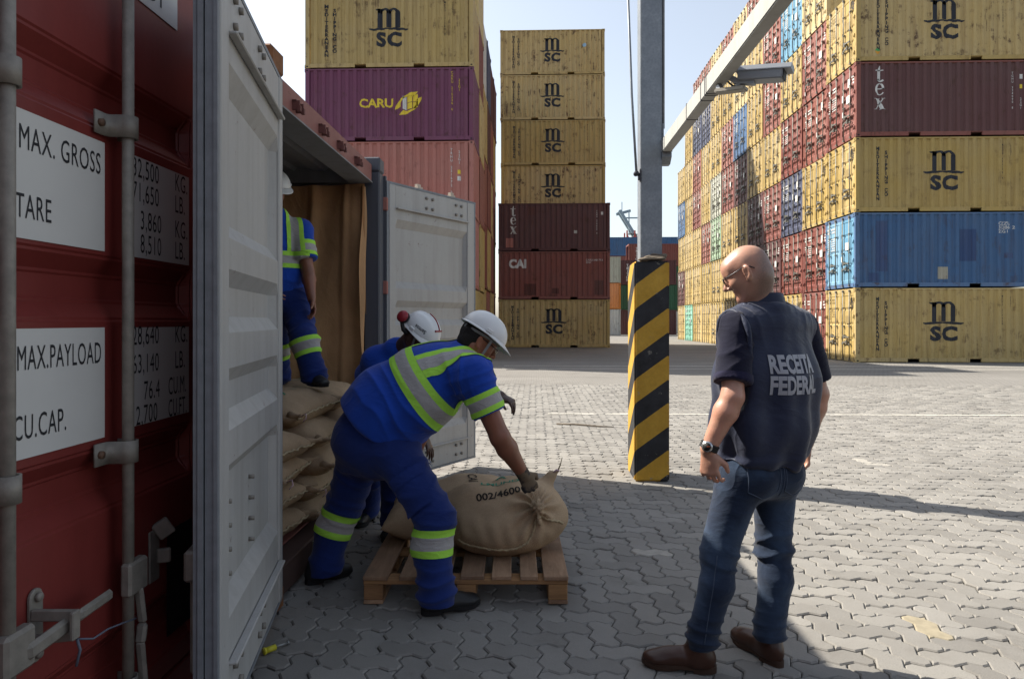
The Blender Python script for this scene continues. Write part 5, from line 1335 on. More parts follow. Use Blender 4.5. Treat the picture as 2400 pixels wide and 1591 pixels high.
def hand(B, w_, d, n, side, curl=(0.35, 0.6, 0.5), sc=1.0, grow=0.0, spread=0.0, thumb=0.6):
    """w_ wrist, d towards the fingers, n the way the palm faces, side +1/-1 the thumb's side"""
    w_ = V3(w_); d = nrm(d); n = V3(n) - d * (V3(n) @ d); n = n / np.linalg.norm(n); s_ = np.cross(d, n) * side
    B.ec(w_ - d * 0.01, w_ + d * 0.082 * sc, s_, (0.028 * sc + grow, 0.018 * sc + grow), (0.039 * sc + grow, 0.0125 * sc + grow), 0.012)
    B.el(w_ + d * 0.038 * sc + s_ * 0.024 * sc + n * 0.006, (0.030 * sc, 0.018 * sc, 0.017 * sc), [d, s_, n], 0.012)
    for i, (o_, L) in enumerate(((0.033, 0.070), (0.0115, 0.080), (-0.0105, 0.075), (-0.031, 0.058))):
        p = w_ + d * (0.080 - 0.004 * abs(i - 1)) * sc + s_ * o_ * sc; a = 0.0; sp = (1.5 - i) * spread; dd = nrm(d + s_ * sp)
        rr = [0.0092, 0.0082, 0.0076, 0.0066] if i != 3 else [0.0082, 0.0074, 0.0068, 0.0058]
        for j, (fr, cu) in enumerate(zip((0.46, 0.30, 0.24), curl)):
            a += cu * (1 + 0.09 * (i - 1)); v = dd * math.cos(a) + n * math.sin(a); q = p + v * L * fr * sc
            B.rc(p, q, rr[j] * sc + grow, rr[j + 1] * sc + grow, 0.001 if j else 0.004); p = q
    p = w_ + d * 0.022 * sc + s_ * 0.030 * sc + n * 0.008; t1 = nrm(d * 0.75 + s_ * (0.75 * thumb + 0.25) + n * 0.45); q = p + t1 * 0.042 * sc; B.rc(p, q, 0.0135 * sc + grow, 0.0112 * sc + grow, 0.010)
    t2 = nrm(d * 0.95 + s_ * 0.15 * thumb + n * 0.45); B.rc(q, q + t2 * 0.032 * sc, 0.0108 * sc + grow, 0.0080 * sc + grow, 0.005); return s_

def arm(B, sh, el_, wr, r=(0.052, 0.042, 0.043, 0.027), k=0.02):
    sh, el_, wr = V3(sh), V3(el_), V3(wr); B.rc(sh, el_, r[0], r[1], k); m_ = el_ + (wr - el_) * 0.28; B.rc(el_, m_, r[1], r[2], k); B.rc(m_, wr, r[2], r[3], k)
def shoe_body(heel, toe, h=0.085, wid=0.046):
    """upper and sole of a shoe standing on the ground from heel to toe"""
    heel = V3(heel); toe = V3(toe); d = toe - heel; L = np.linalg.norm(d); d = d / L; up = V3((0, 0, 1)); s_ = np.cross(up, d); z0 = heel[2]
    U = Body(); R = [d, s_, up]
    U.el(heel + d * L * 0.20 + up * 0.050, (L * 0.21, wid * 0.86, 0.052), R, 0.02); U.el(heel + d * L * 0.50 + up * 0.046, (L * 0.28, wid * 0.95, 0.044), R, 0.03); U.el(heel + d * L * 0.78 + up * 0.036, (L * 0.225, wid * 1.02, 0.032), R, 0.03)
    U.rc(heel + d * L * 0.22 + up * 0.06, heel + d * L * 0.24 + up * (h + 0.06), wid * 0.98, wid * 0.95, 0.03, flat_b=True); U.cut(heel + up * 0.020, (0, 0, -1))
    So = MB(); out = []
    for k in range(36):
        a = 2 * PI * k / 36; x = L * (0.5 + 0.515 * math.cos(a)); wv = wid * (0.98 + 0.10 * math.cos(a) - 0.16 * math.exp(-((x / L - 0.42) / 0.16) ** 2)); out.append((x, math.copysign(abs(math.sin(a)) ** 0.72, math.sin(a)) * wv))
    M = Matrix(((d[0], s_[0], 0, heel[0]), (d[1], s_[1], 0, heel[1]), (0, 0, 1, z0), (0, 0, 0, 1)))
    So.prism(out, 0.012, 0.028, M)
    So.prism([p_ for p_ in out if p_[0] < L * 0.30] and [(L * 0.30, -wid * 0.82)] + [p_ for p_ in sorted([q for q in out if q[0] < L * 0.30], key=lambda q: math.atan2(q[1], q[0] - L * 0.25) % (2 * PI))][::-1] + [(L * 0.30, wid * 0.82)], 0.0, 0.0125, M)
    So.prism([(L * (0.72 + 0.26 * math.cos(2 * PI * k / 20)), wid * 0.98 * math.sin(2 * PI * k / 20)) for k in range(20)], 0.002, 0.0125, M)
    return U, So
def add_shoe(P_, heel, toe, mat, sole, name='boot', h=0.085, wid=0.046, hh=0.006):
    U, So = shoe_body(heel, toe, h, wid); sh = put(U.mesh(hh, name, lambda P: 0.0025 * swirl(P, 40, 1.0)), name, mat, P_)
    me = So.mesh('sole'); fixn(me); put(me, 'sole', sole, sh); return sh

# ---- cloth, skin, helmet materials
def cloth(name, c, rough=0.85, weave=260, var=0.14, wr=6.0, fade=None):
    t = NT(name); v = t.coords(jitter=False); n1 = t.noise(v, 5, 5, 0.6); n2 = t.noise(v, weave, 3, 0.6); n3 = t.noise(t.coords(scale=(1, 1, 2.2), jitter=False), wr * 3, 6, 0.6, 0.8); rdg = t.noise(t.coords(scale=(1, 1, 1.8), jitter=False), wr * 0.75, 2, 0.45, 1.0); rdg = t.math('POWER', t.math('SUBTRACT', 1.0, t.math('ABSOLUTE', t.math('MULTIPLY', t.math('SUBTRACT', rdg, 0.5), 5.0))), 2.0); n3 = t.math('ADD', n3, t.math('MULTIPLY', rdg, 0.8))
    b = t.mix(t.ramp(n1, 0.3, 0.7), scale_c(c, 1 - var), scale_c(c, 1 + var)); b = t.mix(t.ramp(n2, 0.3, 0.7, 0, 0.35), b, scale_c(c, 0.65))
    if fade is not None: b = t.mix(t.ramp(t.noise(v, 4.0, 4, 0.5), 0.48, 0.70, 0, 0.75), b, fade)
    t.col(b); t.set(rough, 0, 0.15); t.b.inputs['Sheen Weight'].default_value = 0.15; t.b.inputs['Sheen Roughness'].default_value = 0.5
    t.bump(t.math('ADD', t.math('MULTIPLY', n3, 0.7), t.math('MULTIPLY', n2, 0.12)), 0.28, 0.014); return t.m
def skin(name, c, blot=0.25):
    t = NT(name); v = t.coords(jitter=False); n1 = t.noise(v, 9, 5, 0.6); n2 = t.noise(v, 120, 4, 0.6)
    b = t.mix(t.ramp(n1, 0.35, 0.7), scale_c(c, 1 - blot * 0.5), (min(1, c[0] * 1.16), c[1] * (1 - blot * 0.12), c[2] * (1 - blot * 0.2), 1)); b = t.mix(t.ramp(n2, 0.35, 0.75, 0, 0.3), b, scale_c(c, 0.72))
    t.col(b); t.set(0.42, 0, 0.5); t.b.inputs['Subsurface Weight'].default_value = 0.06; t.b.inputs['Subsurface Radius'].default_value = (0.01, 0.004, 0.002); t.b.inputs['Subsurface Scale'].default_value = 0.5
    t.bump(t.math('ADD', n1, t.math('MULTIPLY', n2, 0.5)), 0.3, 0.003); return t.m
SKA = skin('fair_tanned_skin', srgb('#b48c77')); SKB = skin('brown_skin', srgb('#8a5b45')); SKC = skin('dark_skin', srgb('#4a342b')); SKD = skin('warm_brown_skin', srgb('#80553f'))
BLUEC = cloth('royal_blue_twill', srgb('#1b44a6'), 0.85, 260, 0.2); BLUET = cloth('royal_blue_trouser_twill', srgb('#1c2f6b'), 0.85, 260, 0.2)
NAVYC = cloth('navy_vest_cloth', srgb('#2a3044'), 0.5, 200, 0.12); POLO = cloth('dark_navy_pique', srgb('#17182a'), 0.95, 320)
DENIM = cloth('blue_denim', srgb('#222d40'), 0.9, 300, 0.18, 7.0, srgb('#43566f'))
LIME = cloth('lime_band_cloth', srgb('#a6e052'), 0.7, 200, 0.05); LIME.node_tree.nodes['Principled BSDF'].inputs['Sheen Weight'].default_value = 0
SILV = cloth('silver_reflective_cloth', srgb('#a3a1a0'), 0.5, 200, 0.08, 9)
BOOT = simple('black_boot_leather', srgb('#232425'), 0.45, 0, 0.25, 14, 0.25); SOLEB = simple('black_rubber_sole', srgb('#1a1a1b'), 0.8)
BRL = simple('brown_boot_leather', srgb('#40291f'), 0.36, 0, 0.22, 12, 0.2); BRS = simple('brown_rubber_sole', srgb('#3d2b20'), 0.75)
HELM = simple('white_helmet_plastic', srgb('#d2d4d4'), 0.35, 0, 0.04, 14); HAIR = simple('short_black_hair', srgb('#1d1a19'), 0.8, 0, 0.4, 160, 0.6)
GREYST = simple('grey_strap', srgb('#7c7d80'), 0.6); REDM = simple('red_ear_muff_plastic', srgb('#8c2630'), 0.35)

def helmet(P_, T, f, l, u, lift=0.048, strap=True, band_col=None, peak=0.042):
    """hard hat in the head's own frame"""
    hc = T(0.0, 0, lift); rx, ry, rz = 0.131, 0.112, 0.105
    loc = lambda x, y, z: Vector(hc + f * x + l * y + u * z)
    hm = empty('helmet', (0, 0, 0)); hm.parent = P_
    m = MB(); nu, nv = 56, 18
    def dome(a, b):
        an = 2 * PI * a; ph = PI / 2 * b * 0.999
        ca, sa = math.cos(an), math.sin(an); r = math.cos(ph) ** 0.86; z = math.sin(ph) ** 1.05 * rz
        ridge = 0.006 * math.exp(-(sa * r / 0.12) ** 2) * math.sin(min(1, b * 1.3) * PI / 2) + 0.004 * math.exp(-((abs(sa * r) - 0.42) / 0.10) ** 2) * b
        return loc(ca * r * rx, sa * r * ry, z + ridge)
    m.grid(nu, nv, dome, closed_u=True); shell = wb(m, 'shell', HELM, hm)
    so = shell.modifiers.new('thickness', 'SOLIDIFY'); so.thickness = 0.003; so.offset = -1
    m = MB()
    def brim(a, b):
        an = 2 * PI * a; ca, sa = math.cos(an), math.sin(an); w_ = 0.014 + peak * max(0, ca) ** 2.2
        return loc(ca * (rx - 0.001 + w_ * b), sa * (ry - 0.001 + w_ * b * 0.8), 0.004 - 0.020 * b * (0.55 + 0.8 * max(0, ca)) )
    m.grid(nu, 6, brim, closed_u=True); br_ = wb(m, 'brim', HELM, hm); so = br_.modifiers.new('thickness', 'SOLIDIFY'); so.thickness = 0.0035; so.offset = 0
    m = MB(); m.tube([loc(math.cos(2 * PI * k / 40) * 0.104, math.sin(2 * PI * k / 40) * 0.086, -0.012 - 0.012 * (1 - math.cos(2 * PI * k / 40)) / 2) for k in range(40)], 0.009, 6, closed=True); wb(m, 'head_band', GREYST, hm)
    if strap:
        for s_ in (-1, 1):
            m = MB(); m.bar(loc(0.04, 0.094 * s_, -0.01), Vector(T(0.045, 0.066 * s_, -0.075)), 0.003, 0.014, tuple(f)); wb(m, 'chin_strap', GREYST, hm)
    for s_ in (-1, 1):
        m = MB(); m.obox(loc(0.0, (ry + 0.002) * s_, 0.014), tuple(f), tuple(l), tuple(u), 0.018, 0.006, 0.010); wb(m, 'slot', HELM, hm, bev=0.003)
    return hm, loc
def hivis_band(src, c, ax, half, name_p, lim=None, test=None, mat=(LIME, SILV, LIME), fr=0.27):
    """lime, silver, lime ribbon around a limb: three sewn strips across the axis"""
    c = V3(c); ax = nrm(ax); e = [-half, -half + 2 * half * fr, half - 2 * half * fr, half]
    for i in range(3):
        pl_ = [(c + ax * e[i], ax), (c + ax * e[i + 1], -ax)] + (lim or [])
        strip(src, [(tuple(a), tuple(b)) for a, b in pl_], 'reflective_stripe', mat[i], 0.004 if i != 1 else 0.0045, test=test)
# ================================================================ man in the navy vest
A = empty('person', (0.87, 2.9, 0)); tag(A, 'bald man in glasses, navy vest and jeans standing with his back half turned', 'person')
B = Body()
f_a = nrm((-0.40, 0.917, 0)); l_a = nrm((-0.917, -0.40, 0)); up = V3((0, 0, 1))
neckA = V3((0.985, 2.955, 1.475))
TA, fA, lA, uA = head(B, (0.897, 2.925, 1.645), (-0.80, 0.33, -0.44), (0.975, 2.955, 1.47), 0.058, sc=0.94)
B.el(TA(-0.055, 0, -0.035), (0.04, 0.05, 0.05), [fA, lA, uA], 0.04)
shL, shR = V3((0.825, 2.86, 1.415)), V3((1.175, 3.055, 1.415)); elL, wrL = V3((0.792, 2.765, 1.135)), V3((0.697, 2.775, 0.925)); elR, wrR = V3((1.262, 3.09, 1.115)), V3((1.222, 3.11, 0.895))
B.ec((0.98, 2.955, 1.42), (0.975, 2.95, 1.0), l_a, (0.16, 0.10), (0.14, 0.10)); B.ec((0.975, 2.95, 1.0), (0.955, 2.95, 0.83), l_a, (0.14, 0.10), (0.13, 0.10))
B.rc(neckA, shL, 0.05, 0.05); B.rc(neckA, shR, 0.05, 0.05)
arm(B, shL, elL, wrL, (0.053, 0.043, 0.047, 0.029)); arm(B, shR, elR, wrR, (0.053, 0.043, 0.046, 0.029))
sL = hand(B, wrL + V3((0.0, 0, -0.012)), (0.06, 0.02, -1), (0.62, 0.78, 0.0), 1, (0.45, 0.75, 0.5), 1.04, 0, 0.05)
hand(B, wrR + V3((-0.003, 0, -0.012)), (-0.12, 0.05, -1), (-0.85, -0.2, 0), 1, (0.5, 0.7, 0.5), 1.04, 0, 0.03)
hipL, hipR = V3((0.872, 2.905, 0.82)), V3((1.035, 2.995, 0.82)); knL, knR = V3((0.765, 2.88, 0.465)), V3((1.030, 2.99, 0.455)); anL, anR = V3((0.690, 2.845, 0.10)), V3((0.990, 2.925, 0.10))
for h_, k_, a_ in ((hipL, knL, anL), (hipR, knR, anR)): B.rc(h_, k_, 0.07, 0.045); B.rc(k_, a_, 0.045, 0.035)
def stubbled(base):
    t = NT('shaven_head_skin'); m2 = base.copy(); t.m = m2; t.t = m2.node_tree; t.b = t.t.nodes['Principled BSDF']
    src = t.b.inputs['Base Color'].links[0].from_socket; tc = t.n('TexCoord'); vm = t.n('VectorMath', operation='SUBTRACT'); t.l(tc.outputs['Object'], vm.inputs[0])
    vm.inputs[1].default_value = Vector(TA(-0.02, 0, 0.012)) - Vector(A.location); dt = t.n('VectorMath', operation='DOT_PRODUCT'); t.l(vm.outputs[0], dt.inputs[0]); dt.inputs[1].default_value = Vector(-fA * 0.75 - uA * 0.45)
    le = t.n('VectorMath', operation='LENGTH'); t.l(vm.outputs[0], le.inputs[0])
    k = t.math('MULTIPLY', t.ramp(dt.outputs['Value'], 0.012, 0.050), t.ramp(le.outputs['Value'], 0.16, 0.125)); nz = t.noise(tc.outputs['Object'], 420, 2, 0.6)
    t.col(t.mix(t.math('MULTIPLY', k, t.ramp(nz, 0.35, 0.7, 0.45, 0.95)), src, srgb('#5d554f'))); return m2
put(B.mesh(0.0042, 'body', lambda P: 0.0008 * swirl(P, 60, 0.3)), 'body', stubbled(SKA), A)
# jeans
J = Body(); J.ec((0.955, 2.95, 0.93), (0.955, 2.95, 0.82), l_a, (0.165, 0.125), (0.175, 0.135), 0.04, flat_a=True)
J.el(V3((0.955, 2.95, 0.80)) - f_a * 0.055 + l_a * 0.065, (0.095, 0.095, 0.10), None, 0.05); J.el(V3((0.955, 2.95, 0.80)) - f_a * 0.055 - l_a * 0.065, (0.095, 0.095, 0.10), None, 0.05)
for h_, k_, a_ in ((hipL, knL, anL), (hipR, knR, anR)):
    m_ = k_ + (a_ - k_) * 0.32 - f_a * 0.022
    J.rc(h_, k_, 0.098, 0.072, 0.04); J.rc(k_, m_, 0.070, 0.068, 0.03); J.rc(m_, a_ + V3((0, 0, 0.035)), 0.067, 0.060, 0.03); J.rc(a_ + V3((0, 0, 0.06)), a_ + V3((0.004, -0.004, -0.002)), 0.060, 0.066, 0.02, flat_b=True)
def jd(P):
    d = 0.003 * swirl(P, 16, 2)
    for h_, k_, a_, s_ in ((hipL, knL, anL, 1.0), (hipR, knR, anR, 5.0)):
        d += folds(P, h_, k_, 0.010, 0.075, bumpf(1.0, 0.30), 0.16, s_) + folds(P, k_, a_, 0.010, 0.055, bumpf(0.05, 0.25), 0.14, s_ + 1) + folds(P, k_, a_, 0.013, 0.052, bumpf(0.92, 0.22), 0.14, s_ + 2, 0.5) + folds(P, h_, k_, 0.006, 0.09, bumpf(0.15, 0.25), 0.16, s_ + 3)
    return d
jeans = put(J.mesh(0.0062, 'jeans', jd), 'jeans', DENIM, A)
def seam_line(src, pts, dirv, r, mat, name, parent, n=24):
    """stitched line pressed on a garment"""
    P, polys = world_mesh(src); bvh = BVHTree.FromPolygons([Vector(p_) for p_ in P], [tuple(q.vertices) for q in polys]); out = []
    for i in range(len(pts) - 1):
        for k in range(n):
            p_ = Vector(pts[i]).lerp(Vector(pts[i + 1]), k / n); h_ = bvh.ray_cast(p_ - Vector(dirv).normalized() * 0.5, Vector(dirv), 1.2)
            if h_[0] is not None: out.append(h_[0] - Vector(dirv).normalized() * r * 0.4)
    if len(out) < 3: return None
    m = MB(); m.tube(out, r, 5); return wb(m, name, mat, parent)
THREAD = simple('pale_jean_thread', srgb('#3f4a5c'), 0.8)
hipc = V3((0.955, 2.95, 0.80)); bk = f_a
for s_ in (0.085, -0.075):
    q = [hipc + l_a * (s_ + a) + up * b for a, b in ((0.068, 0.075), (0.062, -0.055), (0.0, -0.085), (-0.062, -0.055), (-0.068, 0.075))]
    seam_line(jeans, [tuple(p_ - f_a * 0.0) for p_ in q], tuple(bk), 0.0024, THREAD, 'pocket_stitching', jeans, 12)
seam_line(jeans, [tuple(hipc + up * 0.10), tuple(hipc - up * 0.09)], tuple(bk), 0.0024, THREAD, 'yoke_stitching', jeans, 14)
for k_, a_ in ((knL, anL),): seam_line(jeans, [tuple(k_ + V3((-0.012, 0, 0.02))), tuple(a_ + V3((0.0, 0, 0.02)))], (0.15, 1, 0), 0.0020, THREAD, 'leg_stitching', jeans, 20)
# polo sleeves and collar under the vest
S_ = Body()
S_.rc(shL + V3((0.01, 0, 0.0)), shL + (elL - shL) * 0.80, 0.072, 0.074, 0.02, flat_b=True); S_.rc(shR, shR + (elR - shR) * 0.80, 0.070, 0.072, 0.02, flat_b=True); S_.ec((0.99, 2.955, 1.43), (0.985, 2.95, 1.1), l_a, (0.18, 0.11), (0.16, 0.11))
for k in range(16):
    a0, a1 = 2 * PI * k / 16, 2 * PI * (k + 1) / 16; ring = lambda a: V3((0.978, 2.955, 1.488)) + f_a * 0.072 * math.cos(a) + l_a * 0.074 * math.sin(a) - up * 0.016 * math.cos(a)
    S_.rc(ring(a0), ring(a1), 0.017, 0.017, 0.008)
polo = put(S_.mesh(0.0065, 'polo_shirt', lambda P: folds(P, shL, elL, 0.006, 0.10, None, 0.2, 3.0, 1.6) + folds(P, shR, elR, 0.006, 0.10, None, 0.2, 7.0, 1.6)), 'polo_shirt', POLO, A)
ax = nrm(elL - shL); strip(polo, [(tuple(shL + (elL - shL) * 0.70), tuple(ax))], 'sleeve_cuff', cloth('ribbed_navy_cuff', srgb('#201f38'), 0.9, 400), 0.0035, test=lambda P: np.linalg.norm(P - (shL + (elL - shL) * 0.75), axis=1) < 0.14)
# vest
W_ = Body()
W_.ec((0.990, 2.955, 1.40), (0.985, 2.952, 1.20), l_a, (0.205, 0.130), (0.235, 0.175), 0.05); W_.ec((0.985, 2.952, 1.20), (0.972, 2.95, 1.0), l_a, (0.235, 0.175), (0.225, 0.180), 0.05); W_.ec((0.972, 2.95, 1.0), (0.952, 2.95, 0.842), l_a, (0.225, 0.180), (0.198, 0.168), 0.04, flat_b=True)
W_.rc((0.985, 2.955, 1.43), shL + V3((-0.002, 0, 0.002)), 0.085, 0.074, 0.05); W_.rc((0.985, 2.955, 1.43), shR + V3((0, 0, 0.002)), 0.085, 0.074, 0.05)
for k in range(20):
    a0, a1 = 2 * PI * k / 20, 2 * PI * (k + 1) / 20; ring = lambda a: V3((0.980, 2.956, 1.468)) + f_a * 0.088 * math.cos(a) + l_a * 0.092 * math.sin(a) - up * 0.022 * math.cos(a)
    W_.rc(ring(a0), ring(a1), 0.020, 0.020, 0.02)
# armholes: the sleeve comes out of a clean opening; the vest stands off the arm
for sh_, e_ in ((shL, elL), (shR, elR)):
    o_ = nrm(V3((sh_[0] - 0.985, sh_[1] - 2.955, 0))); W_.rc(sh_ + o_ * 0.052 + up * 0.0, e_ + o_ * 0.02, 0.084, 0.092, 0.006, sub=True)
def vd(P):
    q = P - V3((0.97, 2.95, 1.1)); an = np.arctan2(q @ l_a, q @ f_a); z = P[:, 2]
    d = 0.010 * np.sin(an * 5 + 2.2 * swirl(P, 3, 1) + z * 3) * np.clip((1.38 - z) / 0.35, 0.15, 1) + 0.006 * np.sin(an * 11 + 3 * swirl(P, 5, 4) - z * 5) * np.clip((1.42 - z) / 0.3, 0.1, 1)
    d += 0.006 * swirl(P, 11, 2) + 0.007 * np.sin((z * 60 + 4 * swirl(P, 6, 8))) * np.exp(-((z - 0.865) / 0.03) ** 2)
    d += folds(P, (0.985, 2.955, 1.43), shL, 0.007, 0.05, bumpf(0.7, 0.4), 0.16, 9.0) + folds(P, (0.985, 2.955, 1.43), shR, 0.006, 0.06, bumpf(0.6, 0.4), 0.16, 3.0)
    return d
vest = put(W_.mesh(0.0065, 'vest', vd), 'vest', NAVYC, A)
# armhole lip on the near side: a raised cuff of vest cloth over the sleeve
m = MB(); pts = []
for k in range(28):
    a = 2 * PI * k / 28; ctr = V3((0.838, 2.866, 1.365)); o1 = nrm(up * 0.96 - l_a * 0.05 + f_a * 0.05); o2 = f_a
    pts.append(tuple(ctr + o1 * math.cos(a) * 0.118 + o2 * math.sin(a) * 0.098 + l_a * (0.018 + 0.012 * math.cos(a))))
m.tube(pts, [0.011 + 0.002 * math.sin(5 * k) for k in range(28)], 8, closed=True); wb(m, 'armhole_edge', NAVYC, vest)
def collar_fn(u, vv):
    a = 2 * PI * u; c0 = V3((0.978, 2.956, 1.464)); r = 0.096 - 0.020 * vv
    return tuple(c0 + f_a * (r * 0.98) * math.cos(a) + l_a * r * math.sin(a) + up * (0.072 * vv * (1 - 0.45 * max(0, math.cos(a))) - 0.022 * math.cos(a)))
m = MB(); m.grid(40, 6, collar_fn, closed_u=True); co_ = wb(m, 'collar', NAVYC, vest); sm_ = co_.modifiers.new('thickness', 'SOLIDIFY'); sm_.thickness = 0.007; sm_.offset = 0
bdir = Vector(tuple(f_a)); sdir = Vector(tuple(-l_a))
RF = simple('grey_reflective_print', srgb('#9a9ca3'), 0.55, 0, 0.12, 30)
bx_ = Vector((0.985, 2.95, 0)) - bdir * 0.40
for s_, z, dx in (('RECEITA', 1.262, -0.006), ('FEDERAL', 1.178, -0.002)):
    me = text_mesh(s_, 0.098, 0.0042, 0.60, 1.0, 1.0, 'CENTER'); M = Matrix(((sdir.x, 0, 0, bx_.x + sdir.x * dx), (sdir.y, 0, 0, bx_.y + sdir.y * dx), (0, 1, 0, z), (0, 0, 0, 1)))
    o = stuck(vest, me, M, bdir, 'lettering', RF, vest, 0.004, 0.018)
# boots
add_shoe(A, (0.742, 2.832, 0.0), (0.452, 2.888, 0.0), BRL, BRS, 'boot', 0.10, 0.048); add_shoe(A, (1.022, 2.872, 0.0), (0.905, 3.140, 0.0), BRL, BRS, 'boot', 0.10, 0.048)
# watch
wd_ = nrm(wrL - elL); wx_ = wrL - wd_ * 0.012; n1_ = nrm(np.cross(wd_, (0.35, -1, 0.1))); n2_ = nrm(np.cross(wd_, n1_))
wt = empty('watch', (0, 0, 0)); wt.parent = A
m = MB(); m.tube([tuple(wx_ + n1_ * 0.0335 * math.cos(2 * PI * k / 24) + n2_ * 0.0335 * math.sin(2 * PI * k / 24)) for k in range(24)], 0.0055, 6, closed=True); m.tube([tuple(wx_ + wd_ * 0.009 + n1_ * 0.0335 * math.cos(2 * PI * k / 24) + n2_ * 0.0335 * math.sin(2 * PI * k / 24)) for k in range(24)], 0.0055, 6, closed=True); m.tube([tuple(wx_ - wd_ * 0.009 + n1_ * 0.0335 * math.cos(2 * PI * k / 24) + n2_ * 0.0335 * math.sin(2 * PI * k / 24)) for k in range(24)], 0.0055, 6, closed=True); wb(m, 'strap', BLACK, wt)
fd = nrm((-0.45, -0.88, 0.12)); m = MB(); m.cyl(tuple(wx_ + fd * 0.032), tuple(wx_ + fd * 0.044), 0.022, 20); wb(m, 'case', simple('steel_watch_case', srgb('#b4b6b8'), 0.25, 0.8), wt)
m = MB(); m.cyl(tuple(wx_ + fd * 0.0442), tuple(wx_ + fd * 0.0452), 0.0165, 20); wb(m, 'dial', BLACK, wt); m = MB(); m.bar(tuple(wx_ + fd * 0.046), tuple(wx_ + fd * 0.046 + nrm((0.9, -0.3, 0.1)) * 0.014), 0.0022); wb(m, 'hand', simple('orange_hand', srgb('#c85a2c'), 0.5), wt)
# glasses
gl = empty('glasses', (0, 0, 0)); gl.parent = A; GLM = simple('dark_glasses_frame', srgb('#24242a'), 0.3, 0.4)
for s_ in (-1, 1):
    m = MB(); m.tube([tuple(TA(0.104, 0.034 * s_ + 0.024 * math.cos(2 * PI * k / 24), 0.000 + 0.018 * math.sin(2 * PI * k / 24))) for k in range(24)], 0.0016, 6, closed=True); wb(m, 'rim', GLM, gl)
    m = MB(); m.tube([tuple(TA(0.102, 0.060 * s_, 0.010)), tuple(TA(0.085, 0.073 * s_, 0.012)), tuple(TA(0.0, 0.080 * s_, 0.020)), tuple(TA(-0.025, 0.083 * s_, 0.012)), tuple(TA(-0.042, 0.082 * s_, -0.006))], [0.002, 0.002, 0.002, 0.0028, 0.003], 6); wb(m, 'temple', GLM, gl)
    lens = NT('clear_lens'); lens.b.inputs['Transmission Weight'].default_value = 1.0; lens.b.inputs['Roughness'].default_value = 0.02; lens.b.inputs['IOR'].default_value = 1.05
    m = MB(); m.add([tuple(TA(0.104, 0.034 * s_ + 0.0235 * math.cos(2 * PI * k / 24), 0.0175 * math.sin(2 * PI * k / 24))) for k in range(24)], [tuple(range(24))]); wb(m, 'lens', lens.m, gl)
m = MB(); m.tube([tuple(TA(0.105, -0.011, 0.004)), tuple(TA(0.108, 0, 0.007)), tuple(TA(0.105, 0.011, 0.004))], 0.0018, 6); wb(m, 'bridge', GLM, gl)

# ================================================================ worker bending over the sack
Wb = empty('person', (-0.80, 3.58, 0)); tag(Wb, 'worker in blue uniform and white helmet bending to grip the sack on the pallet', 'person')
B = Body()
pel, wai, che, nek = V3((-0.845, 3.62, 0.83)), V3((-0.765, 3.615, 0.965)), V3((-0.575, 3.605, 1.105)), V3((-0.395, 3.605, 1.235))
sR, sL2 = V3((-0.315, 3.44, 1.165)), V3((-0.545, 3.775, 1.215)); eR, wR = V3((-0.175, 3.425, 0.855)), V3((-0.058, 3.545, 0.640)); lat = nrm(sR - sL2)
TB, fB, lB, uB = head(B, (-0.298, 3.605, 1.335), (0.78, 0.22, -0.56), tuple(nek), 0.062)
B.rc(pel, wai, 0.13, 0.13); B.rc(wai, che, 0.13, 0.14); B.rc(che, nek, 0.13, 0.07); B.rc(che + (nek - che) * 0.6, sR, 0.07, 0.06); B.rc(che + (nek - che) * 0.6, sL2, 0.07, 0.06)
arm(B, sR, eR, wR, (0.060, 0.050, 0.052, 0.031)); eL, wL = V3((-0.60, 3.92, 0.93)), V3((-0.69, 3.90, 0.67)); arm(B, sL2, eL, wL, (0.058, 0.048, 0.05, 0.031))
hB = (wR, (0.42, 0.30, -0.86), (-0.35, 0.85, 0.1), 1, (0.55, 0.9, 0.7)); hand(B, *hB); hand(B, wL, (0.1, 0.1, -0.95), (-0.3, -0.9, 0), -1, (0.5, 0.8, 0.6))
hR2, hL2 = V3((-0.735, 3.53, 0.775)), V3((-0.935, 3.695, 0.77)); kR2, kL2 = V3((-0.500, 3.405, 0.455)), V3((-1.065, 3.775, 0.405)); aR2, aL2 = V3((-0.488, 3.365, 0.085)), V3((-1.158, 3.745, 0.085))
for h_, k_, a_ in ((hR2, kR2, aR2), (hL2, kL2, aL2)): B.rc(h_, k_, 0.085, 0.055); B.rc(k_, a_, 0.055, 0.04)
put(B.mesh(0.0056, 'body'), 'body', SKB, Wb)
HB = Body(); HB.el(TB(-0.030, 0, 0.018), (0.088, 0.0800, 0.082), [fB, lB, uB], 0.01); HB.el(TB(-0.055, 0, -0.045), (0.045, 0.062, 0.045), [fB, lB, uB], 0.03); HB.cut(TB(0.03, 0, 0), tuple(fB * 0.9 - uB * 0.2)); put(HB.mesh(0.005, 'hair', lambda P: 0.0022 * swirl(P, 90, 2)), 'hair', HAIR, Wb)
GLV = Body(); hand(GLV, *hB, 1.0, 0.0035); GLV.rc(wR - nrm(wR - eR) * 0.045, wR, 0.036, 0.034, 0.01, flat_a=True)
tg = NT('knit_work_glove'); v = tg.coords(jitter=False); n1 = tg.noise(v, 14, 5); tg.col(tg.mix(tg.ramp(n1, 0.45, 0.55), srgb('#6d5f4d'), srgb('#2c2c31'))); tg.set(0.9); tg.bump(tg.noise(v, 300, 2), 0.4, 0.003)
put(GLV.mesh(0.0045, 'glove'), 'glove', tg.m, Wb)
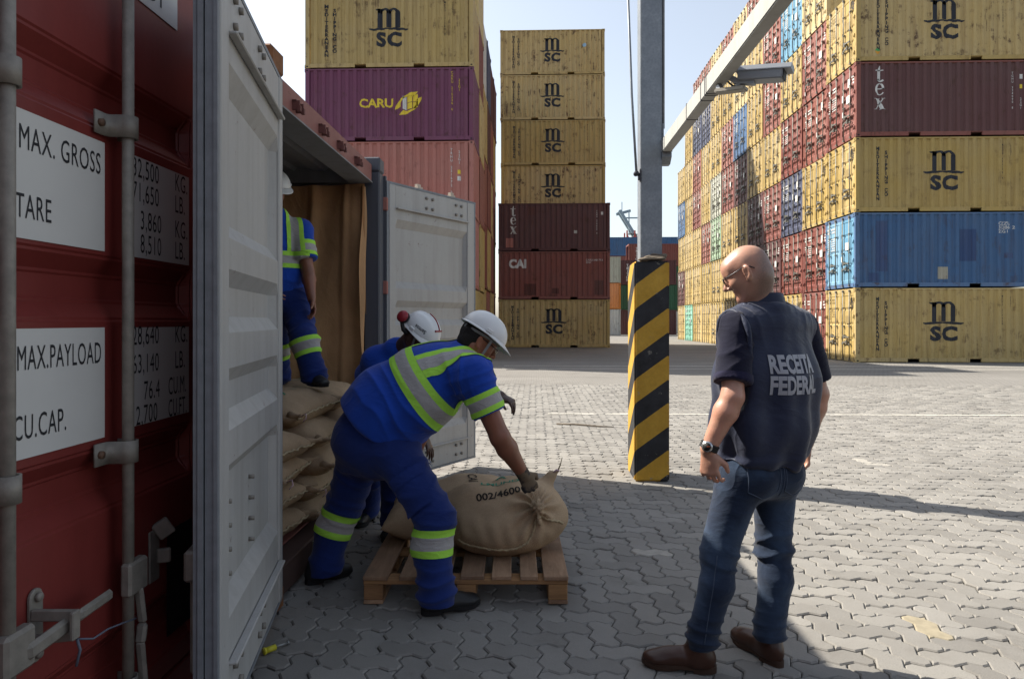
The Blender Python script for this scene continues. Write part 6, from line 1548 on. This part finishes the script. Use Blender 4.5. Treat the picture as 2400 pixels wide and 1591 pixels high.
# trousers
J = Body(); J.ec(pel + V3((0.045, 0, 0.055)), pel + V3((-0.01, 0, -0.05)), (0.95, -0.3, 0), (0.225, 0.165), (0.225, 0.175), 0.05); J.el(pel + V3((-0.105, 0.03, -0.03)), (0.135, 0.15, 0.155), None, 0.06)
for h_, k_, a_ in ((hR2, kR2, aR2), (hL2, kL2, aL2)):
    J.rc(h_, k_, 0.125, 0.098, 0.06); m_ = k_ + (a_ - k_) * 0.4 - V3((0.018, 0, 0)); J.rc(k_, m_, 0.096, 0.092, 0.04); J.rc(m_, a_ + V3((0, 0, 0.02)), 0.092, 0.088, 0.04); J.rc(a_ + V3((0, 0, 0.03)), a_ + V3((0, 0, -0.040)), 0.088, 0.092, 0.02, flat_b=True)
def td(P):
    d = 0.004 * swirl(P, 13, 6)
    for h_, k_, a_, s_ in ((hR2, kR2, aR2, 2.0), (hL2, kL2, aL2, 6.0)):
        d += folds(P, h_, k_, 0.012, 0.085, bumpf(0.85, 0.35), 0.2, s_) + folds(P, h_, k_, 0.014, 0.11, bumpf(0.1, 0.35), 0.22, s_ + 5) + folds(P, k_, a_, 0.016, 0.075, bumpf(0.95, 0.35), 0.18, s_ + 2, 0.7) + folds(P, k_, a_, 0.010, 0.07, bumpf(0.1, 0.25), 0.18, s_ + 3)
    return d
tr = put(J.mesh(0.0072, 'trousers', td), 'trousers', BLUET, Wb)
for k_, a_, t in ((kR2, aR2, 0.30), (kL2, aL2, 0.28)):
    c = k_ + (a_ - k_) * t; hivis_band(tr, c, nrm(a_ - k_) * -1.0 + V3((0.02, 0, 0)), 0.066, '', test=(lambda c: (lambda P: np.linalg.norm(P - c, axis=1) < 0.22))(c))
# cargo pocket: a bellows flap on the near thigh
cp = hR2 + (kR2 - hR2) * 0.62; axq = nrm(kR2 - hR2)
strip(tr, [(tuple(cp - axq * 0.085), tuple(axq)), (tuple(cp + axq * 0.10), tuple(-axq)), (tuple(cp + V3((-0.035, 0, 0))), (0.8, -0.6, 0.5)), (tuple(cp + V3((0.12, 0, 0.0))), (-0.8, 0.3, -0.4))], 'cargo_pocket', BLUET, 0.014, test=lambda P: (P[:, 1] < cp[1] + 0.02))
strip(tr, [(tuple(cp - axq * 0.10), tuple(axq)), (tuple(cp - axq * 0.045), tuple(-axq)), (tuple(cp + V3((-0.042, 0, 0))), (0.8, -0.6, 0.5)), (tuple(cp + V3((0.125, 0, 0.0))), (-0.8, 0.3, -0.4))], 'pocket_flap', BLUET, 0.020, test=lambda P: (P[:, 1] < cp[1] + 0.02))
# shirt
Sx = Body(); sp_ax = nrm(nek - wai)
Sx.ec(pel + V3((-0.005, 0, 0.045)), wai + V3((0.0, 0, 0.02)), (0.95, -0.3, 0.0), (0.255, 0.185), (0.245, 0.20), 0.05, flat_a=True); Sx.ec(wai, che, tuple(lat), (0.205, 0.215), (0.215, 0.205), 0.08); Sx.ec(che, nek, tuple(lat), (0.215, 0.195), (0.12, 0.10), 0.06)
Sx.rc(che + (nek - che) * 0.45, sR, 0.145, 0.098, 0.06); Sx.rc(che + (nek - che) * 0.45, sL2, 0.13, 0.095, 0.06); Sx.rc(sR, sR + (eR - sR) * 0.62, 0.096, 0.086, 0.05, flat_b=True); Sx.rc(sL2, sL2 + (eL - sL2) * 0.62, 0.092, 0.084, 0.05, flat_b=True)
Sx.el((-0.62, 3.52, 0.97), (0.13, 0.13, 0.11), None, 0.08)
for k in range(14):
    a0, a1 = 2 * PI * k / 14, 2 * PI * (k + 1) / 14; nn_ = nrm(nek - che); q1 = nrm(np.cross(nn_, lat)); ring = lambda a: nek + nn_ * 0.015 + q1 * 0.072 * math.cos(a) + lat * 0.078 * math.sin(a)
    Sx.rc(ring(a0), ring(a1), 0.022, 0.022, 0.02)
# keep the hem clean
hem_n = nrm((-0.20, 0.05, -0.98)); Sx.cut((-0.83, 3.62, 0.842), tuple(hem_n))
def sdp(P):
    d = 0.004 * swirl(P, 9, 1)
    d += folds(P, pel, che, 0.018, 0.10, bumpf(0.55, 0.35), 0.34, 4.0, 1.2) * np.clip((3.62 - P[:, 1]) / 0.1 + 0.3, 0, 1) + folds(P, sR, eR, 0.009, 0.07, None, 0.16, 2.0, 1.2) + folds(P, che, sR, 0.013, 0.07, bumpf(0.8, 0.4), 0.2, 8.0)
    return d
shb = put(Sx.mesh(0.0072, 'shirt', sdp), 'shirt', BLUEC, Wb)
bc = wai + (nek - wai) * 0.50; hivis_band(shb, bc, sp_ax, 0.068, '', test=lambda P: np.linalg.norm(P - bc, axis=1) < 0.34)
latp = nrm(lat - sp_ax * (lat @ sp_ax))
for s_, off in ((1, 0.118), (-1, 0.118)):
    c0 = bc + latp * off * s_
    for i, (e0, e1, mt) in enumerate(((-0.062, -0.030, LIME), (-0.030, 0.030, SILV), (0.030, 0.062, LIME))):
        strip(shb, [(tuple(c0 + latp * e0), tuple(latp)), (tuple(c0 + latp * e1), tuple(-latp)), (tuple(bc + sp_ax * 0.069), tuple(sp_ax))], 'reflective_stripe', mt, 0.0055 if i != 1 else 0.006, test=lambda P: (np.linalg.norm(P - sR - (eR - sR) * 0.5, axis=1) > 0.13))
axs = nrm(eR - sR); cs = sR + (eR - sR) * 0.44; hivis_band(shb, cs, axs, 0.052, '', test=lambda P: (np.linalg.norm(P - cs, axis=1) < 0.155))
hmB, locB = helmet(Wb, TB, fB, lB, uB, 0.050)
m = MB(); m.obox(locB(-0.108, 0.0, -0.022), tuple(lB), tuple(fB), tuple(uB), 0.035, 0.006, 0.012); wb(m, 'ratchet', GREYST, hmB, bev=0.004)
gb = empty('glasses', (0, 0, 0)); gb.parent = Wb
for s_ in (-1, 1):
    m = MB(); m.tube([tuple(TB(0.106, 0.034 * s_ + 0.024 * math.cos(2 * PI * k / 20), 0.018 * math.sin(2 * PI * k / 20))) for k in range(20)], 0.0018, 6, closed=True); wb(m, 'rim', simple('pale_metal_frame', srgb('#b9b49c'), 0.3, 0.6), gb)
    m = MB(); m.tube([tuple(TB(0.104, 0.060 * s_, 0.008)), tuple(TB(0.06, 0.076 * s_, 0.012)), tuple(TB(-0.01, 0.082 * s_, 0.016))], 0.0024, 6); wb(m, 'temple', GLM, gb)
add_shoe(Wb, (-0.555, 3.335, 0.0), (-0.285, 3.465, 0.0), BOOT, SOLEB, 'boot', 0.06, 0.054); add_shoe(Wb, (-1.250, 3.690, 0.0), (-1.055, 3.885, 0.0), BOOT, SOLEB, 'boot', 0.06, 0.054)

# ================================================================ worker behind, bowing towards the pallet
Wc = empty('person', (-1.05, 4.7, 0)); tag(Wc, 'worker in helmet with red ear muffs stooping behind the bending worker', 'person')
B = Body(); pc, cc_, nc = V3((-1.09, 4.80, 0.82)), V3((-1.0, 4.60, 1.06)), V3((-0.885, 4.42, 1.235))
TC, fC, lC, uC = head(B, (-0.735, 4.27, 1.345), (0.70, -0.36, -0.62), tuple(nc), 0.060)
sA, sB = V3((-0.735, 4.44, 1.17)), V3((-1.03, 4.43, 1.18)); eA, wA = V3((-0.45, 4.26, 1.05)), V3((-0.205, 4.08, 0.995)); eB_, wB_ = V3((-0.86, 4.20, 0.90)), V3((-0.675, 4.13, 0.745))
B.rc(pc, cc_, 0.13, 0.14); B.rc(cc_, nc, 0.13, 0.07); B.rc(cc_, sA, 0.1, 0.06); B.rc(cc_, sB, 0.1, 0.06); arm(B, sA, eA, wA); arm(B, sB, eB_, wB_)
hand(B, wA, (0.72, -0.25, -0.35), (-0.2, 0.2, -1), -1, (0.65, 0.5, 0.3), 1.0, 0, 0.05); hand(B, wB_, (0.42, -0.1, -0.9), (-0.9, 0.2, -0.3), 1, (0.15, 0.25, 0.2), 1.0, 0, 0.10)
kA, aA, kB_, aB_ = V3((-1.15, 4.74, 0.42)), V3((-1.215, 4.90, 0.09)), V3((-0.95, 4.58, 0.42)), V3((-0.955, 4.58, 0.09))
for h_, k_, a_ in ((pc + V3((-0.06, 0.07, -0.05)), kA, aA), (pc + V3((0.08, -0.08, -0.05)), kB_, aB_)): B.rc(h_, k_, 0.08, 0.055); B.rc(k_, a_, 0.055, 0.04)
put(B.mesh(0.0058, 'body'), 'body', SKC, Wc)
J = Body(); J.rc(pc, pc + V3((0, 0, -0.02)), 0.165, 0.165)
for h_, k_, a_ in ((pc + V3((-0.06, 0.07, -0.05)), kA, aA), (pc + V3((0.08, -0.08, -0.05)), kB_, aB_)): J.rc(h_, k_, 0.115, 0.092, 0.05); J.rc(k_, a_ + V3((0, 0, -0.03)), 0.09, 0.088, 0.04, flat_b=True)
put(J.mesh(0.009, 'trousers', lambda P: 0.004 * swirl(P, 14, 2) + folds(P, kA, aA, 0.010, 0.08, None, 0.2, 1.0) + folds(P, kB_, aB_, 0.010, 0.08, None, 0.2, 3.0)), 'trousers', BLUET, Wc)
Sx = Body(); Sx.ec(pc + V3((0, 0, -0.02)), cc_, (0.7, 0.7, 0), (0.19, 0.16), (0.205, 0.165), 0.05, flat_a=True); Sx.ec(cc_, nc, (0.8, 0.2, 0), (0.205, 0.165), (0.12, 0.1), 0.06)
Sx.rc(cc_ + (nc - cc_) * 0.5, sA, 0.13, 0.095, 0.05); Sx.rc(cc_ + (nc - cc_) * 0.5, sB, 0.13, 0.098, 0.05); Sx.rc(sA, sA + (eA - sA) * 0.7, 0.092, 0.085, 0.04, flat_b=True); Sx.rc(sB, sB + (eB_ - sB) * 0.7, 0.095, 0.088, 0.04, flat_b=True)
Sx.rc(nc + V3((-0.05, 0.05, 0.0)), nc + V3((0.05, 0.0, 0.02)), 0.07, 0.06, 0.03)
put(Sx.mesh(0.009, 'shirt', lambda P: 0.006 * swirl(P, 12, 5) + folds(P, cc_, sB, 0.010, 0.08, None, 0.24, 2.0)), 'shirt', BLUEC, Wc)
hmC, locC = helmet(Wc, TC, fC, lC, uC, 0.048)
# ear muff folded up at the back of the helmet, red trim over the crown
mu = empty('ear_muff', (0, 0, 0)); mu.parent = Wc
hcC = V3(locC(0, 0, 0.02)); e0 = hcC + V3((-0.088, -0.075, -0.035)); e1 = hcC + V3((-0.120, -0.070, 0.015)); e2 = hcC + V3((-0.128, -0.060, 0.055))
m = MB(); m.tube([tuple(e0), tuple((e0 + e1) / 2 + V3((-0.008, -0.005, 0))), tuple(e1), tuple(e2)], [0.016, 0.014, 0.012, 0.010], 8); wb(m, 'arm', BLACK, mu)
mc = e2 + V3((0.012, 0, 0.012)); MU = Body(); nm_ = nrm((-0.35, -0.75, 0.45)); MU.el(mc + nm_ * 0.008, (0.039, 0.039, 0.025), [nrm(np.cross(nm_, uC)), nrm(np.cross(nm_, np.cross(nm_, uC))), nm_], 0.01); put(MU.mesh(0.0045, 'cup'), 'cup', REDM, mu)
m = MB(); m.cyl(tuple(mc - nm_ * 0.016), tuple(mc - nm_ * 0.004), 0.038, 18); wb(m, 'cushion', BLACK, mu)
m = MB(); m.tube([tuple(V3(locC(x, 0.0 + 0.012, 0.111 * math.sqrt(max(0, 1 - (x / 0.133) ** 2)) + 0.004))) for x in np.linspace(-0.02, 0.10, 10)], 0.004, 5); wb(m, 'red_trim', REDM, hmC); 
x = 0.098; zt = 0.108 * math.sqrt(max(0, 1 - (x / 0.131) ** 2)); m = MB(); m.bar(tuple(locC(x + 0.004, -0.028, zt)), tuple(locC(x + 0.004, 0.034, zt)), 0.010, 0.010); wb(m, 'red_trim', REDM, hmC)
me = text_mesh('Santos', 0.030, 0.0006, 1.0, 1.0, 1.0, 'CENTER')
cen = Vector(locC(0.085, -0.19, 0.045)); dn = (Vector(locC(0.0, 0.0, 0.04)) - cen).normalized(); rt_ = dn.cross(Vector(tuple(uC))).normalized(); uu = rt_.cross(dn)
shc = [c_ for c_ in hmC.children if c_.name.startswith('shell')][0]
stuck(shc, me, Matrix(((-rt_.x, -uu.x, 0, cen.x), (-rt_.y, -uu.y, 0, cen.y), (-rt_.z, -uu.z, 0, cen.z), (0, 0, 0, 1))), dn, 'lettering', LABK, hmC, 0.002, 0.01)
add_shoe(Wc, (-1.19, 4.97, 0.0), (-1.245, 4.70, 0.0), BOOT, SOLEB, 'boot', 0.05, 0.052, 0.007); add_shoe(Wc, (-0.975, 4.66, 0.0), (-0.955, 4.38, 0.0), BOOT, SOLEB, 'boot', 0.05, 0.052, 0.007)

# ================================================================ worker standing on the sacks inside the container
Wd = empty('person', (-1.75, 4.72, 0.97)); tag(Wd, 'worker in blue uniform and white helmet standing on the sacks inside the container', 'person')
B = Body(); f_d = nrm((0.62, -0.78, 0)); l_d = nrm((0.78, 0.62, 0)); nd = V3((-1.83, 4.72, 2.165)); cd = V3((-1.84, 4.74, 1.98)); wd2 = V3((-1.80, 4.76, 1.76)); pd = V3((-1.80, 4.78, 1.62))
TD, fD, lD, uD = head(B, (-1.815, 4.665, 2.335), (0.62, -0.70, -0.36), tuple(nd), 0.056)
sD, eD, wD = V3((-1.665, 4.80, 2.08)), V3((-1.590, 4.73, 1.785)), V3((-1.540, 4.66, 1.590)); sD2, eD2, wD2 = V3((-2.0, 4.64, 2.08)), V3((-1.99, 4.52, 1.82)), V3((-1.80, 4.50, 1.66))
B.rc(pd, wd2, 0.12, 0.12); B.rc(wd2, cd, 0.12, 0.13); B.rc(cd, nd, 0.12, 0.06); B.rc(cd + V3((0, 0, 0.09)), sD, 0.06, 0.055); B.rc(cd + V3((0, 0, 0.09)), sD2, 0.06, 0.055)
arm(B, sD, eD, wD, (0.054, 0.044, 0.046, 0.029)); arm(B, sD2, eD2, wD2); hand(B, wD, (0.20, -0.12, -0.95), (-0.75, -0.6, 0), -1, (0.3, 0.45, 0.35), 1.0, 0, 0.04); hand(B, wD2, (0.75, -0.1, -0.6), (0.1, 0.9, 0), 1, (0.4, 0.5, 0.4))
hD, kD, aD = V3((-1.705, 4.80, 1.585)), V3((-1.585, 4.64, 1.300)), V3((-1.500, 4.60, 1.075)); hD2, kD2, aD2 = V3((-1.89, 4.72, 1.585)), V3((-1.835, 4.78, 1.28)), V3((-1.845, 4.84, 1.055))
for h_, k_, a_ in ((hD, kD, aD), (hD2, kD2, aD2)): B.rc(h_, k_, 0.075, 0.05); B.rc(k_, a_, 0.05, 0.036)
put(B.mesh(0.0058, 'body'), 'body', SKD, Wd)
J = Body(); J.ec(pd + V3((0, 0, 0.08)), pd, l_d, (0.15, 0.12), (0.165, 0.13), 0.04)
for h_, k_, a_ in ((hD, kD, aD), (hD2, kD2, aD2)): J.rc(h_, k_, 0.105, 0.09, 0.05); J.rc(k_, a_, 0.088, 0.084, 0.04); J.rc(a_, a_ + V3((0, 0, -0.045)), 0.084, 0.090, 0.02, flat_b=True)
trd = put(J.mesh(0.0085, 'trousers', lambda P: 0.004 * swirl(P, 14, 8) + folds(P, hD, kD, 0.007, 0.09, None, 0.2, 3.0) + folds(P, kD, aD, 0.010, 0.075, None, 0.2, 5.0) + folds(P, kD2, aD2, 0.010, 0.075, None, 0.2, 7.0)), 'trousers', BLUET, Wd)
for k_, a_ in ((kD, aD), (kD2, aD2)):
    c = k_ + (a_ - k_) * 0.20; hivis_band(trd, c, k_ - a_, 0.060, '', test=(lambda c: (lambda P: np.linalg.norm(P - c, axis=1) < 0.2))(c))
Sx = Body(); Sx.ec(pd + V3((0, 0, 0.045)), wd2, l_d, (0.17, 0.135), (0.17, 0.135), 0.04, flat_a=True); Sx.ec(wd2, cd, l_d, (0.17, 0.135), (0.185, 0.14), 0.05); Sx.ec(cd, nd, l_d, (0.185, 0.135), (0.10, 0.085), 0.05)
for s_, e_ in ((sD, eD), (sD2, eD2)): Sx.rc(cd + V3((0, 0, 0.09)), s_, 0.10, 0.084, 0.05); Sx.rc(s_, s_ + (e_ - s_) * 0.72, 0.084, 0.080, 0.03, flat_b=True)
Sx.rc(nd + V3((-0.04, 0.02, -0.01)), nd + V3((0.04, -0.02, -0.01)), 0.068, 0.068, 0.02)
shd = put(Sx.mesh(0.0075, 'shirt', lambda P: 0.004 * swirl(P, 12, 5) + folds(P, pd, cd, 0.009, 0.09, bumpf(0.3, 0.5), 0.3, 2.0) + folds(P, sD, eD, 0.005, 0.07, None, 0.2, 4.0)), 'shirt', BLUEC, Wd)
hivis_band(shd, cd + V3((0, 0, -0.115)), (0, 0, 1), 0.058, '', test=lambda P: np.abs((P - cd) @ l_d) < 0.19)
c = sD + (eD - sD) * 0.50; hivis_band(shd, c, sD - eD, 0.055, '', test=lambda P: (np.linalg.norm(P - c, axis=1) < 0.13) & (((P - cd) @ l_d) > 0.155))
for i, (e0_, e1_, mt) in enumerate(((-0.055, -0.026, LIME), (-0.026, 0.026, SILV), (0.026, 0.055, LIME))):
    c0 = cd + l_d * 0.105; strip(shd, [(tuple(c0 + l_d * e0_), tuple(l_d)), (tuple(c0 + l_d * e1_), tuple(-l_d)), (tuple(cd + V3((0, 0, -0.056))), (0, 0, 1)), (tuple(cd + V3((0, 0, -0.05)) + f_d * 0.0), tuple(f_d * 0.9 + up * 0.44))], 'reflective_stripe', mt, 0.005)
helmet(Wd, TD, fD, lD, uD, 0.048, strap=False)
add_shoe(Wd, (-1.555, 4.665, 1.000), (-1.385, 4.465, 0.988), BOOT, SOLEB, 'boot', 0.05, 0.05, 0.007); add_shoe(Wd, (-1.87, 4.90, 1.0), (-1.80, 4.66, 0.99), BOOT, SOLEB, 'boot', 0.05, 0.05, 0.007)
# ================================================================ the full sack gripped at its seam on the front of the pallet
gs = empty('coffee_sack', (-0.2, 3.9, 0.145)); tag(gs, 'full jute sack gripped by the gloved worker at the front of the pallet', 'sack')
K = Body()
K.el((-0.055, 3.90, 0.340), (0.235, 0.245, 0.196), None, 0.03); K.el((-0.330, 3.93, 0.325), (0.235, 0.235, 0.180), None, 0.06); K.el((-0.20, 3.80, 0.29), (0.26, 0.18, 0.15), None, 0.05); K.el((-0.16, 4.0, 0.44), (0.10, 0.10, 0.09), None, 0.04); K.el((-0.33, 3.88, 0.42), (0.12, 0.11, 0.09), None, 0.04)
K.rc((-0.45, 3.96, 0.26), (-0.66, 4.00, 0.225), 0.13, 0.065, 0.07); K.rc((-0.66, 4.0, 0.225), (-0.775, 4.0, 0.255), 0.05, 0.016, 0.03)
K.rc((0.04, 3.985, 0.46), (0.095, 4.0, 0.535), 0.052, 0.030, 0.03); K.rc((0.095, 4.0, 0.535), (0.135, 4.0, 0.560), 0.028, 0.010, 0.015)
gp = V3((0.012, 3.625, 0.455)); K.rc((0.0, 3.74, 0.40), gp, 0.065, 0.022, 0.05); K.rc(gp, gp + V3((0.012, 0.01, -0.07)), 0.020, 0.018, 0.02)
K.cut((0, 0, 0.1445), (0, 0, -1))
def sackd(P):
    q = P - gp; r = np.linalg.norm(q, axis=1); an = np.arctan2(q[:, 2], q[:, 0]); d = 0.010 * swirl(P, 8, 2) + 0.005 * swirl(P, 19, 5)
    d += 0.016 * np.sin(an * 12 + 2.5 * swirl(P, 8, 1)) * np.exp(-((r - 0.09) / 0.09) ** 2) * (P[:, 1] < 3.9)
    d += 0.004 * np.sin(P[:, 0] * 75 + 3 * swirl(P, 6, 3)) * np.exp(-((P[:, 2] - 0.30) / 0.06) ** 2) * (P[:, 1] < 3.85); return d
gbody = put(K.mesh(0.0075, 'body', sackd, 2), 'body', JU.m, gs)
Pw, pol = world_mesh(gbody); gbv = BVHTree.FromPolygons([Vector(p_) for p_ in Pw], [tuple(q.vertices) for q in pol])
def front(x, z):
    h_ = gbv.ray_cast(Vector((x, 2.6, z)), Vector((0, 1, 0)), 3.0); return h_[0] if h_[0] is not None else None
sx = [(-0.42, 0.245), (-0.36, 0.225), (-0.29, 0.222), (-0.22, 0.215), (-0.15, 0.215), (-0.09, 0.225), (-0.045, 0.25), (-0.015, 0.295), (0.0, 0.345), (0.01, 0.39)]
sy = [(0.025, 0.40), (0.055, 0.375), (0.095, 0.36), (0.13, 0.345), (0.155, 0.325)]
for line in (sx, sy):
    pts = []
    for i in range(len(line) - 1):
        for k in range(7):
            t = k / 7; p_ = front(line[i][0] * (1 - t) + line[i + 1][0] * t, line[i][1] * (1 - t) + line[i + 1][1] * t)
            if p_ is not None: pts.append(p_ + Vector((0, -0.003, 0.002 * math.sin(9 * (i + t)))))
    if len(pts) > 3: m = MB(); m.tube(pts, [0.0062 + 0.0022 * math.sin(k * 2.1) for k in range(len(pts))], 6); wb(m, 'seam', THR, gs)
m = MB(); m.tube([(0.130, 4.0, 0.558), (0.142, 4.0, 0.585), (0.150, 3.99, 0.61), (0.158, 3.99, 0.645)], [0.006, 0.004, 0.003, 0.002], 6); wb(m, 'tie', THR, gs)
m = MB(); m.tube([(0.110, 4.0 - 0.012, 0.558), (0.125, 3.988, 0.572), (0.140, 3.99, 0.566)], 0.006, 6); wb(m, 'tie', TIE, gs)
dd = Vector((0.05, 0.70, -0.71)).normalized(); xr = Vector((1, 0.05, 0.05)).normalized(); xr = (xr - dd * xr.dot(dd)).normalized(); yr = xr.cross(dd) * -1.0
if yr.z < 0: yr = -yr
for s_, size, c, rot, ink, xs in (('002/4600', 0.066, (-0.20, 3.80, 0.45), 0.10, KINK, 1.0), ('A', 0.075, (-0.20, 3.99, 0.52), 0.0, GINK, 1.2), ('LMUNDI', 0.055, (-0.19, 3.90, 0.50), 0.03, GINK, 1.15)):
    me = text_mesh(s_, size, size * 0.022, xs, 1.0, 1.0, 'CENTER'); c = Vector(c) - dd * 0.4; ca, sa = math.cos(rot), math.sin(rot); a = xr * ca + yr * sa; b = yr * ca - xr * sa
    stuck(gbody, me, Matrix(((a.x, b.x, 0, c.x), (a.y, b.y, 0, c.y), (a.z, b.z, 0, c.z), (0, 0, 0, 1))), dd, 'print', ink, gs, 0.003, 0.015)
# ================================================================ unseen containers added behind the viewer, holding sky light off the shaded fronts
G_Z = 'unseen containers added behind the viewer to block sky light'
for ci in range(5):
    for ti, ch in enumerate(['mn', 'nm', 'km', 'mk', 'nm'][ci]):
        container((-12.0 + ci * 6.3, -14.0, ti * PITCH), PAL[ch][1], '%s container added behind the viewer to block sky light, %s, %s from the left' % (PAL[ch][0], TIER[ti + 1], ORD[ci + 1]), G_Z, False)
